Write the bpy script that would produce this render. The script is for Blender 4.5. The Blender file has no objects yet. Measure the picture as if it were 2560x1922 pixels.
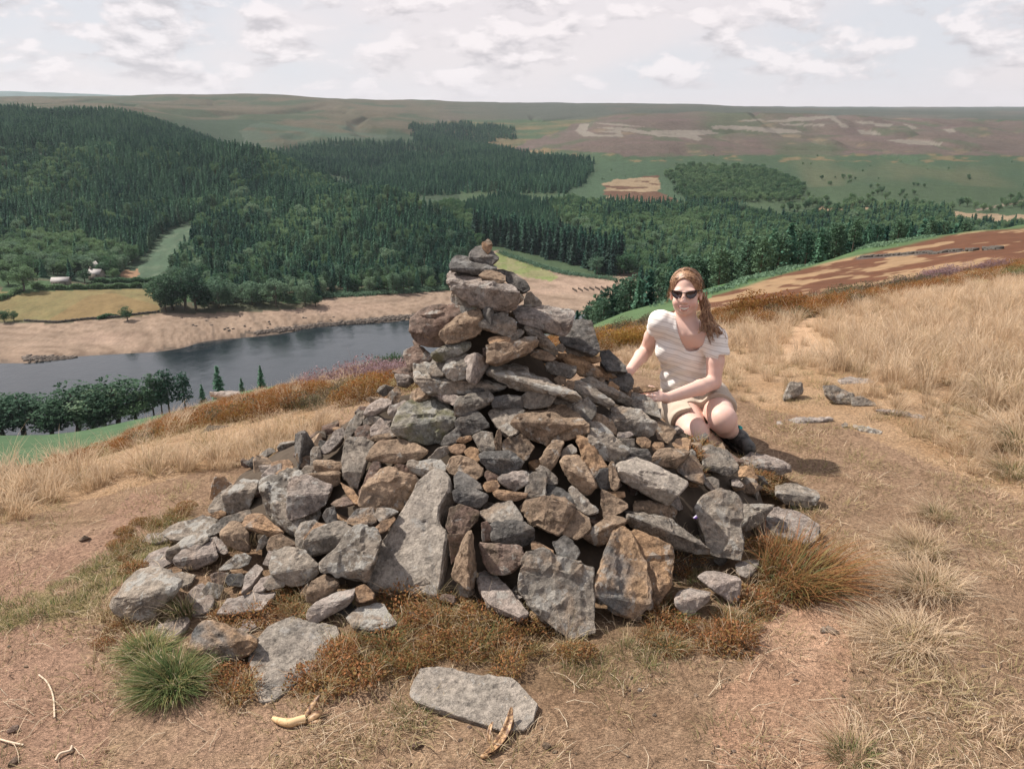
import bpy, bmesh, math, random
import numpy as np
from mathutils import Vector, Matrix, noise as mnoise
from mathutils.bvhtree import BVHTree

# ------------------------------------------------------------ camera, sky, sun, exposure
scene = bpy.context.scene
COL = scene.collection
PITCH = math.radians(18.7)
FPX = 2009.0                      # focal length in pixels of a 2560 px wide picture
CAMZ = 1.65
cam_data = bpy.data.cameras.new("camera")
cam_data.sensor_width = 36.0
cam_data.lens = 36.0 * FPX / 2560.0
cam_data.clip_start = 0.05
cam_data.clip_end = 40000
cam = bpy.data.objects.new("camera", cam_data)
cam.location = (0, 0, CAMZ)
cam.rotation_euler = (math.pi / 2 - PITCH, 0, 0)
COL.objects.link(cam)
scene.camera = cam

SUN_EL = math.radians(50)
SUN_AZ = math.radians(-66)        # compass style, from +Y clockwise: beyond the cairn on the left
sun_dir = Vector((math.sin(SUN_AZ) * math.cos(SUN_EL), math.cos(SUN_AZ) * math.cos(SUN_EL), math.sin(SUN_EL)))
sun_data = bpy.data.lights.new("sun", "SUN")
sun_data.energy = 4.7
sun_data.angle = math.radians(0.9)
sun_data.color = (1.0, 0.94, 0.86)
sun = bpy.data.objects.new("sun", sun_data)
sun.rotation_euler = sun_dir.to_track_quat('Z', 'Y').to_euler()
sun.location = (-20, 0, 30)
COL.objects.link(sun)

scene.view_settings.view_transform = 'Standard'
scene.view_settings.look = 'None'
scene.view_settings.exposure = 0.60
scene.view_settings.gamma = 1.0
scene.cycles.max_bounces = 5
scene.cycles.diffuse_bounces = 3
scene.cycles.transparent_max_bounces = 8
scene.cycles.volume_bounces = 0
scene.cycles.use_denoising = True

class NT:
    """tiny helper round a node tree"""
    def __init__(self, tree):
        self.t = tree; self.n = tree.nodes; self.l = tree.links
    def new(self, kind, **kw):
        nd = self.n.new(kind)
        for k, v in kw.items():
            if k.startswith('in_'):
                key = k[3:]
                key = int(key) if key.isdigit() else key.replace('_', ' ')
                self.set(nd, key, v)
            else:
                setattr(nd, k, v)
        return nd
    def set(self, nd, key, v):
        if isinstance(v, bpy.types.NodeSocket): self.l.new(v, nd.inputs[key])
        else: nd.inputs[key].default_value = v
    def math(self, op, a, b=0.0, c=None, clamp=False):
        nd = self.n.new('ShaderNodeMath'); nd.operation = op; nd.use_clamp = clamp
        self.set(nd, 0, a); self.set(nd, 1, b)
        if c is not None: self.set(nd, 2, c)
        return nd.outputs[0]
    def vmath(self, op, a, b=(0, 0, 0)):
        nd = self.n.new('ShaderNodeVectorMath'); nd.operation = op
        self.set(nd, 0, a)
        if op == 'SCALE': self.set(nd, 3, b)
        else: self.set(nd, 1, b)
        return nd.outputs[0]
    def noise(self, vec, scale, detail=4.0, rough=0.55, dist=0.0, col=False):
        nd = self.n.new('ShaderNodeTexNoise')
        self.set(nd, 'Vector', vec); self.set(nd, 'Scale', scale); self.set(nd, 'Detail', detail)
        self.set(nd, 'Roughness', rough); self.set(nd, 'Distortion', dist)
        return nd.outputs['Color' if col else 'Fac']
    def ramp(self, fac, lo, hi):
        nd = self.n.new('ShaderNodeMapRange'); nd.interpolation_type = 'SMOOTHSTEP'
        self.set(nd, 'Value', fac); self.set(nd, 'From Min', lo); self.set(nd, 'From Max', hi)
        return nd.outputs[0]
    def mix(self, fac, a, b, mode='MIX'):
        nd = self.n.new('ShaderNodeMix'); nd.data_type = 'RGBA'; nd.blend_type = mode
        self.set(nd, 0, fac); self.set(nd, 6, a); self.set(nd, 7, b)
        return nd.outputs[2]

def c4(c): return (c[0], c[1], c[2], 1.0)

world = bpy.data.worlds.new("World")
scene.world = world
world.use_nodes = True
w = NT(world.node_tree); w.n.clear()
wout = w.new('ShaderNodeOutputWorld')
sky = w.new('ShaderNodeTexSky', sky_type='NISHITA', sun_disc=False, sun_elevation=SUN_EL, sun_rotation=SUN_AZ,
            altitude=400.0, air_density=1.0, dust_density=1.5, ozone_density=1.0)
bg_sky = w.new('ShaderNodeBackground', in_Color=sky.outputs[0], in_Strength=0.10)
geo = w.new('ShaderNodeTexCoord')
sep = w.new('ShaderNodeSeparateXYZ', in_0=geo.outputs['Generated'])
dirv = geo.outputs['Generated']
st_ = w.vmath('MULTIPLY', dirv, (1.0, 1.0, 2.3))
def cl(off, sc, det=7, rg_=.56): return w.noise(w.vmath('ADD', st_, off), sc, det, rg_, 0.15)
big = cl((3.1, 1.7, .4), 2.6, 4, .5)
n0 = cl((4, 0, 0), 13.5); nup = cl((4, 0, .030), 13.5)            # density here and a little higher
m0 = cl((5, 2, 1), 20.0, 6)
lit = w.math('ADD', .5, w.math('MULTIPLY', w.math('SUBTRACT', n0, nup), 6.0), clamp=True)
dens = w.ramp(w.math('ADD', w.math('MULTIPLY', n0, .7), w.math('MULTIPLY', m0, .3)), .47, .57)
gap = w.math('MULTIPLY', w.ramp(big, .60, .44), w.math('SUBTRACT', 1.0, w.math('MULTIPLY', dens, .5)))
sheet = w.mix(gap, (.570, .525, .535, 1), (.500, .500, .530, 1))     # thin high veil, bluer in the gaps
body = w.mix(lit, (.315, .300, .322, 1), (.690, .640, .642, 1))
ccol = w.mix(w.math('MULTIPLY', dens, .60), sheet, body)
lowh = w.ramp(sep.outputs[2], 0.0, 0.05)
ccol = w.mix(lowh, (.560, .515, .525, 1), ccol)
hi = w.ramp(sep.outputs[2], 0.30, 0.62)      # broken cloud overhead, more blue
bg_cl = w.new('ShaderNodeBackground', in_Color=ccol, in_Strength=1.0)
cover = w.math('SUBTRACT', 1.0, w.math('MULTIPLY', w.math('SUBTRACT', 1.0, w.math('MULTIPLY', dens, .6)), w.math('ADD', .06, w.math('MULTIPLY', hi, .42))))
wm = w.new('ShaderNodeMixShader', in_0=cover, in_1=bg_sky.outputs[0], in_2=bg_cl.outputs[0])
w.l.new(wm.outputs[0], wout.inputs[0])

# ------------------------------------------------------------ common helpers
HAZE_D = 0.000032
SP, CP = math.sin(PITCH), math.cos(PITCH)
def pix(x, y, Y=None, z=None):
    """point of the place seen at photo pixel x, y, either at forward distance Y or at height z"""
    dx = (x - 1280) / FPX; dy = (961 - y) / FPX
    fx, fy, fz = dx, CP + dy * SP, -SP + dy * CP
    k = Y / fy if Y is not None else (z - CAMZ) / fz
    return Vector((fx * k, fy * k, CAMZ + fz * k))
def project(x, y, z):
    z = z - CAMZ
    d = y * CP - z * SP
    u = y * SP + z * CP
    return 1280 + FPX * x / d, 961 - FPX * u / d

def tag(o, label=None, cat=None, group=None, kind=None):
    if label: o["label"] = label
    if cat: o["category"] = cat
    if group: o["group"] = group
    if kind: o["kind"] = kind
    return o

def mesh_np(name, V, F, mat=None, parent=None, smooth=True, colors=None, matidx=None):
    """V (n,3), F list of (m,k) arrays of one k each; colors (n,3) per vertex"""
    if not isinstance(F, (list, tuple)): F = [F]
    me = bpy.data.meshes.new(name)
    V = np.asarray(V, dtype=np.float32)
    me.vertices.add(len(V)); me.vertices.foreach_set('co', V.ravel())
    F = [np.asarray(f, dtype=np.int32) for f in F if len(f)]
    tot = sum(f.size for f in F); nf = sum(len(f) for f in F)
    me.loops.add(tot); me.polygons.add(nf)
    me.loops.foreach_set('vertex_index', np.concatenate([f.ravel() for f in F]))
    st = []; s = 0
    for f in F:
        st.append(s + np.arange(len(f), dtype=np.int32) * f.shape[1]); s += f.size
    me.polygons.foreach_set('loop_start', np.concatenate(st))
    me.update(calc_edges=True)
    me.validate()
    if smooth: me.polygons.foreach_set('use_smooth', np.ones(len(me.polygons), dtype=bool))
    if colors is not None:
        ca = me.color_attributes.new('Col', 'FLOAT_COLOR', 'POINT')
        c = np.ones((len(V), 4), dtype=np.float32); c[:, :3] = colors
        ca.data.foreach_set('color', c.ravel())
    o = bpy.data.objects.new(name, me)
    if mat: me.materials.append(mat)
    COL.objects.link(o)
    if parent: o.parent = parent
    return o

def empty(name, loc=(0, 0, 0)):
    o = bpy.data.objects.new(name, None); o.location = loc; o.empty_display_size = 0.1
    COL.objects.link(o); return o

def vnoise(x, y, seed=0):
    """smooth value noise, numpy, about -1..1"""
    xi = np.floor(x).astype(np.int64); yi = np.floor(y).astype(np.int64)
    xf = x - xi; yf = y - yi
    def h(a, b):
        n = (a * 374761393 + b * 668265263 + seed * 1442695041) & 0xffffffff
        n = ((n ^ (n >> 13)) * 1274126177) & 0xffffffff
        n = n ^ (n >> 16)
        return (n & 0xffff) / 32767.5 - 1.0
    u = xf * xf * (3 - 2 * xf); v = yf * yf * (3 - 2 * yf)
    return (h(xi, yi) * (1 - u) + h(xi + 1, yi) * u) * (1 - v) + (h(xi, yi + 1) * (1 - u) + h(xi + 1, yi + 1) * u) * v
def fbm(x, y, oct=4, seed=0, gain=0.5):
    s = 0; a = 1; t = 0
    for i in range(oct):
        s = s + a * vnoise(x * 2 ** i + 17.3 * i, y * 2 ** i + 9.1 * i, seed + i); t += a; a *= gain
    return s / t
def sstep(v, a, b):
    q = np.clip((v - a) / (b - a), 0, 1); return q * q * (3 - 2 * q)
def inpoly(px, py, poly):
    """vectorised point in polygon"""
    inside = np.zeros(np.shape(px), dtype=bool)
    n = len(poly)
    for i in range(n):
        x1, y1 = poly[i]; x2, y2 = poly[(i + 1) % n]
        if y1 == y2: continue
        c = ((y1 > py) != (y2 > py)) & (px < (x2 - x1) * (py - y1) / (y2 - y1) + x1)
        inside ^= c
    return inside
def D(poly, k=2560 / 2212.0):       # polygon read off the 2212 px wide view -> photo pixels
    return [(x * k, y * k) for x, y in poly]

def material(name, rough=0.9, spec=0.2):
    m = bpy.data.materials.new(name); m.use_nodes = True
    t = NT(m.node_tree)
    b = m.node_tree.nodes['Principled BSDF']
    b.inputs['Roughness'].default_value = rough
    b.inputs['Specular IOR Level'].default_value = spec
    return m, t, b
# ------------------------------------------------------------ terrain: one sheet from behind the camera to the horizon
def zrow(Y, y):                       # height that is seen at photo row y when it stands at forward distance Y
    return CAMZ + Y * np.tan(-PITCH + np.arctan((961 - y) / FPX))
def R(*kn):                           # knots (Y, row) or (Y, 'z', height)
    out = []
    for k in kn:
        out.append((k[0], k[2]) if k[1] == 'z' else (k[0], float(zrow(k[0], k[1]))))
    return out
BED = -126.0
WATER = -120.0
FAR_R = [(9000, 'z', 60)]
COLS = {
 0:    R((3,'z',0),(4,'z',-.28),(6,1160),(8.5,1146),(14,1185),(60,1165),(110,1112),(160,1096),(250,1088),(292,'z',-121),(305,'z',BED),(375,'z',BED),(393,'z',-120),(454,812),(520,735),(560,694),(700,600),(850,500),(1000,410),(1150,345),(1250,330),(1500,287),(2500,264),(4000,244),(4600,'z',60),(8000,229),(10000,'z',200)),
 320:  R((3,'z',0),(4,'z',-.12),(6,1085),(10,1047),(16,1085),(60,1080),(110,1060),(160,1050),(270,1050),(300,'z',-121),(312,'z',BED),(395,'z',BED),(412,'z',-120),(465,787),(540,727),(600,690),(700,620),(850,520),(1000,430),(1150,365),(1250,345),(1500,298),(2600,262),(4000,243),(4600,'z',60),(8000,240),(10000,'z',100)),
 640:  R((3,'z',0),(5,'z',-.25),(8,985),(11,963),(18,1000),(60,1000),(130,990),(270,990),(305,'z',-121),(320,'z',BED),(430,'z',BED),(446,'z',-120),(500,758),(600,680),(750,590),(900,510),(1050,430),(1150,385),(1300,400),(1700,378),(2200,318),(3000,268),(4000,236),(5000,'z',60),(8000,252),(10000,'z',60)),
 960:  R((3,'z',0),(5,'z',-.12),(8,930),(12,897),(20,930),(60,945),(150,940),(280,960),(320,'z',-121),(335,'z',BED),(462,'z',BED),(478,'z',-120),(530,736),(600,690),(700,620),(800,550),(900,490),(1000,505),(1200,482),(1600,422),(2000,358),(2600,312),(3500,266),(4500,249),(6000,'z',50),(10000,'z',60)),
 1280: R((3,'z',0),(5,'z',-.08),(8,'z',-.7),(13,850),(24,880),(60,900),(150,900),(300,'z',-105),(350,'z',-121),(362,'z',BED),(480,'z',BED),(500,'z',-120),(600,'z',-118.5),(700,632),(900,545),(1150,481),(1450,432),(1800,392),(2050,374),(2350,372),(2900,318),(3600,278),(4800,257),(6500,'z',50),(10000,'z',60)),
 1600: R((3,'z',0),(5,'z',-.08),(8,'z',-.55),(14,795),(30,806),(60,786),(90,774),(140,805),(300,'z',-90),(450,'z',-119),(500,'z',-119.5),(611,684),(690,640),(790,590),(1000,520),(1250,460),(1500,410),(1900,350),(2400,300),(2700,284),(3000,283),(4500,259),(7000,'z',50),(10000,'z',60)),
 1920: R((3,'z',0),(5,'z',-.08),(8,'z',-.5),(12,'z',-1.05),(16,760),(28,763),(60,735),(110,686),(150,722),(300,'z',-75),(450,'z',-110),(560,'z',-115),(800,590),(1000,520),(1250,460),(1500,415),(1900,365),(2400,318),(2900,285),(3300,286),(4500,273),(7000,'z',40),(10000,'z',60)),
 2240: R((3,'z',0),(5,'z',-.05),(8,'z',-.35),(12,'z',-.95),(20,712),(30,716),(60,690),(110,636),(170,603),(190,'z',-34),(225,'z',-45),(400,'z',-97),(600,'z',-112),(850,556),(1150,470),(1500,415),(1900,370),(2400,322),(2900,296),(3300,297),(4500,281),(7000,'z',30),(10000,'z',60)),
 2560: R((3,'z',0),(5,'z',.0),(8,'z',-.12),(14,'z',-1.0),(25,648),(36,655),(70,628),(120,598),(220,562),(300,600),(450,'z',-100),(650,'z',-110),(900,545),(1150,482),(1500,425),(1900,378),(2400,330),(2900,302),(3300,300),(4500,287),(7000,'z',30),(10000,'z',60)),
}
COLS[-700] = [(Y, z - (0.0 if Y < 5 else 0.6)) for Y, z in COLS[0]]
COLS[3300] = [(Y, z + (0.0 if Y < 5 else 0.4)) for Y, z in COLS[2560]]

def pchip(xk, yk, x):
    """monotone cubic, numpy; yk may be (n,) or (n,m) with x (m2,)"""
    xk = np.asarray(xk, float); yk = np.asarray(yk, float)
    if yk.ndim == 1: yk = yk[:, None]
    h = np.diff(xk)[:, None]; d = np.diff(yk, axis=0) / h
    m = np.zeros_like(yk)
    w1 = 2 * h[1:] + h[:-1]; w2 = h[1:] + 2 * h[:-1]
    ok = d[1:] * d[:-1] > 0
    with np.errstate(divide='ignore', invalid='ignore'):
        mm = (w1 + w2) / (w1 / d[:-1] + w2 / d[1:])
    m[1:-1] = np.where(ok, mm, 0); m[0] = d[0]; m[-1] = d[-1]
    i = np.clip(np.searchsorted(xk, x) - 1, 0, len(xk) - 2)
    t = ((x - xk[i]) / (xk[i + 1] - xk[i]))[:, None]
    hh = h[i]
    return ((2*t**3-3*t**2+1)*yk[i] + (t**3-2*t**2+t)*hh*m[i] + (-2*t**3+3*t**2)*yk[i+1] + (t**3-t**2)*hh*m[i+1])

LOGY = np.linspace(math.log(3.0), math.log(10000.0), 1400)
_cx = sorted(COLS)
_tc = np.array([(c - 1280) / FPX for c in _cx])
_tab = np.stack([pchip([math.log(k[0]) for k in COLS[c]], [k[1] for k in COLS[c]], LOGY)[:, 0] for c in _cx])   # (ncol, nY)
TT = np.linspace(_tc[0], _tc[-1], 1400)
ZT = pchip(_tc, _tab, TT)             # (nT, nY)
# the columns were read at the horizontal picture line; fold in relief the columns cannot carry
_Yg = np.exp(LOGY)[None, :]; _Xg = TT[:, None] * _Yg
ZT = ZT + 5.5 * sstep(_Yg, 600, 760) * (1 - sstep(_Yg, 1300, 1700)) * fbm(_Xg / 95.0 + _Yg / 300.0, _Yg / 210.0, 2, 33) * (1 - sstep(_Xg, -60, 60))
amp = 1.4 * sstep(_Yg, 560, 900) + 9 * sstep(_Yg, 1300, 2600)
ZT = ZT + amp * fbm(_Xg / 260.0, _Yg / 260.0, 4, 3)
gul = np.abs(fbm(_Xg / 330.0 + 4, _Yg / 700.0, 3, 8))
ZT = ZT - (1 - sstep(gul, 0, 0.16)) * 14 * sstep(_Yg, 1250, 1900) * (1 - sstep(_Yg, 2900, 3600))
ZT = ZT + (0.35 * fbm(_Xg / 9.0, _Yg / 9.0, 3, 5)) * sstep(_Yg, 28, 60) * (1 - sstep(_Yg, 280, 380))
def Hgt(x, Y):
    x = np.asarray(x, float); Y = np.asarray(Y, float)
    t = x / np.maximum(Y, 3.0); lt = np.log(np.clip(Y, 3.0, 9999.0))
    a = np.clip((t - TT[0]) / (TT[1] - TT[0]), 0, len(TT) - 1.001); b = np.clip((lt - LOGY[0]) / (LOGY[1] - LOGY[0]), 0, len(LOGY) - 1.001)
    i = a.astype(int); j = b.astype(int); a = a - i; b = b - j
    z = (ZT[i, j]*(1-a)+ZT[i+1, j]*a)*(1-b) + (ZT[i, j+1]*(1-a)+ZT[i+1, j+1]*a)*b
    near = 1 - sstep(Y, 9, 22)
    z = z - np.interp(t, [-.68, -.58, -.45, -.22, -.08], [.28, .23, .13, .14, .25]) * sstep(Y, 4.6, 8.0) * (1 - sstep(Y, 26, 34)) * (1 - .35 * sstep(t, .1, .5))   # the plants on the brow stand on this
    z = z + near * (0.030 * fbm(x * 0.9, Y * 0.9, 4, 11) + 0.012 * fbm(x * 5, Y * 5, 3, 21))
    return z

def grid_sheet():
    u = np.concatenate([np.linspace(-1.75, -0.76, 90, endpoint=False), np.linspace(-0.76, 0.76, 1000), np.linspace(0.76, 1.75, 91)[1:]])
    ys = [-6.0]
    while ys[-1] < 9900:
        y = ys[-1]
        if y < 1.2: s = 0.05 if y > 0.6 else 0.25
        elif y < 16: s = 0.012 + 0.0075 * (y - 1) * 1.3
        elif y < 380: s = y * 0.012
        elif y < 1400: s = 3.2 + (y - 380) * 0.002
        else: s = y * 0.006
        ys.append(y + s)
    ys = np.array(ys)
    Yg, U = np.meshgrid(ys, u, indexing='ij')
    X = U * (np.maximum(Yg, 0.0) + 1.9)
    return X, Yg
X_, Y_ = grid_sheet()
Z_ = Hgt(X_, Y_)
NR, NC = X_.shape
# ------------------------------------------------------------ what covers the ground (regions, then colours)
REG = {   # name: (outline in photo pixels, nearest Y, farthest Y)
 'sand':   (D([(-300,720),(0,700),(60,697),(120,699),(210,690),(300,684),(345,676),(400,678),(560,673),(650,667),(705,645),(760,641),(975,627),(1050,625),(1058,545),(1075,540),(1120,556),(1180,580),(1230,594),(1300,596),(1385,588),(1420,600),(1420,760),(700,800),(-300,860)]), 375, 760),
 'field':  (D([(-200,640),(0,628),(40,636),(80,630),(120,628),(200,626),(335,624),(350,640),(346,674),(300,682),(210,688),(120,697),(60,693),(0,694),(-200,700)]), 430, 620),
 'yard':   (D([(262,585),(300,583),(296,602),(262,600)]), 480, 640),
 'clear':  (D([(296,600),(300,578),(332,545),(352,510),(395,488),(425,488),(395,545),(350,590),(340,610),(300,606)]), 480, 900),
 'gully':  (D([(520,285),(560,262),(650,262),(760,270),(840,285),(830,300),(640,305),(640,330),(560,322),(530,318)]), 1100, 3000),
 'bank':   (D([(0,690),(0,600),(640,655),(700,640),(975,625),(975,600),(690,630)]), 500, 560),
 'brack':  (D([(1080,330),(1190,262),(1290,320),(1400,345),(1500,335),(1700,345),(1850,330),(2000,345),(2212,330),(2600,330),(2600,480),(2212,470),(2000,470),(1700,500),(1450,470),(1200,440),(1290,380)]), 900, 3200),
 'slope':  (D([(1190,425),(1290,372),(1295,345),(1440,355),(1480,420),(1470,450),(1300,450),(1230,440)]), 900, 2600),
 'burnt':  (D([(1303,398),(1340,386),(1420,381),(1428,398),(1425,412),(1462,434),(1466,446),(1400,449),(1302,444),(1310,425)]), 900, 2600),
 'paddock':(D([(2040,458),(2110,459),(2260,470),(2400,470),(2400,492),(2160,485),(2090,470),(2050,474)]), 600, 1400),
 'strip':  (D([(1765,449),(1920,447),(1925,457),(1765,457)]), 600, 1500),
 'heather':(D([(1090,330),(1160,300),(1240,268),(1330,250),(1500,243),(1700,246),(1900,252),(2212,262),(2700,262),(2700,345),(2000,335),(1700,335),(1500,335),(1390,340),(1300,330),(1180,320)]), 1500, 3400),
}
BURN = [D(p) for p in (
 [(1243,283),(1254,268),(1275,268),(1266,283),(1290,291),(1325,292),(1335,289),(1290,284),(1340,281),(1345,296),(1260,295)],
 [(1270,265),(1340,268),(1396,275),(1330,272)], [(1290,276),(1340,275),(1420,287),(1440,292),(1400,291)],
 [(1405,282),(1530,281),(1550,289),(1500,293),(1420,289)], [(1535,272),(1600,272),(1720,281),(1735,287),(1680,288),(1600,280),(1540,279)],
 [(1405,291),(1500,291),(1520,300),(1510,305),(1480,298),(1420,295)], [(1390,288),(1470,286),(1480,291)],
 [(1650,262),(1720,255),(1760,255),(1690,265)], [(1700,255),(1800,250),(1810,254),(1735,262)], [(1792,255),(1803,254),(1835,276),(1823,277)],
 [(1680,267),(1780,268),(1785,272),(1690,271)], [(1600,260),(1640,258),(1650,261),(1610,263)], [(1850,280),(1890,284),(1905,292),(1860,291)],
 [(1880,265),(1930,268),(1920,275),(1890,272)], [(1950,265),(1985,277),(1970,279)], [(2040,280),(2060,278),(2065,286),(2050,288)],
 [(1910,302),(1990,303),(2035,309),(2030,315),(1960,312)], [(1845,262),(1880,262),(1900,268),(1860,268)])]

def cover(x, Y, z):
    """albedo of the ground for points of the terrain (arrays)"""
    Yp = np.maximum(Y, 0.6)
    px, py = project(x, Yp, z)
    wx = px + 14 * fbm(px / 30.0, py / 9.0, 3, 31) * sstep(Y, 300, 500); wy = py + 5 * fbm(px / 26.0, py / 8.0, 3, 41) * sstep(Y, 300, 500)
    n_big = fbm(x / (40 + Y * .1), Y / (60 + Y * .1), 4, 51)
    n_mid = fbm(x / 9.0, Y / 14.0, 4, 52)
    n_str = fbm(px / 120.0, py / 7.0, 4, 53)
    C = np.zeros(x.shape + (3,)); 
    def put(m, c):
        m = np.asarray(m, float)[..., None]
        C[...] = C * (1 - m) + np.asarray(c) * m
    def reg(name, soft=True, warp=True):
        p, a, b = REG[name]
        return inpoly(wx if warp else px, wy if warp else py, p) & (Y > a) & (Y < b)
    # far moor
    put(np.ones(x.shape), (.118, .106, .068))
    put(sstep(n_big, -.1, .5), (.082, .094, .06))
    put(sstep(n_str, .1, .6) * .7, (.16, .128, .082))
    mo = fbm(x / 120., Y / 190., 4, 57)
    put(sstep(mo, .02, .30) * .8, (.062, .092, .050)); put(sstep(-mo, .15, .4) * .6, (.155, .125, .085)); put(inpoly(wx, wy, D([(1125,278),(1200,256),(1290,240),(1250,262),(1180,287)])) & (Y > 1900), (.085, .145, .08))
    put(sstep(Y, 5200, 6200), (.16, .22, .21))  # farthest hills tinted bluish: distance haze put into their colour
    # the plateau darkens to blue green heather right of the dale head
    put(sstep(Y, 2700, 3000) * sstep(px + 60 * n_big, 900, 1350), (.095, .105, .082))
    put(((Y > 2900) & (px > 1100)) * sstep(n_str, 0, .5) * .6, (.15, .125, .10))
    # side valley and bracken
    put(reg('gully') * .7 * sstep(fbm(x / 90., Y / 120., 3, 67), -.5, .1), (.075, .125, .085)); put(reg('gully') * sstep(n_big, .1, .4), (.16, .12, .08))
    put((Y > 560) & (Y < 2500) & (px < 1300) & (py > 300) & ~reg('gully'), (.055, .085, .05))
    put((Y > 560) & (Y < 3200) & (px >= 1150) & (py > 300), (.075, .115, .06))
    edge = (px > 1120) & (px < 1500) & (Y > 1500) & (Y < 3000) & (py > 300) & (py < 400)
    put(edge * sstep(n_str, -.3, .3), (.20, .155, .085))
    h = reg('heather')
    put(h, (.150, .116, .095)); put(h * sstep(n_str, .0, .5) * .7, (.18, .128, .115)); put(h * sstep(n_big, .05, .4) * .75, (.095, .118, .066)); put(h * sstep(fbm(x / 70., Y / 160., 4, 79), .1, .35) * .7, (.10, .12, .07))
    put(h * sstep(fbm(px / 60., py / 10., 3, 77), .35, .6) * .6, (.25, .19, .12))
    low = (px > 1250) & (Y > 1200) & (Y < 2600) & ~h
    put(low * (wy > 330 * 1.157) * sstep(n_mid + n_str, -1, .3), (.072, .118, .065))
    put(low * (wy > 330 * 1.157) * sstep(n_big, .2, .6) * .6, (.15, .15, .085))
    put(low * (wy > 372) * (wy < 405) * sstep(fbm(px / 40., py / 9., 3, 78), .1, .4) * .7, (.26, .185, .10))
    for b in BURN: put(inpoly(px + 3 * vnoise(px / 9, py / 4, 5), py + .9 * vnoise(px / 8, py / 5, 6), b) & (Y > 1500) & (Y < 3600), (.265, .232, .19))
    put(reg('slope') * .85, (.075, .125, .072))
    b = reg('burnt'); put(b, (.36, .27, .17)); put(b & (n_str + .25 * n_mid > -.12), (.155, .085, .055))
    put(reg('paddock'), (.36, .265, .17)); put(reg('strip'), (.36, .255, .16))
    rd = np.abs(py - (503 + (2560 - px) * .19)) < 3.2
    put(rd & (px > 2440) & (Y > 900) & (Y < 1700), (.30, .24, .18))
    # reservoir bed and shore
    s = (Y > 370) & (Y < 760) & (z < -100)
    put(reg('bank'), (.07, .12, .055))
    s = reg('sand', warp=False) | ((z < -119) & (Y > 280) & (Y < 760))
    band = fbm(x / 300.0, (z + 120) * 1.6 + x * .002, 3, 61)
    put(s, (.315, .228, .165)); put(s * sstep(band, .05, .5) * .5, (.235, .165, .12))
    lines = np.sin((z + 120) * 9 + 3 * fbm(x / 120.0, Y / 90, 3, 65)) + .8 * fbm(x / 40., Y / 6., 3, 66)
    put(s * sstep(lines, .4, 1.1) * .75, (.20, .14, .10)); put(s * sstep(-lines, .6, 1.2) * .35, (.40, .30, .225)); put(s * sstep(fbm(x / 60, Y / 25, 3, 62), .2, .6) * .4, (.44, .31, .235))
    gp = inpoly(px, py + 4 * n_mid, D([(1068,548),(1085,545),(1130,566),(1180,580),(1208,598),(1190,608),(1140,600),(1090,585),(1066,575)]))
    put(s & gp, (.25, .24, .12)); put(s & gp & (n_mid > -.05), (.20, .23, .09))
    rock = (z < -118.3) & (z > -121) & (Y > 375) & (px > 600) & (px < 1100)
    put(rock * sstep(fbm(x / 6, Y / 3, 3, 63), -.25, .05) * .85, (.075, .062, .052))
    rock2 = (z < -119.2) & (z > -121) & (Y > 375) & (px <= 600)
    put(rock2 * sstep(fbm(x / 9, Y / 3, 3, 64), .0, .2) * .7, (.10, .082, .066))
    wet = (z < -119.6) & (z > -122) & (Y > 375); put(wet * .5, (.13, .10, .08))
    # narrow darker streaks running down the bare shore
    for (x0, y0, x1, y1, wd) in ((465, 810, 545, 850, 4), (520, 790, 540, 850, 3), (620, 775, 665, 840, 4.5), (790, 775, 820, 815, 4), (700, 772, 760, 830, 3)):
        t = np.clip(((px - x0) * (x1 - x0) + (py - y0) * (y1 - y0)) / ((x1 - x0) ** 2 + (y1 - y0) ** 2), 0, 1)
        dd = np.hypot(px - x0 - t * (x1 - x0) + 5 * vnoise(py / 11, px * 0, 9), py - y0 - t * (y1 - y0))
        put(s * (1 - sstep(dd, wd * .3, wd * 1.3)) * .7, (.17, .125, .095))
    f = reg('field', warp=False)
    put(f, (.245, .195, .090)); put(f * sstep(n_mid, -.2, .4) * .6, (.20, .18, .08)); put(f & inpoly(px, py, D([(100,694),(190,640),(240,632),(344,660),(340,676),(210,690)])), (.25, .175, .08))
    put(f * (np.abs(py - 727 - (px - 230) * .09) < 2.0) * (px > 220) * .6, (.17, .13, .06))
    put(reg('yard'), (.33, .20, .12)); put(reg('clear'), (.09, .140, .088)); put(reg('clear') * sstep(n_mid, 0, .5) * .6, (.15, .19, .125))
    # near bank: bracken and rough grass going down to the water
    nb = (Y > 26) & (Y < 300) & (z < -6)
    put(nb & (px < 1500), (.07, .125, .06))
    put((nb & (px < 1500)) * sstep(fbm(x / 2.2, Y / 5, 3, 71), 0, .5) * .5, (.11, .175, .09))
    # brown and straw slope on the right
    B = (Y > 20) & (Y < 330) & (px > 1330) & (z > -60)
    st = fbm(x / 9.0 - Y / 40.0 + 3, Y / 11.0 + x / 50.0, 5, 72, .6)
    st2 = fbm(px / 90.0, py / 9.0 + px / 60.0, 3, 75)
    put(B, (.315, .205, .115)); 
    pat = sstep(.8 * st + 1.3 * st2 + .20, -.06, .12)
    put(B * pat, (.135, .060, .033))
    top = np.interp(px, [1280, 1540, 1600, 1800, 1960, 2200, 2410, 2560, 3000], [800, 792, 775, 727, 676, 616, 573, 561, 545])
    put(B * (1 - sstep(py - top, 5 + 4 * n_mid, 13 + 4 * n_mid)), (.09, .145, .062)); put(B & (py < top - 1), (.07, .14, .05))
    put(B & (px < 1780) & (py < top + 30 - (px - 1600) * .1), (.095, .155, .068))
    wl = np.abs(py - np.interp(px, [2150, 2300, 2400, 2700], [646, 634, 628, 620])) < 3
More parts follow.
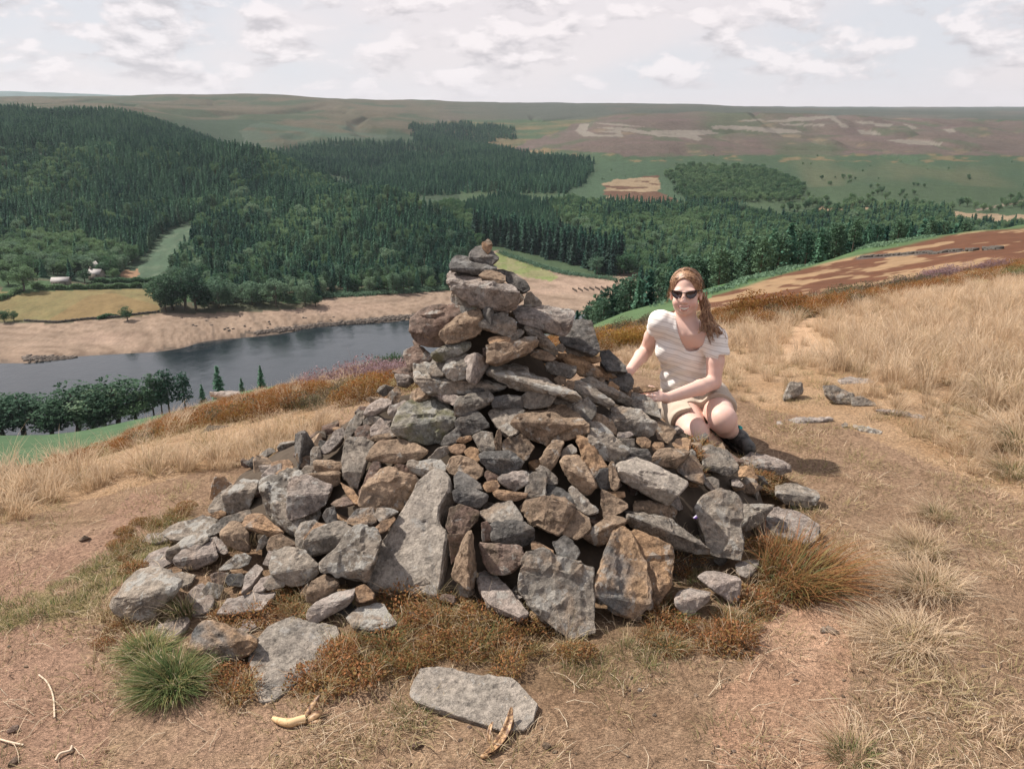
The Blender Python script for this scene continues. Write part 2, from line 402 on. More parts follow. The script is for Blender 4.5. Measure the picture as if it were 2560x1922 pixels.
    put(B * wl * (px > 2140) * (px < 2405) * .8, (.10, .09, .085))
    # near ground
    N = 1 - sstep(Y, 20, 30)
    g1 = fbm(x * .8, Y * .8, 5, 81); g2 = fbm(x * 3.1, Y * 3.1, 4, 82); g3 = fbm(x * 11, Y * 11, 3, 83); g4 = fbm(x * 38, Y * 38, 3, 84)
    near = np.zeros_like(C); near[...] = (.235, .168, .115)
    def nput(m, c):
        m = np.asarray(m, float)[..., None]; near[...] = near * (1 - m) + np.asarray(c) * m
    nput(sstep(g1, -.1, .35) * .8, (.30, .212, .155))
    nput(sstep(g2, .05, .4) * .6, (.19, .130, .085))
    nput(sstep(g3, .1, .5) * .5, (.29, .215, .145))
    nput(sstep(g4, .15, .5) * .35, (.12, .082, .052)); nput(sstep(-g4, .2, .5) * .35, (.36, .275, .19))
    pinkR = inpoly(px + 60 * g2 + 50 * g1 + 20 * g3, py + 40 * g2 + 15 * g3, [(1750,1922),(1800,1760),(1900,1560),(1950,1430),(2120,1420),(2160,1560),(2120,1700),(2080,1922)])
    nput(pinkR * .5, (.36, .235, .165)); nput(pinkR * sstep(g3, 0, .4) * .5, (.30, .19, .13)); nput(pinkR * sstep(g2, .25, .5) * .6, (.43, .30, .215))
    pinkL = inpoly(px + 30 * g2, py + 30 * g2, [(-100,1922),(-100,1560),(60,1540),(150,1530),(200,1640),(290,1740),(260,1922)]) | inpoly(px + 25 * g2, py + 20 * g3, [(-100,1540),(-100,1420),(120,1380),(260,1320),(330,1240),(430,1230),(300,1420),(220,1500),(100,1520)])
    nput(pinkL * .7, (.29, .195, .145)); nput(pinkL * sstep(g3, 0, .4) * .5, (.22, .145, .105))
    straw = inpoly(px, py, [(1540,840),(1700,900),(1900,1020),(2100,1060),(2300,1150),(2560,1250),(2900,1250),(2900,500),(1540,500)]) | inpoly(px, py, [(-300,1350),(0,1310),(250,1240),(460,1190),(640,1140),(760,1060),(900,960),(1100,960),(1100,700),(-300,700)])
    nput(straw * .8, (.36, .26, .165)); nput(straw * sstep(g2, .0, .4) * .5, (.27, .175, .095))
    org = (Y > 6.5) & (py < np.interp(px, [0, 320, 640, 900, 1300, 1640, 1800, 2000, 2560], [1185, 1090, 1010, 960, 880, 860, 835, 760, 700]))
    nput(org * .8, (.20, .095, .045))
    gr = inpoly(px + 30 * g2, py + 15 * g2, [(-100,1590),(-100,1530),(100,1470),(230,1400),(300,1350),(420,1340),(330,1420),(200,1530)])
    nput(gr * sstep(g3, -.4, .1) * .65, (.17, .175, .075))
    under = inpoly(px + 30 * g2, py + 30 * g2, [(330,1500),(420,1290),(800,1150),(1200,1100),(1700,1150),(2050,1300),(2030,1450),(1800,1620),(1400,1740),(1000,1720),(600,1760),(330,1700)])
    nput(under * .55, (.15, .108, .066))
    pathr = inpoly(px + 10 * g2, py, [(1990,760),(2010,800),(1960,850),(1950,900),(2100,900),(2020,830),(2040,790),(2005,750)])
    nput(pathr * .8, (.42, .30, .20))
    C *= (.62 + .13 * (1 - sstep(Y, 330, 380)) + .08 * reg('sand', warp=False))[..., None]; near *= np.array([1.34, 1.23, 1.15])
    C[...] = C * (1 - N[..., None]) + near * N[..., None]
    v = 1 + .10 * fbm(x / (.7 + Y * .01), Y / (.7 + Y * .02), 3, 90)
    return np.clip(C * v[..., None], 0, 1)

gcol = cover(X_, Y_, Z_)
idx = np.arange(NR * NC).reshape(NR, NC)
quads = np.stack([idx[:-1, :-1], idx[:-1, 1:], idx[1:, 1:], idx[1:, :-1]], -1).reshape(-1, 4)

mg, t, b = material('ground_cover', 0.95, 0.1)
att = t.new('ShaderNodeAttribute', attribute_name='Col').outputs['Color']
pos = t.new('ShaderNodeNewGeometry').outputs['Position']
cd = t.new('ShaderNodeVectorMath', operation='LENGTH'); t.l.new(pos, cd.inputs[0])
nearf = t.math('SUBTRACT', 1.0, t.ramp(cd.outputs['Value'], 9.0, 24.0))
midf = t.ramp(cd.outputs['Value'], 60.0, 300.0); farf = t.ramp(cd.outputs['Value'], 750.0, 1500.0)
sx = t.vmath('MULTIPLY', pos, (1.0, 0.6, 1.0))
fine = t.noise(pos, 62.0, 5, 0.72); fib = t.noise(t.vmath('MULTIPLY', pos, (1.0, 2.6, 1.0)), 95.0, 3, 0.6, 0.8)
coarse = t.noise(sx, 0.55, 6, 0.7); rough = t.noise(sx, 0.09, 6, 0.75)
k1 = t.math('MULTIPLY', t.math('ADD', t.math('SUBTRACT', fine, .5), t.math('SUBTRACT', fib, .5)), t.math('MULTIPLY', nearf, 2.1))
k2 = t.math('MULTIPLY', t.math('SUBTRACT', coarse, .5), t.math('MULTIPLY', t.math('SUBTRACT', 1.0, nearf), 1.0))
k3 = t.math('MULTIPLY', t.math('SUBTRACT', rough, .5), t.math('MULTIPLY', midf, 1.1))
kk = t.math('ADD', 1.0, t.math('ADD', k1, t.math('ADD', k2, k3)))
kk = t.math('MAXIMUM', kk, 0.3)
t.l.new(t.vmath('SCALE', att, kk), b.inputs['Base Color'])
bump = t.new('ShaderNodeBump', in_Strength=0.9, in_Distance=0.02)
t.l.new(t.math('MULTIPLY', t.math('ADD', fine, fib), nearf), bump.inputs['Height'])
bump2 = t.new('ShaderNodeBump', in_Strength=1.0, in_Distance=5.0, in_Normal=bump.outputs[0])
t.l.new(t.math('MULTIPLY', t.noise(pos, 0.16, 6, 0.7), t.math('ADD', t.math('MULTIPLY', farf, .9), .06)), bump2.inputs['Height'])
t.l.new(bump2.outputs[0], b.inputs['Normal'])
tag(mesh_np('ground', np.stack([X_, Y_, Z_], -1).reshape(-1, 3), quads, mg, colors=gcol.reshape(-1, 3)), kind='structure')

# ------------------------------------------------------------ reservoir
mw, t, b = material('water', 0.12, 0.5)
b.inputs['Base Color'].default_value = (.012, .018, .022, 1)
pos = t.new('ShaderNodeNewGeometry').outputs['Position']
wv = t.noise(t.vmath('MULTIPLY', pos, (1.0, 0.8, 1.0)), 0.13, 5, 0.75, 0.6)
wv2 = t.noise(pos, 0.012, 3, 0.6)
bp = t.new('ShaderNodeBump', in_Strength=0.3, in_Distance=0.6); t.l.new(wv, bp.inputs['Height'])
t.l.new(bp.outputs[0], b.inputs['Normal'])
t.l.new(t.math('ADD', 0.0, t.math('MULTIPLY', wv2, 0.2)), b.inputs['Roughness'])
nx, ny = 60, 30
gx, gy = np.meshgrid(np.linspace(-620, 260, nx), np.linspace(250, 640, ny))
ii = np.arange(nx * ny).reshape(ny, nx)
tag(mesh_np('water', np.stack([gx, gy, np.full(gx.shape, WATER)], -1).reshape(-1, 3),
    np.stack([ii[:-1, :-1], ii[:-1, 1:], ii[1:, 1:], ii[1:, :-1]], -1).reshape(-1, 4), mw), kind='structure')
# ------------------------------------------------------------ trees
rng = np.random.default_rng(7)
def foliage_mat(name, dark, light, trans=0.25):
    trans += .12
    m, t, b = material(name, 0.8, 0.15)
    oi = t.new('ShaderNodeObjectInfo')
    pos = t.new('ShaderNodeNewGeometry').outputs['Position']
    big = t.noise(pos, 0.008, 4, 0.65)
    f = t.math('ADD', t.math('MULTIPLY', oi.outputs['Random'], 0.85), t.math('MULTIPLY', t.math('SUBTRACT', big, 0.5), 2.4), clamp=True)
    col = t.mix(f, c4(dark), c4(light))
    leaf = t.noise(t.new('ShaderNodeTexCoord').outputs['Object'], 1.7, 2, 0.6)
    col = t.vmath('SCALE', col, t.math('ADD', 1.0, t.math('MULTIPLY', leaf, 1.3)))
    t.l.new(col, b.inputs['Base Color'])
    tr = t.new('ShaderNodeBsdfTranslucent'); t.l.new(col, tr.inputs[0])
    mx = t.new('ShaderNodeMixShader', in_0=trans, in_1=b.outputs[0], in_2=tr.outputs[0])
    t.l.new(mx.outputs[0], m.node_tree.nodes['Material Output'].inputs[0])
    return m
M_SPR = foliage_mat('spruce_needles', (.022, .064, .046), (.074, .145, .086), .12)
M_DSP = foliage_mat('dark_spruce_needles', (.018, .040, .031), (.036, .064, .045), .10)
M_PIN = foliage_mat('pine_needles', (.022, .052, .034), (.066, .108, .060), .12)
M_LAR = foliage_mat('larch_needles', (.055, .105, .070), (.105, .150, .085), .15)
M_BRO = foliage_mat('broad_leaves', (.030, .068, .034), (.095, .145, .070), .2)
M_BRL = foliage_mat('pale_leaves', (.060, .105, .066), (.120, .168, .102), .2)
M_OAK = foliage_mat('dark_leaves', (.020, .046, .028), (.046, .082, .044), .14)
mbark, t, b = material('bark', 0.95, 0.1)
nz = t.noise(t.vmath('MULTIPLY', t.new('ShaderNodeTexCoord').outputs['Object'], (6, 6, 1)), 3.0, 4, 0.6)
t.l.new(t.mix(nz, (.05, .04, .032, 1), (.15, .12, .095, 1)), b.inputs['Base Color'])

def tube(pts, rad, n=6):
    """vertices and quads of a tapering tube along pts"""
    pts = [Vector(p) for p in pts]; V = []; F = []
    for i, p in enumerate(pts):
        d = (pts[min(i + 1, len(pts) - 1)] - pts[max(i - 1, 0)]).normalized()
        a = d.orthogonal().normalized(); bb = d.cross(a)
        if i and a.dot(pa) < 0.999:
            a = (pa - d * pa.dot(d)).normalized(); bb = d.cross(a)
        pa = a
        for k in range(n):
            an = 2 * math.pi * k / n
            V.append(p + (a * math.cos(an) + bb * math.sin(an)) * rad[i])
    for i in range(len(pts) - 1):
        for k in range(n):
            F.append((i*n+k, i*n+(k+1) % n, (i+1)*n+(k+1) % n, (i+1)*n+k))
    return np.array([v[:] for v in V]), np.array(F)

def leafset(centres, size, r, up=0.4, stretch=1.0, out=None):
    """a small bent quad at each centre"""
    n = len(centres)
    d = r.normal(size=(n, 3)); d[:, 2] *= (1 - up) 
    if out is not None: d = d * 0.55 + out
    d /= np.linalg.norm(d, axis=1)[:, None] + 1e-9
    nrm = r.normal(size=(n, 3)) * .5; nrm[:, 2] += 0.9
    s = np.cross(d, nrm); s /= np.linalg.norm(s, axis=1)[:, None] + 1e-9
    sz = (size * r.uniform(.6, 1.35, n))[:, None]
    a = centres - d * sz * stretch; c = centres + d * sz * stretch
    b_ = centres + s * sz * .62; e = centres - s * sz * .62
    V = np.stack([a, b_, c, e], 1).reshape(-1, 3)
    F = np.arange(4 * n).reshape(n, 4)
    return V, F

def tree_meshes(kind, r, h, n_leaf=1.0):
    """returns (trunk V,F), (crown V,F) of one tree of height h standing at the origin"""
    if kind in ('spruce', 'dark_spruce', 'larch'):
        wd = {'spruce': .20, 'dark_spruce': .165, 'larch': .21}[kind] * h
        tv = tube([(0, 0, -1), (0, 0, h * .5), (0, 0, h)], [h * .016, h * .010, .02], 5)
        cs = []; ot = []
        L = int(26)
        for i in range(L):
            f = i / (L - 1); z = h * (.07 + .91 * f)
            rad = wd * (1 - f) ** .82 * r.uniform(.8, 1.12) + .12
            nb = max(4, int(11 * (1 - f) + 4))
            for k in range(nb):
                a = r.uniform(0, 6.283)
                rr = rad * r.uniform(.7, 1.15)
                for q in (0.3, .62, .93):
                    cs.append((math.cos(a) * rr * q, math.sin(a) * rr * q, z - rr * .30 * q + r.normal() * .12))
                    ot.append((math.cos(a), math.sin(a), -.25))
        cs = np.array(cs); ot = np.array(ot)
        V, F = leafset(cs, h * .042, r, .3, 1.1, ot * .9)
        return tv, (V, F)
    if kind == 'pine':
        lean = r.normal(size=2) * h * .03
        tv = [tube([(0, 0, -1), (lean[0] * .5, lean[1] * .5, h * .5), (lean[0], lean[1], h * .93)], [h * .02, h * .014, .03], 6)]
        cs = []
        for i in range(15):
            f = i / 14; z = h * (.36 + .60 * f)
            rad = h * .21 * math.sin(min(1, .30 + .85 * (1 - f)) * math.pi * .55) * r.uniform(.75, 1.15)
            a = r.uniform(0, 6.283) + i * 2.4
            for k in range(2 + (f < .8)):
                aa = a + k * 2.1 + r.normal() * .3; rr = rad * r.uniform(.45, .9)
                c = np.array([lean[0] * f + math.cos(aa) * rr, lean[1] * f + math.sin(aa) * rr, z + r.normal() * h * .012])
                p = r.normal(size=(26, 3)); p /= np.linalg.norm(p, axis=1)[:, None]; p *= r.uniform(.5, 1, 26)[:, None] ** .5
                cs.append(c + p * np.array([h * .085, h * .085, h * .034]))
                if k == 0: tv.append(tube([(lean[0] * f, lean[1] * f, z - h * .03), tuple(c)], [h * .006, h * .003], 4))
        V, F = leafset(np.concatenate(cs), h * .024, r, .2, 1.2)
        return tv, (V, F)
    # broadleaf: limbs, then lobes of leaves
    tv = [tube([(0, 0, -1), (r.normal() * .02 * h, r.normal() * .02 * h, h * .3), (0, 0, h * .72)], [h * .03, h * .022, h * .008], 7)]
    cs = []
    W = h * r.uniform(.32, .42)
    nl = 26
    for i in range(nl):
        u = r.normal(size=3); u /= np.linalg.norm(u)
        q = r.uniform(.35, .86)
        c = np.array([u[0] * W * q, u[1] * W * q, h * .50 + u[2] * h * .42 * q])
        if c[2] < h * .15: c[2] = h * r.uniform(.15, .3)
        lr = h * r.uniform(.10, .17)
        m = int(105 * n_leaf)
        p = r.normal(size=(m, 3)); p /= np.linalg.norm(p, axis=1)[:, None]
        p *= r.uniform(.72, 1.05, m)[:, None]
        p[:, 2] *= .78
        cs.append(c + p * lr)
        if i % 3 == 0: tv.append(tube([(0, 0, h * r.uniform(.18, .4)), tuple(c * np.array([.5, .5, .9])), tuple(c)], [h * .012, h * .008, h * .003], 4))
    V, F = leafset(np.concatenate(cs), h * .021, r, .1, 1.1)
    return tv, (V, F)

def join_vf(parts):
    Vs = []; Fs = {}; o = 0
    for V, F in parts:
        Vs.append(V); Fs.setdefault(F.shape[1], []).append(F + o); o += len(V)
    return np.concatenate(Vs), [np.concatenate(f) for f in Fs.values()]

KINDS = {'spruce': M_SPR, 'dark_spruce': M_DSP, 'larch': M_LAR, 'pine': M_PIN, 'broad': M_BRO, 'pale': M_BRL, 'oak': M_OAK}
PROTO = {}                           # kind -> list of (trunk mesh, crown mesh), unit: metres at height 10
for kd, mt in KINDS.items():
    PROTO[kd] = []
    for v in range(3 if kd in ('spruce', 'pine', 'broad') else 2):
        r = np.random.default_rng(100 + v + 10 * list(KINDS).index(kd))
        tv, cr = tree_meshes(kd, r, 10.0)
        if not isinstance(tv, list): tv = [tv]
        V, F = join_vf(tv)
        to = mesh_np('trunk', V, F, mbark); co = mesh_np('crown', cr[0], cr[1], mt, smooth=False)
        tm, cm = to.data, co.data
        bpy.data.objects.remove(to); bpy.data.objects.remove(co)
        PROTO[kd].append((tm, cm))
# whole-tree templates (trunk and crown in one mesh) for the forest masses
TPL = {}
for kd in KINDS:
    TPL[kd] = []
    for tm, cm in PROTO[kd]:
        bmx = bmesh.new(); bmx.from_mesh(tm)
        n0 = len(bmx.faces)
        bmx.from_mesh(cm); bmx.faces.ensure_lookup_table()
        for f in bmx.faces[n0:]: f.material_index = 1
        me = bpy.data.meshes.new('tree'); bmx.to_mesh(me); bmx.free()
        me.materials.append(mbark); me.materials.append(KINDS[kd])
        TPL[kd].append(me)

# ---- where trees stand
BAND = 16
pyg = project(X_, np.maximum(Y_, .6), Z_)[1]; pyg[Y_ < 2] = 3000
runmin = np.minimum.accumulate(pyg, axis=0)       # highest ground seen so far along each fan line
_u = X_[-1] / (Y_[-1] + 1.9)
def occl_row(x, Y):
    """photo row of the ground in front that hides what lies lower"""
    u = x / (Y + 1.9)
    j = np.clip(np.searchsorted(_u, u), 0, NC - 1); i = np.clip(np.searchsorted(Y_[:, 0], Y) - 2, 0, NR - 1)
    return runmin[i, j]
def ground_px(px, py, a, b_):
    """the first ground point between distances a and b_ seen at photo pixel px, py"""
    Ys = np.geomspace(a, b_, 600)
    dx = (px - 1280) / FPX; dy = (961 - py) / FPX
    x = dx / (CP + dy * SP) * Ys; zr = CAMZ + (-SP + dy * CP) / (CP + dy * SP) * Ys
    h = Hgt(x, Ys); k = np.argmax(h > zr)
    if not (h > zr).any(): k = len(Ys) - 1
    return float(x[k]), float(Ys[k]), float(h[k])

FOR = [  # outline of the ground the wood stands on, nearest Y, farthest Y, spacing, kinds with weights, height range
 ('F1', D([(-950,230),(0,233),(200,236),(430,265),(525,288),(528,325),(300,322),(200,326),(0,322),(-950,322)]), 1040, 1620, 7.5, (('spruce', .8), ('dark_spruce', .2)), (12, 17)),
 ('F2a', D([(-950,325),(170,325),(170,520),(-950,560)]), 600, 1180, 7.5, (('spruce', .35), ('pale', .15), ('broad', .25), ('larch', .25)), (10, 15)),
 ('F2b', D([(170,325),(520,325),(560,335),(560,400),(430,480),(395,488),(352,510),(300,560),(170,520)]), 600, 1180, 7.2, (('spruce', .45), ('pine', .2), ('larch', .25), ('broad', .10)), (13, 19)),
 ('F2c', D([(560,335),(640,347),(740,395),(840,425),(940,462),(1010,520),(1030,545),(1000,600),(978,626),(760,636),(620,655),(480,665),(430,665),(380,600),(400,540),(432,488),(560,400)]), 478, 1180, 7.4, (('pine', .58), ('spruce', .16), ('broad', .16), ('pale', .10)), (12, 17)),
 ('F2d', D([(-950,560),(170,520),(300,560),(262,583),(255,600),(150,596),(60,600),(-950,610)]), 545, 760, 8.5, (('broad', .7), ('pale', .2), ('spruce', .1)), (12, 17)),
 ('F3', D([(545,352),(600,334),(650,318),(720,308),(830,312),(900,312),(1050,318),(1100,328),(1180,338),(1287,350),(1287,376),(1215,428),(1150,428),(1100,420),(985,442),(940,460),(830,420),(700,375)]), 1140, 2700, 9.5, (('pine', .55), ('spruce', .4), ('larch', .05)), (12, 16)),
 ('F3b', D([(890,275),(960,270),(1060,272),(1110,280),(1115,298),(1040,312),(980,314),(900,306)]), 1900, 3300, 11, (('dark_spruce', 1.0),), (13, 17)),
 ('F3c', D([(930,455),(985,442),(1040,470),(1060,500),(1045,530),(1030,545),(1010,520)]), 640, 1350, 8.0, (('broad', .6), ('pale', .4)), (9, 13)),
 ('F4', D([(985,445),(1090,422),(1170,435),(1210,480),(1270,512),(1245,525),(1100,500),(1050,490)]), 740, 1500, 5.0, (('larch', .75), ('spruce', .25)), (6, 8.5)),
 ('F6', D([(1440,377),(1480,362),(1640,365),(1720,385),(1742,425),(1735,470),(1600,472),(1500,457),(1470,430)]), 1050, 2300, 9.5, (('broad', .65), ('pale', .35)), (8, 12)),
 ('F7', D([(1165,440),(1240,438),(1300,452),(1440,455),(1560,458),(1700,475),(1800,472),(1980,455),(2040,462),(2060,484),(2110,490),(2212,492),(2500,500),(2500,900),(1500,900),(1330,700),(1385,592),(1330,595),(1270,592),(1300,560),(1250,500)]), 560, 1150, 7.8, (('broad', .42), ('pale', .16), ('spruce', .22), ('pine', .2)), (11, 16)),
 ('F7t', D([(1300,443),(1440,446),(1600,450),(1600,475),(1300,475)]), 900, 1350, 8.0, (('dark_spruce', .8), ('spruce', .2)), (12, 15)),
 ('F9', D([(1215,560),(3000,400),(3000,900),(1215,900)]), 150, 555, 6.6, (('pine', .88), ('broad', .04), ('spruce', .08)), (13, 18)),
]
T_ = []                              # x, Y, z, height, kind index
kn = list(KINDS)
for nm, poly, a, b_, sp, kinds, (h0, h1) in FOR:
    Ya = np.arange(a, b_, sp)
    tmin = min(p[0] for p in poly); tmax = max(p[0] for p in poly)
    t0 = (max(tmin, -1000) - 1280) / FPX - .08; t1 = (min(tmax, 2900) - 1280) / FPX + .08
    for Yv in Ya:
        n = int((t1 - t0) * Yv / sp)
        if n < 1: continue
        x = np.linspace(t0 * Yv, t1 * Yv, n) + rng.uniform(-.38, .38, n) * sp
        Yr = Yv + rng.uniform(-.38, .38, n) * sp
        z = Hgt(x, Yr)
        px, py = project(x, Yr, z)
        m = inpoly(px + 13 * vnoise(x / 50, Yr / 60, 3), py + 6 * vnoise(x / 40, Yr / 50, 4), poly)
        if nm == 'F9':
            top = np.interp(px, [1280, 1540, 1600, 1800, 1960, 2200, 2410, 2560, 3000], [800, 792, 775, 727, 676, 616, 573, 561, 545])
            m = (px > 1385) & (px < 3000) & (z > -117) & (z < -14)
            m &= ~((px < 1640) & (Yr > 330))                    # keep the bare shore open
            m &= (Yr > 165 + 60 * vnoise(x / 60, Yr * 0, 2))
            m &= (Yr < 430) & (px < 2410)
            cap = np.interp(px, [1400, 1430, 1500, 1600, 1700, 1780, 1920, 2100, 2240, 2400], [800, 772, 732, 690, 650, 615, 580, 556, 546, 560]) + rng.uniform(-6, 14, n)
            hmax = (CAMZ + Yr * np.tan(-PITCH + np.arctan((961 - cap) / FPX))) - z
        if nm == 'F7': m &= (z > -118.5)
        if nm.startswith('F2') or nm == 'F7':
            for q in ('field', 'yard', 'clear', 'paddock', 'strip', 'burnt'):
                pq, qa, qb = REG[q]; m &= ~(inpoly(px, py, pq) & (Yr > qa) & (Yr < qb))
        hh = rng.uniform(h0, h1, n)
        if nm == 'F9': hh = np.minimum(hh, hmax); m &= hh > 6
        tp = project(x, Yr, z + hh)[1]
        oc = occl_row(x, Yr)
        m &= tp < oc + 25
        m &= (px > -900) & (px < 3100)
        kk = rng.choice(len(kinds), n, p=[k[1] for k in kinds])
        # kinds grow in patches
        pat = vnoise(x / 45, Yr / 60, 12)
        kk = np.where(pat > .35, 0, kk)
        for i in np.nonzero(m)[0]:
            T_.append((x[i], Yr[i], z[i], hh[i] * rng.uniform(.85, 1.1), kn.index(kinds[kk[i]][0]), oc[i]))
# tall spruces in rows along the head of the reservoir
for k in range(4):
    for i in range(30):
        f = i / 29
        bx = 1190 + (1545 - 1190) * f + rng.normal() * 4; by = 603 + (690 - 603) * f ** 1.1 - k * 9 + rng.normal() * 1.5
        if k == 0 and (i % 4 == 1): continue
        x, Yv, z = ground_px(bx, by, 560, 1100)
        T_.append((x, Yv, z, rng.uniform(21, 27), kn.index('dark_spruce'), occl_row(np.array([x]), np.array([Yv]))[0]))
# loose trees and bushes on the bracken slope right of the wood
for i in range(330):
    bx = rng.uniform(1740, 2330) * 1.157; by = rng.uniform(385, 470) * 1.157
    if fbm(np.array([bx / 110.]), np.array([by / 30.]), 2, 5)[0] < -.02: continue
    x, Yv, z = ground_px(bx, by, 800, 2600)
    T_.append((x, Yv, z, rng.uniform(5, 11), kn.index(rng.choice(['broad', 'pale'])), 9999))
for i in range(60):
    bx = rng.uniform(1250, 2212) * 1.157; by = rng.uniform(335, 390) * 1.157
    x, Yv, z = ground_px(bx, by, 800, 3000)
    if rng.uniform() < .35: T_.append((x, Yv, z, rng.uniform(3, 6), kn.index('broad'), 9999))
for i in range(34):
    bx = (1690 + 550 * i / 33) * 1.157; by = (452 + 6 * math.sin(i)) * 1.157 + rng.normal() * 2
    x, Yv, z = ground_px(bx, by, 800, 2000)
    T_.append((x, Yv, z, rng.uniform(9, 15), kn.index('broad'), 9999))
T_ = np.array(T_)
print('trees', len(T_))

def _chk(l):
    assert len(l.split()) <= 16, l
def place_tree(x, Y, z, h, kind, name, label, cat='tree', group=None, var=None, rz=None):
    v = var if var is not None else int(rng.integers(len(PROTO[kind])))
    tm, cm = PROTO[kind][v]
    tr = bpy.data.objects.new('trunk', tm); cr = bpy.data.objects.new('crown', cm)
    e = empty(name, (x, Y, z)); s = h / 10.0
    e.scale = (s * rng.uniform(.92, 1.12), s * rng.uniform(.92, 1.12), s)
    e.rotation_euler = (0, 0, rng.uniform(0, 6.28) if rz is None else rz)
    for c in (tr, cr): COL.objects.link(c); c.parent = e
    tag(e, label, cat, group); return e

# ---- hand-placed trees: base pixel, top pixel row, kind, distance window, label
HT = [
 (8,1080,985,'broad',150,262,'dark round tree at the left picture edge, first of the near shore row'),
 (58,1085,972,'broad',150,262,'dark leafy tree second from the left edge in the row below the water'),
 (128,1085,992,'broad',150,262,'rounded tree in the near shore row between two taller dark crowns'),
 (190,1072,962,'broad',150,262,'broad green tree on the near shore left of the darkest round crown'),
 (232,1070,985,'broad',150,262,'low bushy tree tucked in front of the broad near shore tree'),
 (290,1052,948,'broad',150,262,'large round darkest tree in the middle of the near shore row'),
 (262,1062,975,'pale',150,262,'small lighter tree at the left foot of the large round shore tree'),
 (340,1040,975,'broad',150,262,'low leafy tree on the right flank of the large round shore tree'),
 (380,1010,935,'pine',150,262,'left pine of the clump of tall pines at the right end of the shore row'),
 (422,1015,925,'pine',150,262,'tallest middle pine of the clump at the right end of the shore row'),
 (462,1005,932,'pine',150,262,'right hand pine of the clump at the end of the shore row'),
 (403,1022,945,'pine',150,262,'pine standing in front of the shore row clump'),
 (506,990,962,'spruce',150,262,'small dark young spruce just right of the shore pine clump'),
 (549,985,916,'spruce',150,262,'slim tall young spruce standing alone against the water'),
 (605,975,945,'larch',150,262,'short brownish thin conifer behind the crest between two spruces'),
 (655,970,914,'spruce',150,262,'pointed spruce furthest right against the water above the orange crest'),
 (60,728,655,'broad',440,640,'large tree standing alone at the left end of the long hedge'),
 (22,712,672,'broad',440,640,'small tree left of the big tree at the hedge end by the left edge'),
 (178,700,648,'spruce',440,640,'dark pointed conifer between the barn and the house'),
 (212,706,667,'broad',440,640,'dark purplish round tree in front of the house'),
 (258,690,655,'pale',440,640,'pale small tree right behind the house chimney'),
 (284,700,668,'broad',440,640,'round tree right of the house beside the tan yard'),
 (134,704,692,'pale',440,640,'small bush left of the grey roofed barn'),
 (318,802,762,'broad',430,560,'single round bush on the wall at the lower edge of the yellow field'),
 (12,806,772,'broad',425,560,'round grey green bush at the left edge below the yellow field'),
 (36,802,775,'broad',425,560,'twin grey green bush right of the one at the left edge by the shore'),
 (402,768,680,'broad',430,600,'tall dark leftmost tree of the big clump at the right end of the yellow field'),
 (430,775,668,'broad',430,600,'tallest crown of the big dark clump right of the yellow field'),
 (462,776,672,'broad',430,600,'wide dark crown in the middle of the big clump by the shore'),
 (492,776,680,'broad',430,600,'right crown of the big dark clump by the shore'),
 (414,780,720,'broad',430,600,'low dark tree at the front foot of the big shore clump'),
 (512,772,748,'pale',430,600,'small pale bush on the sand edge below the big dark clump'),
 (548,770,690,'pale',430,600,'slender lighter tree just right of the big dark clump'),
 (570,765,705,'pale',430,600,'light tree left of two rounded shore trees'),
 (632,762,700,'pale',430,600,'light green tree on the shore, left one of a close pair'),
 (690,766,695,'pale',430,600,'rounded light green tree on the shore, right one of a pair'),
 (765,762,698,'pale',430,600,'pale feathery tree at the right end of the light shore trees'),
 (790,768,730,'broad',430,600,'dark bush leaning against the pale feathery shore tree'),
 (1560,628+60,625,'broad',560,800,'round bush under the tall spruces at the head of the bare shore'),
 (1492,686,640,'pale',560,800,'pale rounded tree standing in front of the tall dark spruces'),
]
for bx, by, ty, kd, a, b_, lab in HT:
    if kd == 'broad' and ((bx < 300 and by > 1000) or 'clump' in lab or 'dark' in lab): kd = 'oak'
    x, Yv, z = ground_px(bx, by, a, b_)
    h = max(2.0, float(pix(bx, ty, Y=Yv).z) - z)
    if kd in ('broad', 'pale', 'oak'): h *= 1.1
    e = place_tree(x, Yv, z, h, kd, {'spruce': 'spruce_tree', 'larch': 'larch_tree', 'pine': 'pine_tree'}.get(kd, 'broadleaf_tree') if 'bush' not in lab else 'bush', lab, 'bush' if 'bush' in lab else 'tree')
    if kd in ('broad', 'pale', 'oak'): e.scale = (h / 10 * 1.12, h / 10 * 1.12, h / 10)
    if bx < 360 and by > 1000: e.scale = (h / 10 * 1.75, h / 10 * 1.75, h / 10 * 1.05)
# ---- the largest of each kind as trees of their own, the rest as forest
px, py = project(T_[:, 0], T_[:, 1], T_[:, 2]); tpx, tpy = project(T_[:, 0], T_[:, 1], T_[:, 2] + T_[:, 3])
size = py - tpy
seen = (tpy < T_[:, 5] - size * .35) & (px > 0) & (px < 2560)
conif = np.isin(T_[:, 4], [kn.index(k) for k in ('spruce', 'dark_spruce', 'larch', 'pine')])
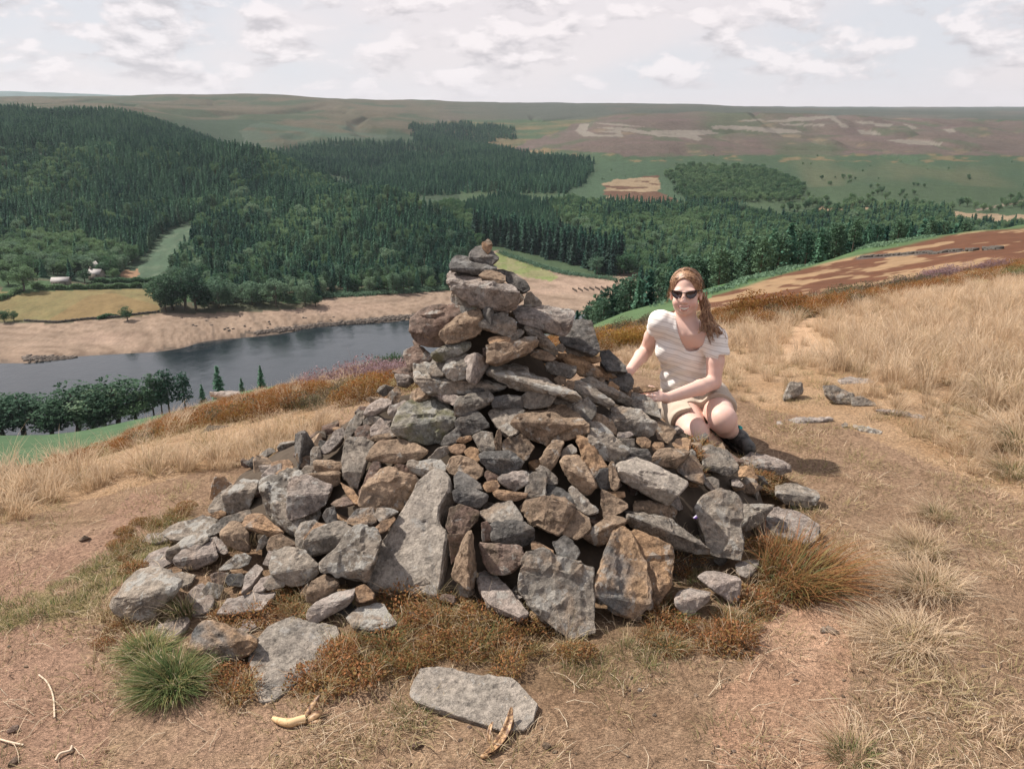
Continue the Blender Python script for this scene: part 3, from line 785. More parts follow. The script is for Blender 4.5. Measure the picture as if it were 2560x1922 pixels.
# hidden behind nearer trees: coarse depth buffer of tree crowns
zb = np.full((960, 1290), 1e9)
order = np.argsort(T_[:, 1]); vis = np.zeros(len(T_))
for i in order:
    if not seen[i]: continue
    w_ = max(1, int(size[i] * .16 / 2)); x0, x1 = int(px[i] / 2) - w_, int(px[i] / 2) + w_ + 1
    y0, y1 = int(tpy[i] / 2), int((tpy[i] + size[i] * .85) / 2) + 1
    y1 = min(y1, int(T_[i, 5] / 2)); x0 = max(x0, 0); y0 = max(y0, 0)
    blk = zb[y0:y1, x0:x1]
    if blk.size: vis[i] = (blk > T_[i, 1]).sum(); blk[blk > T_[i, 1]] = T_[i, 1]
GN_ = {'spruce': ('spruce_tree', 'dark green spruce of the dense valley plantation'), 'dark_spruce': ('spruce_tree', 'tall narrow dark spruce in the rows at the head of the bare shore'),
       'larch': ('larch_tree', 'lighter green larch in the valley plantation'), 'pine': ('pine_tree', 'tall pine in the wood below the brown slope'),
       'broad': ('broadleaf_tree', 'round broadleaf tree in the valley wood'), 'pale': ('broadleaf_tree', 'pale green broadleaf tree in the valley wood')}
single = np.zeros(len(T_), bool)
for grp, cnt in ((conif, 286), (~conif, 262)):
    sel = np.nonzero(grp & seen & (vis > 25))[0]
    sel = sel[np.argsort(-vis[sel])][:cnt]
    single[sel] = True
for i in np.nonzero(single)[0]:
    kd = kn[int(T_[i, 4])]
    nm, lab = GN_[kd]
    left = px[i] < 1230; Yv = T_[i, 1]
    if kd == 'dark_spruce' and not (1150 < px[i] < 1600 and Yv > 560): lab = 'very dark narrow spruce among the valley conifers'
    if kd == 'pine': lab = 'pine on the wooded hillside across the water' if left else ('tall pine in the wood behind the brown slope' if Yv < 560 else 'pine in the mixed wood beyond the head of the reservoir')
    elif kd in ('broad', 'pale', 'spruce', 'larch'):
        lab = lab.replace('in the valley', 'in the left hand' if left else 'in the right hand').replace('of the dense valley', 'of the left hand' if left else 'of the right hand')
    place_tree(T_[i, 0], Yv, T_[i, 2], T_[i, 3], kd, nm, lab, 'tree', lab.split(' ', 1)[1] + ' group')

def forest(name, label, kinds, mask):
    """one object that scatters whole trees over points"""
    ids = np.nonzero(mask)[0]
    src = bpy.data.collections.new(name + '_kinds')        # not linked to the scene
    base = {}; n = 0
    for kd in kinds:
        base[kd] = (n, len(TPL[kd]))
        for v, me in enumerate(TPL[kd]):
            o = bpy.data.objects.new('%s_%02d' % (name, n), me); src.objects.link(o); n += 1
    me = bpy.data.meshes.new(name)
    me.vertices.add(len(ids)); me.vertices.foreach_set('co', T_[ids, :3].astype(np.float32).ravel())
    a1 = me.attributes.new('pick', 'INT', 'POINT'); a2 = me.attributes.new('size', 'FLOAT', 'POINT'); a3 = me.attributes.new('turn', 'FLOAT', 'POINT')
    pk = np.array([base[kn[int(k)]][0] + int(rng.integers(base[kn[int(k)]][1])) for k in T_[ids, 4]], dtype=np.int32)
    a1.data.foreach_set('value', pk); a2.data.foreach_set('value', (T_[ids, 3] / 10).astype(np.float32))
    a3.data.foreach_set('value', rng.uniform(0, 6.283, len(ids)).astype(np.float32))
    o = bpy.data.objects.new(name, me); COL.objects.link(o)
    ng = bpy.data.node_groups.new(name, 'GeometryNodeTree')
    ng.interface.new_socket('Geometry', in_out='INPUT', socket_type='NodeSocketGeometry')
    ng.interface.new_socket('Geometry', in_out='OUTPUT', socket_type='NodeSocketGeometry')
    N = ng.nodes; L = ng.links
    gi = N.new('NodeGroupInput'); go = N.new('NodeGroupOutput'); ip = N.new('GeometryNodeInstanceOnPoints')
    ci = N.new('GeometryNodeCollectionInfo'); ci.inputs['Collection'].default_value = src
    ci.inputs['Separate Children'].default_value = True; ci.inputs['Reset Children'].default_value = True
    def att(nm_, ty):
        q = N.new('GeometryNodeInputNamedAttribute'); q.data_type = ty; q.inputs['Name'].default_value = nm_; return q.outputs['Attribute']
    ip.inputs['Pick Instance'].default_value = True
    L.new(gi.outputs[0], ip.inputs['Points']); L.new(ci.outputs[0], ip.inputs['Instance'])
    L.new(att('pick', 'INT'), ip.inputs['Instance Index'])
    cx = N.new('ShaderNodeCombineXYZ'); L.new(att('turn', 'FLOAT'), cx.inputs[2]); L.new(cx.outputs[0], ip.inputs['Rotation'])
    L.new(att('size', 'FLOAT'), ip.inputs['Scale']); L.new(ip.outputs[0], go.inputs[0])
    md = o.modifiers.new('trees', 'NODES'); md.node_group = ng
    tag(o, label, 'forest', kind='stuff')
    return o
forest('conifer_forest', 'dense dark conifer forest covering the valley sides', ['spruce', 'dark_spruce', 'larch', 'pine'], conif & ~single)
forest('broadleaf_woodland', 'mixed green broadleaf woodland filling the valley floor', ['broad', 'pale'], ~conif & ~single)
# ------------------------------------------------------------ the cairn
CX, CY = -0.10, 3.42
PROF = [(0, 1.10), (.10, 1.02), (.19, .86), (.25, .74), (.33, .56), (.50, .38), (.72, .235), (.95, .11), (1.18, 0.0), (1.6, -.1)]
PROF_R = [(0, 1.10), (.10, 1.02), (.19, .86), (.25, .74), (.33, .60), (.45, .51), (.56, .44), (.68, .345), (.90, .18), (1.18, 0.0), (1.6, -.1)]
def cairn_h(x, Y):
    dx = (np.asarray(x, float) - CX); dy = np.asarray(Y, float) - CY
    r = np.hypot(dx / 1.21, np.where(dy > 0, dy * 1.5, dy))
    w = sstep(dx / np.maximum(r, .01), .25, .95)
    return np.interp(r, [p[0] for p in PROF], [p[1] for p in PROF]) * (1 - w) + np.interp(r, [p[0] for p in PROF_R], [p[1] for p in PROF_R]) * w
def surf(x, Y): return np.maximum(Hgt(x, Y), cairn_h(x, Y))
def hit(px, py, off=0.0, lo=1.2, hi=9.0):
    """where the sight line of a photo pixel meets the cairn or the ground"""
    Ys = np.linspace(lo, hi, 2400)
    dx = (px - 1280) / FPX; dy = (961 - py) / FPX
    q = CP + dy * SP
    x = dx / q * Ys; z = CAMZ + (-SP + dy * CP) / q * Ys
    d = z - surf(x, Ys)
    k = int(np.argmax(d < 0))
    if not (d < 0).any() or Ys[k] > 4.6 and py < 1010 and 900 < px < 1640: 
        m = (Ys < 4.4); k = int(np.argmin(np.where(m, np.maximum(d, 0) + .4 * np.abs(Ys - CY), 9)))
    return float(Ys[k]) - off

def ground_Y(px, py):
    Ys = np.geomspace(.8, 14, 900); dx = (px - 1280) / FPX; dy = (961 - py) / FPX; q = CP + dy * SP
    d = CAMZ + (-SP + dy * CP) / q * Ys - Hgt(dx / q * Ys, Ys); k = int(np.argmax(d < 0))
    return float(Ys[k]) if (d < 0).any() else 99.0
def stone_mat(name, c1, c2, stain, lich, pale=(.42, .40, .36), moss=0.0):
    m, t, b = material(name, 0.88, 0.22)
    oc = t.new('ShaderNodeTexCoord').outputs['Object']
    oi = t.new('ShaderNodeObjectInfo')
    off = t.new('ShaderNodeCombineXYZ', in_0=t.math('MULTIPLY', oi.outputs['Random'], 37.0), in_1=t.math('MULTIPLY', oi.outputs['Random'], 91.0)).outputs[0]
    oc = t.vmath('ADD', oc, off)
    a = t.noise(oc, 4.5, 4, 0.6, 0.6); b1 = t.noise(t.vmath('ADD', oc, (5, 9, 2)), 9.0, 5, 0.65, 0.3)
    col = t.mix(t.ramp(a, .38, .62), c4(c1), c4(c2))
    col = t.mix(t.math('MULTIPLY', t.ramp(b1, .50, .68), stain[3]), col, c4(stain[:3]))
    fine = t.noise(oc, 55.0, 5, 0.7); med = t.noise(oc, 20.0, 5, 0.72)
    vf = t.noise(oc, 150.0, 3, 0.7)
    v = t.math('ADD', t.math('ADD', 0.96, t.math('MULTIPLY', t.math('SUBTRACT', vf, .5), 1.3)), t.math('ADD', t.math('MULTIPLY', t.math('SUBTRACT', fine, .5), 2.4), t.math('MULTIPLY', t.math('SUBTRACT', med, .5), 2.3)))
    v = t.math('ADD', v, t.math('MULTIPLY', oi.outputs['Random'], 0.38))
    col = t.vmath('SCALE', col, t.math('MAXIMUM', v, .2))
    dk = t.math('MULTIPLY', t.ramp(t.noise(t.vmath('ADD', oc, (1, 4, 8)), 6.5, 6, 0.72), .55, .62), .6 if lich > .3 else .4)
    col = t.mix(dk, col, (.055, .052, .05, 1))
    ln = t.noise(t.vmath('ADD', oc, (11, 3, 6)), 13.0, 6, 0.7, 0.4)
    lf = t.math('MULTIPLY', t.ramp(ln, .60 - .13 * lich, .635 - .10 * lich), .45 + .5 * lich)
    col = t.mix(lf, col, c4(pale))
    sp = t.new('ShaderNodeTexVoronoi', in_Vector=oc, in_Scale=30.0).outputs['Distance']
    col = t.mix(t.math('MULTIPLY', t.math('SUBTRACT', 1.0, t.ramp(sp, .05, .13)), t.ramp(ln, .48, .56)), col, c4(pale))
    if moss:
        col = t.mix(t.math('MULTIPLY', t.ramp(t.noise(oc, 7.0, 4, .6), .5, .62), moss), col, (.12, .115, .045, 1))
    t.l.new(col, b.inputs['Base Color'])
    bp = t.new('ShaderNodeBump', in_Strength=1.0, in_Distance=0.026)
    h = t.math('ADD', t.math('MULTIPLY', t.noise(oc, 24.0, 7, 0.78), .9), t.math('ADD', t.math('MULTIPLY', fine, .3), t.math('MULTIPLY', vf, .1)))
    st = t.new('ShaderNodeTexVoronoi', in_Vector=t.vmath('MULTIPLY', oc, (7, 7, 22)), in_Scale=1.0).outputs['Distance']
    t.l.new(t.math('ADD', h, t.math('MULTIPLY', st, .3)), bp.inputs['Height'])
    t.l.new(bp.outputs[0], b.inputs['Normal'])
    return m
STONE = {
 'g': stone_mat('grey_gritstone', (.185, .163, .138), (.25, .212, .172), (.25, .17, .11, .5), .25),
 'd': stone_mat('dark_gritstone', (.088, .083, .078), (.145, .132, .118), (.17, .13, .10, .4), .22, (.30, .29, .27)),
 't': stone_mat('brown_gritstone', (.215, .155, .108), (.265, .19, .13), (.16, .105, .07, .6), .15),
 'o': stone_mat('orange_gritstone', (.34, .215, .125), (.28, .185, .12), (.20, .12, .07, .5), .05),
 'p': stone_mat('pale_gritstone', (.29, .238, .205), (.255, .218, .190), (.24, .175, .13, .45), .22),
 'l': stone_mat('lichened_gritstone', (.21, .182, .150), (.275, .228, .182), (.21, .15, .11, .35), .75),
 'r': stone_mat('rusty_gritstone', (.165, .110, .085), (.20, .145, .115), (.10, .065, .05, .6), .2, moss=.2),
 's': stone_mat('sunny_slab', (.30, .258, .215), (.27, .236, .198), (.20, .175, .15, .3), .12, (.38, .36, .33)),  # smoother, paler stone used for the broad slabs
 'm': stone_mat('mossy_gritstone', (.17, .165, .145), (.21, .185, .15), (.14, .13, .06, .6), .25, moss=.7),
 'b': stone_mat('two_tone_gritstone', (.155, .150, .142), (.36, .235, .14), (.22, .15, .10, .4), .15),
}
TONE = {'g': 'grey', 'd': 'dark grey', 't': 'brown', 'o': 'orange tan', 'p': 'pale buff', 'l': 'lichen-spotted grey', 'r': 'rusty brown', 's': 'smooth pale grey', 'm': 'mossy grey', 'b': 'grey and orange'}

def rock_mesh(name, pts3, mat, edge=.013, rough=1.0, seed=0, bev=None):
    """convex blocky stone round the given points, chipped edges, broken faces"""
    bmx = bmesh.new()
    c = sum((Vector(p) for p in pts3), Vector()) / len(pts3)
    for p in pts3: bmx.verts.new(Vector(p) - c)
    r = bmesh.ops.convex_hull(bmx, input=bmx.verts[:])
    junk = [e for e in r['geom_interior'] + r['geom_unused'] if isinstance(e, bmesh.types.BMVert)]
    if junk: bmesh.ops.delete(bmx, geom=list(set(junk)), context='VERTS')
    loose = [v for v in bmx.verts if not v.link_faces]
    if loose: bmesh.ops.delete(bmx, geom=loose, context='VERTS')
    bmesh.ops.dissolve_limit(bmx, angle_limit=.12, verts=bmx.verts[:], edges=bmx.edges[:])
    ext = [max(v.co[k] for v in bmx.verts) - min(v.co[k] for v in bmx.verts) for k in range(3)]
    size = sorted(ext)[1]
    finish_rock(bmx, size, edge, rough, seed, bev)
    me = bpy.data.meshes.new(name); bmx.to_mesh(me); bmx.free()
    me.materials.append(mat)
    o = bpy.data.objects.new(name, me); o.location = c; COL.objects.link(o)
    return o

def finish_rock(bmx, size, edge, rough, seed, bev=None):
    bw = bev if bev is not None else min(.007, size * .04)
    bmesh.ops.bevel(bmx, geom=bmx.edges[:], offset=bw, segments=1, profile=.6, affect='EDGES', clamp_overlap=True)
    bmesh.ops.triangulate(bmx, faces=bmx.faces[:])
    edge = max(edge, size / 26)
    for it in range(7):
        lg = [e for e in bmx.edges if e.calc_length() > edge * 1.5]
        if not lg or len(bmx.faces) > 7000: break
        bmesh.ops.subdivide_edges(bmx, edges=lg, cuts=1, use_grid_fill=False)
        bmesh.ops.triangulate(bmx, faces=[f for f in bmx.faces if len(f.verts) > 3])
    bmx.normal_update()
    o = Vector((seed * 3.7, seed * 1.3, seed * 5.1))
    a1 = size * .018 * rough; a2 = size * .024 * rough; k1 = 1.6 / max(size, .05); k2 = 5.5 / max(size, .05)
    mv = []
    for v in bmx.verts:
        p = v.co
        q = p * k1 + o
        n = mnoise.noise(q) * a1 + a2 * .7
        q2 = p * k2 + o
        rr = abs(mnoise.noise(q2)); n -= rr * a2 * 1.6
        cell = mnoise.cell(p * (k1 * 1.7) + Vector((0, 0, mnoise.noise(q2 * .5) * .6)) + o)
        n += (cell - .5) * a2 * .9
        n += mnoise.noise(p * 60 + o) * .0016
        mv.append(v.normal * n)
    for v, d in zip(bmx.verts, mv): v.co += d
    for f in bmx.faces: f.smooth = False

def plane_pt(px, py, C, n):
    dx = (px - 1280) / FPX; dy = (961 - py) / FPX
    d = Vector((dx, CP + dy * SP, -SP + dy * CP)); o = Vector((0, 0, CAMZ))
    den = d.dot(n)
    if abs(den) < .02: den = -.02
    return o + d * ((C - o).dot(n) / den)

FR = {1: (960, 580, .3311), 2: (680, 1000, .30105), 3: (1200, 1000, .30105), 4: (260, 1250, .3311), 5: (850, 1300, .3371), 6: (1450, 1100, .3311),
      7: (0, 900, .6151), 8: (1900, 600, .36125)}
NRM = {'U': Vector((0, -.50, .86)), 'F': Vector((0, -.93, .36)), 'M': Vector((0, -.72, .70)), 'G': Vector((0, -.06, 1)), 'L': Vector((-.55, -.62, .56)), 'R': Vector((.80, -.50, .33)), 'T': Vector((0, -.30, .95))}
# frame, tone, short name, outline, ridge, planes (above/left of the ridge, below/right of it), lift towards the camera
ST = [
(1,'t','tiny brown stone on the very tip',[(762,70),(782,50),(812,70),(817,92),(790,99),(762,86)],None,'M',.0),
(1,'o','small pale orange upright stone below the tip',[(738,85),(750,75),(775,90),(808,98),(815,120),(800,135),(795,155),(780,165),(762,140),(745,120)],None,'F',.02),
(1,'d','dark flat capstone under the orange tip stones',[(648,185),(655,150),(690,115),(735,105),(790,140),(830,160),(862,190),(855,205),(800,250),(760,240),(690,225),(650,205)],[(640,188),(700,205),(760,200),(870,192)],'UF',0),
(1,'d','dark wedge stone jutting left below the capstone',[(502,250),(515,215),(545,180),(600,178),(650,185),(700,215),(760,235),(840,262),(845,290),(740,325),(690,325),(600,300),(510,275)],[(495,262),(600,282),(700,292),(850,278)],'UF',.0),
(1,'p','big pale block of the upper stack',[(490,340),(500,300),(530,290),(620,300),(740,335),(900,375),(960,395),(1020,450),(1020,480),(990,560),(900,590),(700,570),(640,545),(600,490),(520,425),(492,390)],[(485,375),(600,440),(690,440),(850,455),(1025,472)],'TF',.03),
(1,'t','small brown stone on the big pale block',[(720,330),(760,295),(810,290),(880,310),(915,330),(915,365),(880,385),(800,372),(760,352)],[(715,332),(800,348),(920,346)],'UF',.03),
(1,'d','dark humped stone overhanging right of the pale block',[(845,290),(920,290),(1000,320),(1060,370),(1090,415),(1085,435),(1050,450),(1000,425),(960,400),(925,372),(915,330),(870,305)],None,'M',-.04),
(1,'g','grey stone peeping out behind the upper stack',[(1060,505),(1080,460),(1110,450),(1150,490),(1192,530),(1187,558),(1060,562)],None,'F',-.15),
(1,'r','small rusty stone right of the big pale block',[(960,410),(1020,440),(1055,490),(1050,515),(1010,545),(970,540)],None,'F',-.03),
(1,'l','white-spotted stone under the left end of the pale block',[(505,500),(515,460),(560,450),(620,465),(655,530),(655,568),(600,562),(550,547),(512,530)],None,'F',.0),
(1,'m','mossy prop stone in the dark gap of the stack',[(575,562),(700,562),(692,605),(640,618),(583,612)],None,'F',-.04),
(1,'r','large rounded rusty boulder at the left shoulder',[(205,690),(215,660),(290,590),(330,570),(440,575),(520,545),(562,570),(580,625),(540,720),(500,820),(440,855),(300,857),(235,822),(208,770)],[(200,690),(300,668),(420,650),(585,625)],'UF',.02),
(1,'t','brown block right against the rusty boulder',[(430,750),(520,670),(620,600),(700,570),(735,640),(735,740),(690,790),(600,820),(480,840),(430,800)],[(420,752),(560,690),(740,640)],'UF',.05),
(1,'g','grey wedge in the middle under the pale blocks',[(725,690),(760,650),(830,615),(900,610),(980,670),(990,690),(980,760),(940,790),(870,770),(800,735),(730,715)],[(718,690),(830,695),(940,722),(992,700)],'UF',.02),
(1,'p','large pale flat-topped block at the right shoulder',[(980,600),(1000,570),(1060,558),(1300,570),(1425,590),(1432,625),(1405,700),(1370,775),(1330,775),(1220,740),(1120,700),(1030,690),(1000,640)],[(975,632),(1100,662),(1250,690),(1420,690)],'TF',.02),
(1,'o','small reddish flat stone left of centre gap',[(785,805),(830,788),(900,785),(950,800),(940,840),(870,857),(800,845)],[(780,822),(870,822),(945,812)],'UF',.03),
(1,'g','small grey wedge leaning on the reddish flat stone',[(900,790),(960,745),(1030,730),(1052,765),(990,820),(945,840)],None,'M',.0),
(1,'g','tapering diagonal grey stone under the right block',[(1060,720),(1085,705),(1190,750),(1240,800),(1305,880),(1305,905),(1280,930),(1220,890),(1140,830),(1075,760)],[(1060,725),(1160,775),(1240,850),(1305,900)],'UF',.02),
(1,'t','brown squared block tilting up to the right',[(785,850),(880,860),(1000,820),(1100,785),(1145,785),(1165,830),(1150,860),(1090,910),(1000,945),(860,990),(785,985)],[(780,864),(900,877),(1050,838),(1165,808)],'UF',.06),
(1,'d','dark boulder with white streaks behind the right shoulder',[(1330,800),(1390,720),(1420,675),(1480,660),(1560,680),(1590,760),(1625,870),(1625,890),(1580,915),(1530,885),(1480,875),(1400,862),(1350,845)],None,'U',-.03),
(1,'g','small grey flat stone below the streaked boulder',[(1370,892),(1400,872),(1480,875),(1560,910),(1540,930),(1450,937),(1395,922)],[(1365,900),(1450,905),(1560,918)],'UF',.02),
(1,'o','thin orange tan tile near the top of the right flank',[(1490,938),(1520,928),(1630,945),(1638,975),(1580,987),(1510,965)],[(1485,948),(1580,965),(1640,962)],'UF',.03),
(1,'o','long orange tan slab on the upper right flank',[(1305,920),(1340,905),(1430,930),(1510,960),(1600,1010),(1640,1060),(1640,1085),(1560,1092),(1480,1082),(1440,1035),(1340,955)],[(1300,932),(1420,965),(1520,1030),(1645,1078)],'UF',.02),
(1,'t','low brown stone beside the squared block',[(1100,890),(1160,880),(1240,905),(1300,950),(1270,970),(1180,962),(1110,932)],None,'M',.0),
(1,'g','loaf-shaped grey stone under the orange slab',[(1225,990),(1250,968),(1340,985),(1445,1010),(1450,1050),(1410,1102),(1340,1092),(1260,1072),(1230,1045)],[(1220,1002),(1330,1018),(1452,1035)],'UF',.04),
(1,'d','dark slab on the skyline above the left hand',[(1640,905),(1700,900),(1760,960),(1820,1010),(1832,1052),(1760,1040),(1690,1040),(1640,980)],None,'U',-.04),
(1,'o','narrow orange stone behind the hand stones',[(1600,1010),(1650,1020),(1700,1090),(1700,1120),(1660,1110),(1635,1070)],None,'M',.0),
(1,'o','tiny tan chip beside the far hand',[(1670,1040),(1720,1062),(1760,1090),(1720,1107),(1690,1088)],None,'M',.0),
(1,'d','dark angular stone the reaching hand rests on',[(1690,1112),(1740,1060),(1840,1060),(1885,1110),(1870,1180),(1830,1202),(1760,1175),(1700,1152)],[(1685,1118),(1780,1135),(1888,1112)],'UF',.03),
(1,'l','small spotted stone below the right block',[(1300,860),(1340,840),(1372,880),(1350,908),(1308,895)],None,'F',.0),
(1,'r','rusty stone sticking out at the far left edge of the stack',[(148,940),(160,895),(220,865),(290,870),(350,930),(355,960),(300,970),(230,1020),(200,1050),(190,990)],[(142,950),(230,958),(360,945)],'UF',.02),
(1,'m','grey mossy stone below the rusty boulder',[(360,910),(420,880),(500,840),(580,815),(650,828),(650,870),(560,930),(480,970),(400,977),(365,945)],[(355,917),(450,922),(560,885),(655,850)],'UF',.02),
(1,'g','grey triangular chip left of the spotted block',[(330,1060),(360,1000),(460,975),(492,980),(450,1040),(445,1082),(380,1087)],None,'M',.03),
(1,'l','chunky spotted block left of centre',[(440,1040),(480,960),(560,910),(620,920),(655,960),(640,1060),(625,1100),(540,1120),(480,1092)],[(436,1030),(540,1000),(660,1000)],'UF',.06),
(1,'p','upright pinkish stone standing on the flat ledge',[(595,960),(640,925),(710,910),(770,960),(790,1010),(740,1080),(700,1145),(660,1140),(630,1100),(610,1020)],[(690,905),(690,1020),(672,1150)],'LR',.08),
(1,'l','wide pale ledge slab on the left of the stack',[(235,1090),(250,1000),(320,985),(440,1060),(600,1090),(800,1105),(900,1130),(915,1160),(860,1195),(700,1217),(600,1217),(440,1225),(330,1210),(250,1130)],[(230,1105),(420,1155),(600,1190),(920,1158)],'TF',-.02),
(1,'p','pale sloping stone under the wide ledge',[(330,1200),(420,1180),(520,1215),(582,1240),(560,1292),(520,1302),(440,1258)],None,'U',.0),
(1,'l','long lichened slab sloping across the middle',[(780,1040),(820,990),(870,985),(1000,1040),(1140,1060),(1240,1100),(1320,1150),(1400,1210),(1470,1250),(1440,1290),(1340,1245),(1200,1215),(1100,1205),(990,1175),(880,1125),(800,1078)],[(775,1052),(900,1085),(1100,1150),(1300,1195),(1460,1268)],'TF',.05),
(1,'g','flat-faced grey stone below the long lichened slab',[(1040,1240),(1110,1185),(1220,1160),(1290,1190),(1300,1240),(1250,1310),(1150,1327),(1060,1327)],None,'F',.09),
(1,'d','dark speckled block beside the flat-faced grey stone',[(815,1290),(840,1240),(900,1228),(1035,1240),(1042,1325),(920,1328),(830,1328)],[(812,1262),(900,1258),(1040,1262)],'UF',.05),
(1,'g','grey stone with a sharp crest left of the dark speckled block',[(535,1310),(560,1250),(640,1225),(790,1205),(828,1245),(820,1275),(720,1330),(640,1370),(540,1400)],[(530,1330),(640,1305),(740,1275),(830,1255)],'UF',.04),
(1,'d','dark square block under the crested grey stone',[(540,1440),(560,1400),(690,1350),(730,1380),(780,1440),(785,1470),(740,1492),(600,1547),(550,1500)],[(535,1425),(640,1420),(780,1420)],'UF',.04),
(1,'g','grey wedge half hidden below the lichened slab end',[(1280,1290),(1290,1240),(1330,1230),(1440,1290),(1432,1347),(1360,1332)],None,'M',.0),
(1,'t','small brown cube in the gap below the loaf stone',[(1285,1110),(1320,1085),(1375,1100),(1370,1142),(1330,1162),(1300,1142)],None,'F',.03),
(1,'t','small brown chip right of the little cube',[(1365,1152),(1390,1118),(1440,1130),(1425,1192),(1390,1197)],None,'F',.02),
(1,'l','long mottled bar on the right flank',[(1425,1180),(1445,1130),(1480,1120),(1560,1160),(1640,1210),(1730,1270),(1732,1300),(1700,1322),(1600,1290),(1500,1240)],[(1420,1190),(1500,1205),(1600,1262),(1730,1312)],'UF',.06),
(1,'g','long grey bar just above the mottled bar',[(1500,1120),(1570,1095),(1640,1130),(1740,1190),(1840,1230),(1875,1260),(1860,1300),(1820,1312),(1740,1272),(1640,1210),(1560,1160)],[(1500,1132),(1640,1185),(1760,1245),(1868,1292)],'UF',.03),
(1,'g','upright grey tooth right of the big brown slab',[(1430,1310),(1480,1260),(1540,1255),(1600,1310),(1605,1360),(1560,1430),(1520,1442),(1440,1382)],None,'M',.06),
(1,'g','large loaf-shaped grey stone beside the bent knee',[(1690,1400),(1720,1330),(1800,1320),(1950,1350),(2050,1430),(2060,1460),(2010,1540),(1900,1542),(1780,1502),(1700,1452)],[(1685,1412),(1850,1440),(2062,1455)],'UF',.04),
(1,'g','grey stone in shade under the ringed hand',[(1850,1290),(1880,1210),(1980,1230),(2060,1290),(2090,1400),(1990,1372),(1900,1332)],None,'U',-.02),
(1,'o','flat orange stone just beneath the ringed hand',[(1875,1180),(1960,1160),(2060,1172),(2070,1192),(1980,1207),(1890,1218)],None,'M',.0),
(1,'t','brown slanting stone right of the grey tooth',[(1600,1370),(1660,1380),(1720,1420),(1755,1490),(1750,1530),(1700,1502),(1600,1440),(1570,1430)],None,'M',.0),
(1,'t','big brown slab in the middle of the cairn',[(965,1400),(1060,1345),(1100,1315),(1370,1320),(1440,1360),(1450,1385),(1530,1460),(1540,1510),(1460,1532),(1400,1562),(1250,1602),(1130,1572),(1040,1532),(970,1462)],[(960,1428),(1060,1450),(1140,1500),(1300,1522),(1545,1492)],'TF',.09),
(1,'g','grey slab tucked under the left of the big brown slab',[(785,1370),(850,1320),(1000,1325),(1060,1345),(1000,1400),(1010,1510),(940,1542),(880,1492),(800,1402)],None,'U',.03),
(1,'m','large flat-topped block with a mossy front left of centre',[(50,1480),(130,1320),(270,1245),(380,1240),(480,1300),(530,1370),(520,1440),(460,1570),(400,1592),(310,1607),(200,1572),(100,1532)],[(60,1420),(250,1425),(420,1425),(530,1395)],'TF',.07),
(2,'p','long pale slab above the left shoulder of the heap',[(755,115),(820,30),(900,-20),(1000,-10),(1000,20),(985,60),(900,110),(830,140),(775,137)],[(750,120),(850,105),(1000,40)],'UF',.02),
(2,'p','pale stone between long pale slab and mossy-fronted block',[(965,112),(975,50),(1100,0),(1130,20),(1060,120),(1010,137)],[(958,100),(1040,90),(1110,40)],'UF',.03),
(2,'g','narrow grey stone on the left skyline of the heap',[(600,270),(640,190),(700,110),(760,85),(777,135),(740,200),(650,300),(615,327)],None,'U',.02),
(2,'r','rounded rusty cobble beside the narrow skyline stone',[(690,270),(720,225),(790,205),(835,230),(830,300),(780,332),(710,322)],None,'M',.02),
(2,'p','pointed pale stone right of the rusty cobble',[(820,240),(870,190),(900,150),(940,190),(1000,250),(990,277),(880,287),(830,292)],None,'U',.02),
(2,'g','small grey chip above the rusty cobble',[(755,175),(800,140),(890,140),(870,180),(820,202),(765,217)],None,'F',.0),
(2,'t','thin brown tile under the pointed pale stone',[(790,332),(860,290),(950,275),(1020,280),(1022,302),(900,342),(820,347)],[(785,330),(900,305),(1025,290)],'UF',.04),
(2,'p','pale leaning slab behind the dark standing stone',[(400,420),(420,380),(520,260),(590,230),(602,290),(560,350),(490,420),(440,442)],None,'U',.02),
(2,'d','dark standing stone upright at the left of the heap',[(183,330),(190,280),(250,255),(285,275),(330,340),(350,370),(320,440),(300,530),(220,592),(200,500),(190,400)],[(262,250),(245,400),(228,600)],'LR',.06),
(2,'g','small upright grey stone beside the dark standing stone',[(320,430),(345,390),(395,390),(410,470),(400,500),(345,510),(320,540)],None,'F',.05),
(2,'o','orange tan cobble left of the dark standing stone',[(0,520),(60,500),(140,495),(165,530),(180,592),(60,612),(0,612)],None,'U',-.02),
(2,'t','flat brown stone at the foot of the standing stone',[(345,510),(370,495),(480,500),(570,515),(577,560),(540,592),(400,602),(355,582)],[(340,530),(460,538),(580,530)],'UF',.07),
(2,'g','small grey cobble left of the flat brown stone',[(230,600),(280,545),(350,545),(362,575),(330,607),(260,632),(235,632)],None,'M',.05),
(2,'t','brown layered stone just under the flat brown stone',[(295,620),(340,605),(540,585),(567,610),(560,680),(500,722),(400,692),(310,642)],[(290,632),(420,628),(570,612)],'UF',.08),
(2,'l','big lichened boulder beneath the pale angular block',[(-110,700),(-60,640),(100,600),(215,600),(330,700),(400,900),(350,1000),(200,1100),(180,1122),(110,1092),(0,992),(-60,900)],[(-120,720),(0,800),(120,950),(180,1130)],'UF',.0),
(2,'p','pale angular block perched on the big lichened boulder',[(130,700),(150,650),(290,630),(330,640),(485,710),(482,750),(440,860),(340,930),(150,992),(130,950),(126,800)],[(122,905),(230,850),(380,815),(480,770)],'UF',.13),
(2,'g','grey kite-shaped stone right of the flat brown stone',[(590,480),(610,350),(640,320),(780,325),(840,360),(810,430),(740,600),(710,725),(640,702),(600,640),(585,560)],[(580,600),(690,665),(745,600)],'MF',.10),
(2,'t','brown stone with a white lichen patch under the mossy-fronted block',[(790,480),(850,380),(900,345),(1080,325),(1200,370),(1272,410),(1272,435),(1220,482),(1060,522),(900,502),(800,502)],[(785,470),(950,435),(1120,428),(1278,425)],'UF',.08),
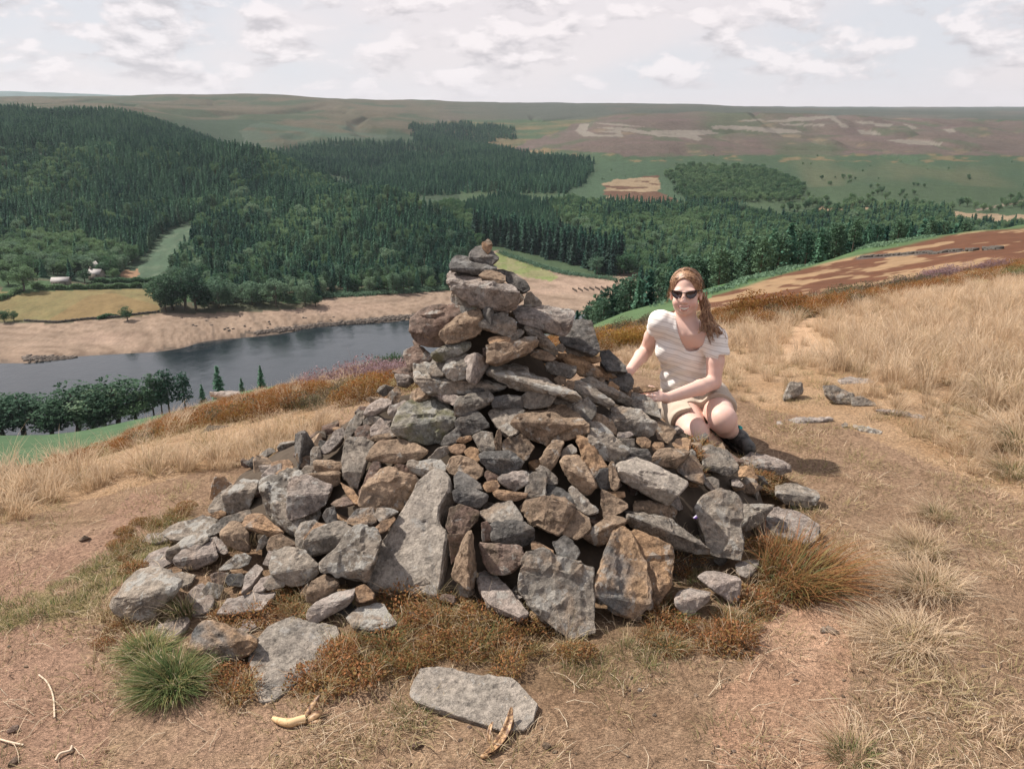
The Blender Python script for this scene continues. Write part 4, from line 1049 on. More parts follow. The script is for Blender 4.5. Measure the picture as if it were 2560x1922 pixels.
(2,'r','narrow rusty stone wedged beside the scalloped block',[(720,780),(755,680),(800,560),(830,505),(890,520),(897,560),(860,640),(800,700)],None,'M',.06),
(2,'t','broad scalloped brown block left of the leaning slab',[(720,830),(745,740),(800,650),(950,560),(1060,590),(1190,620),(1222,660),(1170,760),(1080,902),(1010,907),(830,932),(740,882)],[(760,690),(950,620),(1100,625),(1230,650)],'UF',.12),
(2,'l','white-topped stone behind the tip of the leaning slab',[(1125,540),(1140,500),(1270,505),(1390,490),(1450,560),(1420,600),(1330,620),(1260,642),(1150,592)],[(1120,545),(1250,555),(1455,560)],'UF',.05),
(2,'r','rusty stone in the gap behind the scalloped block',[(1000,565),(1040,530),(1120,540),(1150,590),(1200,622),(1060,600)],None,'F',.02),
(2,'r','broad rusty stone right of the leaning slab',[(1450,1040),(1480,900),(1560,870),(1600,890),(1722,920),(1700,1000),(1620,1102),(1560,1142),(1500,1132)],None,'M',.10),
(2,'r','long shaded stone low behind the leaning slab',[(1460,1120),(1560,1130),(1600,1110),(1590,1220),(1540,1300),(1490,1360),(1470,1250)],None,'F',.10),
(2,'d','blackest stone right of the leaning slab tip',[(1505,760),(1560,725),(1700,740),(1792,790),(1780,840),(1720,892),(1600,872),(1520,842)],[(1500,775),(1600,795),(1795,792)],'UF',.13),
(2,'d','dark stone resting above the blackest stone',[(1515,640),(1550,590),(1610,610),(1720,680),(1752,742),(1640,732),(1520,732)],None,'U',.09),
(2,'t','brown faceted stone above the dark pair by the slab tip',[(1455,560),(1490,480),(1560,460),(1640,480),(1700,520),(1752,570),(1740,612),(1690,667),(1620,642),(1560,602),(1480,612)],None,'M',.09),
(3,'d','black boat-shaped stone right of the brown faceted stone',[(5,450),(40,430),(240,420),(290,460),(362,510),(330,552),(230,622),(160,617),(60,562),(10,512)],[(0,482),(150,545),(240,560),(365,515)],'UF',.11),
(2,'g','grey block under the crevice of the big brown slab',[(1660,300),(1740,260),(1830,270),(1862,400),(1800,442),(1740,442),(1720,370)],[(1655,330),(1760,390),(1865,385)],'UF',.06),
(2,'t','finger-shaped upright stone left of centre',[(1845,330),(1870,250),(1900,240),(1907,300),(1902,420),(1870,432),(1850,380)],None,'F',.10),
(3,'t','rounded brown stone below the big brown slab',[(180,360),(240,320),(340,290),(400,340),(442,390),(380,492),(330,497),(240,472),(190,402)],None,'M',.07),
(2,'o','pale orange cobble above the faceted brown stone',[(1590,430),(1650,390),(1710,400),(1737,480),(1700,517),(1640,482)],None,'M',.07),
(2,'o','smooth tan flat pebble beside the orange cobble',[(1460,392),(1520,365),(1600,370),(1612,420),(1540,452),(1490,432)],None,'M',.06),
(2,'g','grey shaded stone left of the smooth tan pebble',[(1300,480),(1380,400),(1470,375),(1482,430),(1460,452),(1380,492)],None,'F',.03),
(2,'o','thin orange edge stone under the mossy-fronted block corner',[(1530,342),(1560,310),(1650,295),(1662,330),(1600,362)],None,'F',.05),
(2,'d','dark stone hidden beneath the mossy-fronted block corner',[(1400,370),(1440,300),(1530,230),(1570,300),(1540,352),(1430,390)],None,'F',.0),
(2,'r','small rusty lump above the little orange cobble',[(1755,622),(1790,580),(1882,630),(1860,662),(1790,672)],None,'M',.09),
(2,'o','little round orange cobble right of the blackest stone',[(1750,712),(1790,670),(1870,670),(1897,710),(1860,752),(1790,767)],None,'M',.12),
(3,'o','bright ochre flake below the pink split stone',[(105,770),(150,740),(250,755),(392,770),(375,812),(260,842),(180,832),(130,802)],[(100,778),(200,790),(395,785)],'UF',.13),
(3,'p','pink split stone above the bright ochre flake',[(140,650),(200,610),(300,590),(387,590),(412,640),(400,682),(290,762),(200,702)],[(135,658),(260,695),(415,648)],'UF',.11),
(3,'g','blocky grey stone with ochre edge right of the pink split stone',[(385,700),(420,600),(540,590),(552,640),(542,792),(460,802),(370,812)],None,'M',.13),
(3,'d','dark sloping stone behind the two-faced block',[(545,730),(580,700),(680,730),(760,790),(782,880),(760,902),(690,840),(600,802),(545,802)],None,'U',.11),
(3,'g','grey chip between blocky and loaf stones mid right',[(465,575),(510,540),(580,580),(642,650),(640,692),(590,702),(555,690),(545,610),(480,592)],None,'M',.09),
(3,'t','small brown upright bar under the big brown slab',[(500,490),(560,420),(600,340),(680,335),(702,360),(650,480),(592,582),(530,542)],[(505,480),(600,430),(700,375)],'MF',.11),
(3,'g','little grey stone left of the orange spike',[(665,452),(700,400),(760,365),(802,400),(802,432),(730,472),(680,482)],None,'M',.08),
(3,'t','rounded brown bar leaning beside the orange spike',[(670,500),(720,470),(830,465),(850,510),(930,620),(967,710),(900,772),(850,772),(760,682),(700,602)],[(665,512),(740,610),(850,700),(970,722)],'UF',.15),
(3,'o','long pale orange spike pointing up right of centre',[(800,290),(840,290),(920,350),(1000,470),(1047,545),(1000,590),(960,662),(880,572),(840,442),(805,352)],None,'M',.15),
(3,'t','small brown upright catching light beside the spike foot',[(1060,570),(1080,510),(1110,515),(1137,600),(1162,650),(1150,722),(1110,747),(1080,722),(1075,640)],None,'M',.19),
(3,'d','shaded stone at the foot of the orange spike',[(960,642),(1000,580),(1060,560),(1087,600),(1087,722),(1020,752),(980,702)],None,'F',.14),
(3,'l','rough lichened block between spike and loaf stone',[(905,330),(900,200),(960,190),(1040,220),(1130,310),(1227,400),(1222,430),(1180,502),(1120,522),(1000,472),(930,372)],[(895,340),(1000,445),(1100,480),(1230,440)],'UF',.12),
(3,'p','small pink pebble bar under the loaf stone',[(1140,290),(1150,265),(1250,262),(1277,290),(1230,312),(1150,312)],None,'M',.06),
(3,'g','small grey block below the pink pebble bar',[(1150,322),(1280,320),(1282,380),(1230,387),(1170,347)],None,'F',.05),
(3,'o','orange knobbly cobble left of the shin',[(1300,312),(1370,305),(1422,340),(1412,390),(1350,402),(1300,352)],None,'M',.05),
(3,'d','dark squat block left of the broad tan slab top',[(1215,422),(1250,395),(1390,405),(1417,450),(1422,502),(1340,502),(1290,472),(1225,472)],[(1210,430),(1300,425),(1420,440)],'UF',.08),
(3,'o','small tan cobble under the orange knobbly cobble',[(1420,382),(1450,350),(1520,350),(1530,390),(1440,422)],None,'M',.06),
(3,'t','brown flat stone above the broad tan slab',[(1435,480),(1480,410),(1600,395),(1700,410),(1742,440),(1660,480),(1625,562),(1540,552),(1440,512)],[(1430,470),(1540,470),(1630,500)],'UF',.09),
(3,'t','brown angular stone at the thigh',[(1455,252),(1480,200),(1600,230),(1622,260),(1592,320),(1560,357),(1480,322)],None,'M',.05),
(3,'b','grey and orange leaning stone right of the broad tan slab',[(1620,562),(1650,480),(1720,455),(1800,520),(1862,610),(1850,692),(1780,672),(1700,642),(1640,602)],[(1690,450),(1690,560),(1700,660)],'LM',.12),
(3,'t','thin brown stone behind the grey and orange stone',[(1720,457),(1790,465),(1850,540),(1852,582),(1800,560)],None,'U',.05),
(3,'s','broad tan slab sloping to the lower right',[(1130,540),(1200,490),(1290,472),(1450,540),(1640,620),(1722,670),(1700,720),(1640,782),(1550,862),(1480,822),(1350,742),(1200,682),(1150,612)],[(1125,565),(1300,665),(1450,755),(1560,830)],'UF',.15),
(6,'g','flat grey slab under the knees',[(905,60),(1000,40),(1110,70),(1190,190),(1190,215),(1130,267),(1070,262),(940,217),(925,150)],[(918,190),(1000,195),(1130,242),(1195,205)],'GF',.03),
(6,'p','smooth pale slab lying under the boot toe',[(1215,140),(1310,90),(1400,110),(1500,160),(1590,180),(1597,240),(1500,257),(1400,232),(1230,192)],[(1210,170),(1400,215),(1600,222)],'GF',.0),
(6,'g','small grey stone in the grass right of the broad tan slab',[(940,285),(1000,275),(1050,300),(1052,370),(1000,387),(940,332)],None,'M',.02),
(6,'p','tiny pale stone in the grass below the flat grey slab',[(1140,302),(1190,290),(1237,340),(1210,357),(1150,342)],None,'U',.0),
(6,'g','squat grey block lying alone at the right edge',[(1485,350),(1560,330),(1640,330),(1780,380),(1802,430),(1790,472),(1720,512),(1560,482),(1490,422)],[(1480,402),(1600,455),(1700,445),(1805,435)],'GF',.0),
(6,'g','tall upright grey slab on the right of the cairn',[(875,520),(930,470),(950,420),(1060,375),(1120,390),(1190,440),(1215,500),(1220,800),(1207,892),(1130,882),(1000,862),(970,822),(930,700),(905,600)],None,'M',.14),
(6,'g','grey wedge pointing right behind the tall upright slab',[(1190,490),(1330,485),(1457,490),(1440,540),(1370,622),(1260,692),(1200,682),(1195,600)],[(1185,590),(1270,585),(1400,540),(1460,500)],'TF',.05),
(6,'p','large pale rounded slab at the far right edge',[(1390,590),(1420,530),(1500,510),(1600,520),(1720,570),(1802,640),(1790,742),(1730,772),(1500,712),(1400,652)],None,'T',.02),
(6,'g','long grey slab sloping towards the tall upright slab',[(355,545),(400,540),(580,565),(690,600),(740,640),(880,740),(967,810),(955,852),(850,852),(700,812),(560,742),(440,682),(360,622)],[(350,562),(500,650),(700,790),(850,860)],'UF',.07),
(6,'t','brown slab above the long sloping grey slab',[(405,490),(430,460),(520,455),(690,490),(732,540),(700,592),(570,572),(420,552)],[(398,505),(560,515),(735,535)],'UF',.05),
(6,'b','big split slab stained orange, left half',[(105,1140),(150,1000),(200,860),(290,670),(340,660),(390,700),(430,830),(500,960),(535,1110),(525,1250),(440,1332),(380,1332),(250,1272),(130,1192)],[(98,1160),(250,1230),(400,1270),(530,1240)],'MF',.15),
(6,'o','rusty orange right half of the split slab',[(390,720),(430,700),(500,740),(680,810),(697,900),(690,1090),(640,1162),(540,1282),(500,1250),(480,1110),(440,960),(400,830)],[(380,1100),(560,1130),(695,1080)],'MF',.10),
(6,'t','brown boulder above the split slab',[(35,730),(60,690),(180,600),(240,570),(330,590),(352,610),(260,690),(200,782),(120,792),(60,762)],[(28,735),(160,690),(355,605)],'UF',.09),
(3,'t','two-faced block, pink left and mossy right',[(330,900),(400,820),(520,800),(680,800),(772,880),(772,910),(720,960),(702,1080),(640,1122),(540,1082),(400,1002)],[(530,795),(515,900),(480,1050)],'LM',.14),
(3,'g','grey stone left of the two-faced block',[(0,932),(150,850),(260,835),(350,972),(350,1002),(200,1002),(60,1012)],None,'U',.11),
(3,'d','dark blocky stone below the grey stone mid bottom',[(85,1042),(140,1010),(270,990),(360,1010),(442,1070),(442,1162),(350,1217),(260,1192),(110,1172)],[(80,1050),(260,1010),(445,1080)],'UF',.14),
(3,'r','small rusty stone left of the dark blocky stone',[(10,1022),(60,1010),(105,1080),(102,1162),(20,1172)],None,'F',.10),
(3,'r','broad pinkish block left of the kite slab',[(0,1182),(120,1185),(330,1210),(372,1290),(362,1350),(200,1452),(80,1432),(20,1332)],[(-8,1190),(180,1225),(375,1280)],'UM',.13),
(3,'t','brown smooth stone right of the two-faced block',[(700,1000),(720,930),(800,910),(900,970),(922,1060),(860,1122),(800,1162),(690,1112)],None,'U',.09),
(3,'t','triangular brown stone below the spike foot',[(1015,752),(1100,790),(1222,860),(1222,892),(1120,962),(1035,977),(1010,872)],None,'M',.12),
(3,'l','mottled narrow stone left of the triangular brown one',[(735,742),(770,710),(830,770),(920,850),(977,920),(890,957),(800,902),(780,822)],None,'M',.13),
(3,'o','small orange flat behind the triangular stone',[(1060,757),(1200,760),(1207,802),(1120,812)],None,'U',.08),
(3,'o','orange flake above the kite slab',[(425,1182),(490,1175),(600,1240),(607,1277),(500,1257),(430,1232)],None,'U',.10),
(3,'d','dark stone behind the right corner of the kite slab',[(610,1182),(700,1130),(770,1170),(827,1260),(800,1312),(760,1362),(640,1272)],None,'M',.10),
(5,'g','kite-shaped grey slab standing in front',[(1325,500),(1340,380),(1355,290),(1400,240),(1500,220),(1570,250),(1650,265),(1760,345),(1870,350),(1882,560),(1882,820),(1800,842),(1700,862),(1600,802),(1500,722),(1430,622),(1360,562)],None,'M',.16),
(5,'t','brown spike beside the base of the leaning slab',[(825,402),(870,270),(920,130),(960,90),(990,110),(1002,200),(1012,350),(1002,502),(950,512),(870,452)],[(965,85),(945,300),(955,515)],'LR',.14),
(5,'p','half-buried pale stone left of the kite slab',[(1030,400),(1080,370),(1200,430),(1340,592),(1400,682),(1330,702),(1100,602),(1040,522)],None,'T',.02),
(5,'l','white-crusted stone at the left foot of the leaning slab',[(45,722),(130,650),(250,610),(330,625),(380,690),(422,760),(330,802),(200,797),(100,782)],None,'T',.0),
(5,'o','small orange stone at the left foot of the leaning slab',[(115,502),(180,480),(252,540),(240,582),(150,612),(120,592)],None,'M',.06),
(5,'s','flat stone slab set in the ground nearest the camera',[(540,1292),(570,1200),(620,1110),(750,1090),(1000,1130),(1250,1180),(1320,1240),(1422,1360),(1400,1472),(1340,1532),(1180,1542),(1060,1502),(900,1442),(790,1402),(700,1342),(580,1332)],None,'G',.0),
(4,'l','large grey slab with a step across it at the left end',[(75,752),(170,600),(260,530),(370,510),(500,545),(585,610),(540,692),(400,802),(320,905),(200,880),(100,862),(55,800)],[(60,755),(180,810),(320,850),(560,650)],'TF',.03),
(4,'p','flat pale slab furthest up the left edge',[(270,302),(330,250),(480,240),(475,302),(380,322)],None,'G',.0),
(4,'l','whitish lichened slab on the left edge of the cairn',[(440,242),(500,190),(640,160),(740,110),(860,140),(780,230),(770,272),(620,272),(560,302),(480,282)],None,'T',.0),
(4,'l','tilted lichened slab below the whitish one',[(475,380),(600,290),(760,240),(787,300),(740,342),(640,362),(560,432),(520,462),(480,432)],[(470,385),(620,345),(790,300)],'UF',.02),
(4,'p','pale flat slab left of the sunlit wedge',[(280,492),(340,400),(480,350),(492,420),(520,462),(440,502),(340,512)],None,'T',.0),
(4,'p','sunlit wedge with dark front at the left',[(525,457),(590,370),(820,320),(852,380),(857,430),(830,462),(700,522),(620,537),(560,502)],[(515,462),(640,470),(860,405)],'TF',.04),
(4,'g','sloping grey slab pointing up to the lichened boulder',[(770,242),(900,130),(1090,75),(1107,100),(1040,162),(950,180),(880,242),(780,277)],None,'U',.03),
(4,'t','brown shield-shaped stone at the left',[(880,252),(960,165),(1020,160),(1080,240),(1092,392),(1050,387),(920,332)],[(875,262),(960,320),(1060,380),(1095,390)],'MF',.06),
(4,'o','tan slab lying right of the shield-shaped stone',[(1040,192),(1080,120),(1140,100),(1200,110),(1230,200),(1342,240),(1280,282),(1180,242),(1060,212)],[(1030,200),(1180,215),(1345,242)],'UF',.05),
(4,'o','small tan flat stone at the upper left margin',[(790,112),(880,75),(920,90),(917,112),(850,142)],None,'M',.01),
(4,'p','small pale stone under the shield-shaped stone',[(795,292),(850,270),(920,330),(942,392),(900,412),(860,392)],None,'U',.02),
(4,'l','spotted wedge in the dry grass at the left',[(860,532),(990,410),(1060,405),(1112,430),(1090,482),(1020,512)],None,'M',.02),
(4,'l','narrow spotted stone in the dark hollow at left',[(1150,382),(1170,300),(1210,260),(1242,310),(1200,362)],None,'F',.03),
(4,'p','small pale upright near the dark hollow',[(1200,482),(1240,380),(1300,400),(1262,502)],None,'M',.05),
(4,'t','rounded brown stone below the lichened boulder',[(1230,342),(1260,270),(1342,255),(1440,330),(1442,352),(1330,362),(1240,387)],None,'M',.06),
(4,'l','block with a dark notch low on the left',[(1255,502),(1280,380),(1380,360),(1510,370),(1540,440),(1622,500),(1612,560),(1500,642),(1400,642),(1270,552)],[(1250,520),(1400,545),(1500,510),(1630,490)],'UF',.08),
(4,'g','grey stone below the lichened boulder right side',[(1440,252),(1480,180),(1580,150),(1620,180),(1560,260),(1500,362),(1440,342)],None,'M',.06),
(4,'o','flat orange flake above the bluish grey stone',[(1505,292),(1600,170),(1682,180),(1640,240),(1540,302)],None,'M',.09),
(4,'g','smooth bluish grey stone left of the crusted triangle',[(1500,312),(1560,240),(1740,165),(1850,170),(1880,230),(1800,290),(1730,372),(1540,427),(1500,402)],[(1495,340),(1640,310),(1880,240)],'UF',.11),
(2,'l','white-crusted triangular block left of the leaning slab',[(400,1352),(520,1250),(640,1130),(680,1060),(740,1045),(860,1060),(905,1160),(850,1292),(800,1402),(780,1502),(680,1482),(540,1452),(430,1422)],[(395,1360),(560,1390),(790,1420)],'MF',.15),
(2,'b','orange faced stone behind the crusted triangle',[(620,1000),(700,900),(840,890),(870,1010),(820,1040),(700,1050),(640,1030)],None,'U',.09),
(2,'o','small bright stone wedged against the leaning slab',[(845,1070),(920,1000),(1010,960),(1027,990),(960,1080),(880,1107)],None,'M',.13),
(2,'l','small spotted block left of the leaning slab edge',[(855,960),(875,895),(1010,900),(1047,930),(990,960),(900,1012)],None,'M',.12),
(2,'o','thin tan plank lying in a gap mid left',[(575,690),(640,720),(725,800),(720,860),(680,858),(610,770)],None,'U',.08),
(2,'r','reddish stone under the thin tan plank',[(490,860),(540,820),(620,800),(690,855),(600,880),(520,885)],None,'U',.05),
(2,'d','dark triangular stone below the pale angular block',[(415,960),(450,900),(520,880),(540,1000),(450,1022)],None,'F',.09),
(4,'r','reddish cobble in the grass at the left',[(800,562),(870,540),(940,545),(925,600),(915,642),(860,642),(815,612)],None,'M',.02),
(4,'d','dark cobble joined to the reddish cobble',[(915,602),(950,555),(1040,550),(1077,600),(1030,652),(940,642)],None,'M',.02),
(4,'l','white-crusted cobble on the flat pink stone',[(740,682),(790,615),(880,640),(902,660),(860,742),(780,737)],None,'M',.03),
(4,'p','flat pink stone level with the ground at the left',[(545,862),(640,700),(740,620),(770,700),(832,750),(790,832),(640,862)],None,'G',.0),
(4,'l','flat whitish stone right of the stepped slab',[(500,552),(600,540),(692,560),(660,622),(600,647),(560,592)],None,'G',.0),
(4,'p','curved pale stone in the dry grass',[(860,852),(940,745),(1080,740),(1180,690),(1292,685),(1270,730),(1180,822),(1020,842)],None,'T',.02),
(4,'p','narrow pale stone leaning on the notched block',[(1100,702),(1180,590),(1270,558),(1262,622),(1200,682)],None,'U',.03),
(4,'p','flat buff stone between cobbles and notched block',[(1040,692),(1070,560),(1150,480),(1202,520),(1110,640)],None,'T',.0),
(4,'g','small grey stone at the foot of the notched block',[(1200,642),(1260,570),(1372,610),(1352,652),(1240,682)],None,'M',.03),
(4,'t','smooth brown tongue-shaped stone low centre left',[(1525,702),(1560,620),(1660,570),(1770,600),(1767,660),(1700,722),(1592,787),(1530,762)],[(1518,752),(1640,690),(1775,635)],'UF',.07),
(4,'p','ribbed pale stone with streaks low centre left',[(1540,832),(1640,750),(1800,680),(1892,665),(1882,740),(1830,802),(1700,872),(1592,922),(1550,892)],[(1535,885),(1700,800),(1890,720)],'UF',.06),
(4,'p','flat buff slab half covered by grass at the lower left',[(330,1062),(400,960),(480,890),(620,880),(642,920),(540,1002),(480,1102),(400,1112)],None,'G',.0),
(4,'b','block with white lichen patches and an orange corner',[(645,1122),(680,980),(760,910),(880,930),(1010,980),(1152,1040),(1152,1090),(1080,1172),(900,1222),(760,1212),(660,1172)],[(640,1130),(800,1150),(1000,1140),(1155,1060)],'UF',.02),
(4,'s','large smooth slab tilted towards the camera at lower left',[(1110,1172),(1160,1060),(1240,960),(1420,890),(1560,930),(1740,950),(1762,1040),(1700,1142),(1540,1262),(1400,1372),(1310,1482),(1190,1512),(1150,1402),(1120,1282)],None,'T',.0),
(4,'p','small pale stone above the large smooth slab',[(1060,902),(1100,890),(1152,950),(1080,992),(1010,972)],None,'G',.0),
(7,'g','narrow grey stone at the upper left margin of the heap',[(848,602),(870,555),(930,510),(952,505),(930,560),(912,610),(855,617)],None,'M',.0),
(7,'l','spotted boulder at the upper left margin of the heap',[(905,547),(985,485),(1050,490),(1042,530),(1012,602),(950,622),(915,617)],[(900,550),(970,560),(1050,520)],'UF',.05),
(7,'p','buff stone on the skyline behind the lichened boulder',[(1060,470),(1090,440),(1140,420),(1150,470),(1080,485)],None,'M',.0),
(6,'p','pale broken step of stone at the lower right',[(895,1032),(950,1000),(1050,990),(1180,1030),(1212,1060),(1202,1182),(1160,1232),(1080,1180),(980,1110)],[(890,1060),(1060,1110),(1215,1050)],'GF',.0),
(6,'p','flat earthy stone left of the broken step',[(720,1192),(740,1150),(820,1125),(980,1150),(960,1222),(870,1300),(820,1332),(730,1262)],[(712,1230),(830,1290),(985,1165)],'GF',.0),
(6,'p','small pale ledge in the grass behind the broken step',[(1170,932),(1280,900),(1372,880),(1330,962),(1262,1032),(1200,1002)],None,'G',.0),
(8,'g','upright grey stone in the dry grass right of the person',[(165,1092),(210,980),(300,990),(290,1062),(180,1112)],None,'M',.0),
(8,'g','grey weathered rock in the straw, middle of the line',[(440,1012),(520,1005),(640,1060),(652,1132),(520,1132),(460,1072)],[(430,1040),(540,1080),(655,1110)],'UF',.0),
(8,'g','low grey rock touching the weathered rock on its right',[(640,1092),(700,1080),(790,1120),(802,1147),(640,1147)],None,'M',.0),
(8,'p','pale flat rock further back in the straw',[(540,962),(620,945),(790,965),(780,987),(560,992)],None,'T',.0),
(8,'p','pale outcrop edge flush with the ground right of the boot',[(120,1252),(260,1220),(490,1222),(502,1237),(300,1258),(130,1280)],None,'G',.0),
(8,'l','thin lichened rock ridge in the trampled ground',[(640,1277),(720,1280),(850,1320),(832,1342),(700,1315)],None,'G',.0),
(8,'l','small whitish stone left of the thin rock ridge',[(562,1275),(590,1262),(608,1272),(605,1290),(570,1294)],None,'U',.0),
(8,'p','long pale outcrop strip on the path to the right',[(800,1167),(950,1172),(1190,1230),(1190,1247),(1000,1208)],None,'G',.0),
]
OUTL = []
STN = []                                             # centre pixel, size, short name, object
def build_stone(i, s):
    fr, tone, nm, outl, ridge, planes, lift = s
    if planes == 'T': planes = 'G'
    ox, oy, k = FR[fr]
    P = [(ox + x * k, oy + y * k) for x, y in outl]
    cxp = sum(p[0] for p in P) / len(P); cyp = sum(p[1] for p in P) / len(P)
    P = [(cxp + (x - cxp) * 1.09, cyp + (y - cyp) * 1.09) for x, y in P]
    w_ = max(p[0] for p in P) - min(p[0] for p in P); h_ = max(p[1] for p in P) - min(p[1] for p in P)
    r = random.Random(i * 7 + 3)
    Rg = [(ox + x * k, oy + y * k) for x, y in ridge] if ridge else None
    ap = (sum(p[0] for p in Rg) / len(Rg), sum(p[1] for p in Rg) / len(Rg)) if Rg else (cxp, cyp)
    Yd = hit(ap[0], ap[1]) - (lift * .42 + (.015 if planes[0] != 'G' else .025))
    def nv(c):
        n = NRM[c].copy()
        if c not in 'G': n += Vector((r.uniform(-.22, .22), r.uniform(-.10, .10), r.uniform(-.08, .08)))
        return n.normalized()
    rs_ = r.getstate(); nA0 = None
    for att in range(3):
        r.setstate(rs_); C = pix(ap[0], ap[1], Y=Yd)
        pts = []; mpp = Yd / FPX
        if Rg:
            nA, nB = nv(planes[0]), nv(planes[1])
            vert = planes[0] == 'L'
            for (x, y) in P:
                if vert:
                    rx = np.interp(y, [q[1] for q in Rg], [q[0] for q in Rg]); A = x < rx
                else:
                    ry = np.interp(x, [q[0] for q in Rg], [q[1] for q in Rg]); A = y < ry
                pts.append(plane_pt(x, y, C, nA if A else nB))
            # ridge ends lie on the outline: pull them a little inwards
            for (x, y) in Rg:
                x2 = cxp + (x - cxp) * .96; y2 = cyp + (y - cyp) * .98
                if inpoly(np.array([x2]), np.array([y2]), P)[0]:
                    pts.append(C + (pix(x2, y2, Y=Yd) - C))
        else:
            nA = nB = nv(planes)
            pts = [plane_pt(x, y, C, nA) for x, y in P]
            if r.random() < .4 and planes != 'G' and 'slab' not in nm:      # a broken, slightly domed face
                for q in range(2):
                    a = r.uniform(0, 6.28); x = cxp + w_ * .16 * math.cos(a + q * 3.1); y = cyp + h_ * .16 * math.sin(a + q * 3.1)
                    pts.append(plane_pt(x, y, C, nA) + nA * min(w_, h_) * mpp * r.uniform(.04, .09))
        # keep steep planes from running away
        mx = max(w_, h_) * mpp
        pts = [Vector(p) for p in pts]
        for q in pts:
            d = q.y - C.y; lim = mx * (1.1 if planes[0] in 'GT' else .75)
            if planes == 'G': lim = 9
            if abs(d) > lim:
                k2 = (C.y + math.copysign(lim, d)) / q.y
                q.x *= k2; q.z = CAMZ + (q.z - CAMZ) * k2; q.y *= k2
        # the foot of a leaning stone stands on the turf: if it would dip under, the whole stone stands nearer
        kmin = min((ground_Y(x, y) - .012) / max(q.y, .1) for q, (x, y) in zip(pts, P))
        if kmin >= 1 or att == 2 or planes == 'G': break
        Yd *= max(kmin, .86 if planes != 'G' else .97)
    for n_, (x, y) in enumerate(P):
        q = pts[n_]; yl = ground_Y(x, y) - .012
        if q.y > yl: k2 = yl / q.y; q.x *= k2; q.z = CAMZ + (q.z - CAMZ) * k2; q.y = yl
    th = min(max(min(w_, h_) * mpp * (.62 if planes[0] != 'G' else .30), .030), .17)
    if 'slab' in nm: th = min(th, .095)
    view = (C - Vector((0, 0, CAMZ))).normalized()
    n = (nA + nB).normalized()
    d = (view * .75 - n * .65).normalized()
    if planes == 'G': d = Vector((0, .1, -1))
    cc = sum(pts[:len(P)], Vector()) / len(P)
    back = []
    for q in pts[:len(P)]:
        back.append(cc + (q - cc) * r.uniform(.76, .92) + d * th * r.uniform(.85, 1.1))
    o = rock_mesh('stone_slab' if 'slab' in nm else 'stone', pts + back, STONE[tone], seed=i + 1, rough=.8 if tone == 's' else 1.15, bev=.008 if w_ * mpp > .3 else None)
    lab = nm
    tag(o, lab, 'stone', 'stones of the cairn' if fr != 8 else 'stones in the straw grass', 'thing')
    STN.append((cxp, cyp, w_, nm, o)); OUTL.append([(cxp + (x - cxp) * 1.0, cyp + (y - cyp) * 1.0) for x, y in P])
for i, s in enumerate(ST): build_stone(i, s)

# the leaning slab: a notched plate, so not a convex stone
def plate(name, outl, C, n, th, mat, seed, fr, d=None, fl=None):
    ox, oy, k = FR[fr]
    P = [plane_pt(ox + x * k, oy + y * k, C, n) for x, y in outl]
    bmx = bmesh.new(); c = sum(P, Vector()) / len(P)
    top = [bmx.verts.new(p - c) for p in P]
    dn = (d or -n) * th
    bot = [bmx.verts.new((p - c) * 1.0 + dn) for p in P]
    bmx.faces.new(top); bmx.faces.new(list(reversed(bot)))
    for i in range(len(P)):
        j = (i + 1) % len(P); bmx.faces.new([top[j], top[i], bot[i], bot[j]])
    bmesh.ops.recalc_face_normals(bmx, faces=bmx.faces[:])
    finish_rock(bmx, .34, .012, .42, seed, .007)
    me = bpy.data.meshes.new(name); bmx.to_mesh(me); bmx.free(); me.materials.append(mat)
    o = bpy.data.objects.new(name, me); o.location = c; COL.objects.link(o); return o
C0 = pix(680 + 1130 * .30105, 1000 + 1150 * .30105, Y=2.60)
o = plate('stone_slab', [(780,1500),(830,1390),(880,1220),(1000,1020),(1100,870),(1200,660),(1290,590),(1350,560),(1420,570),(1480,640),(1478,740),(1395,880),(1385,960),(1400,1030),(1460,1070),(1440,1200),(1405,1500),(1380,1640),(1320,1630),(1200,1600),(1000,1575),(800,1560)],
          C0, Vector((-.16, -.62, .76)).normalized(), .115, STONE['s'], 77, 2, Vector((.16, .50, -.85)).normalized())
tag(o, 'tall leaning pale grey slab in the middle front, largest stone of the cairn', 'stone', 'stones of the cairn', 'thing')

# earth and rubble inside the heap
n = 120
gx, gy = np.meshgrid(np.linspace(CX - 1.9, CX + 1.9, n), np.linspace(CY - 1.5, CY + 1.5, n))
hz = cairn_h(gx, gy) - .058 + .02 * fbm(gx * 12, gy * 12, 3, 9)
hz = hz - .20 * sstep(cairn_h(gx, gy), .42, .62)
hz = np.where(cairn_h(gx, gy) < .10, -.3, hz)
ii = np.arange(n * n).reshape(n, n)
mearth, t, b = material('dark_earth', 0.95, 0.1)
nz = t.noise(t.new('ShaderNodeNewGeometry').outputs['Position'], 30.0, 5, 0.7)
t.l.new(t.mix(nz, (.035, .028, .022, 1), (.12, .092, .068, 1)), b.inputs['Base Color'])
tag(mesh_np('earth_mound', np.stack([gx, gy, hz], -1).reshape(-1, 3), np.stack([ii[:-1, :-1], ii[:-1, 1:], ii[1:, 1:], ii[1:, :-1]], -1).reshape(-1, 4), mearth), kind='structure')
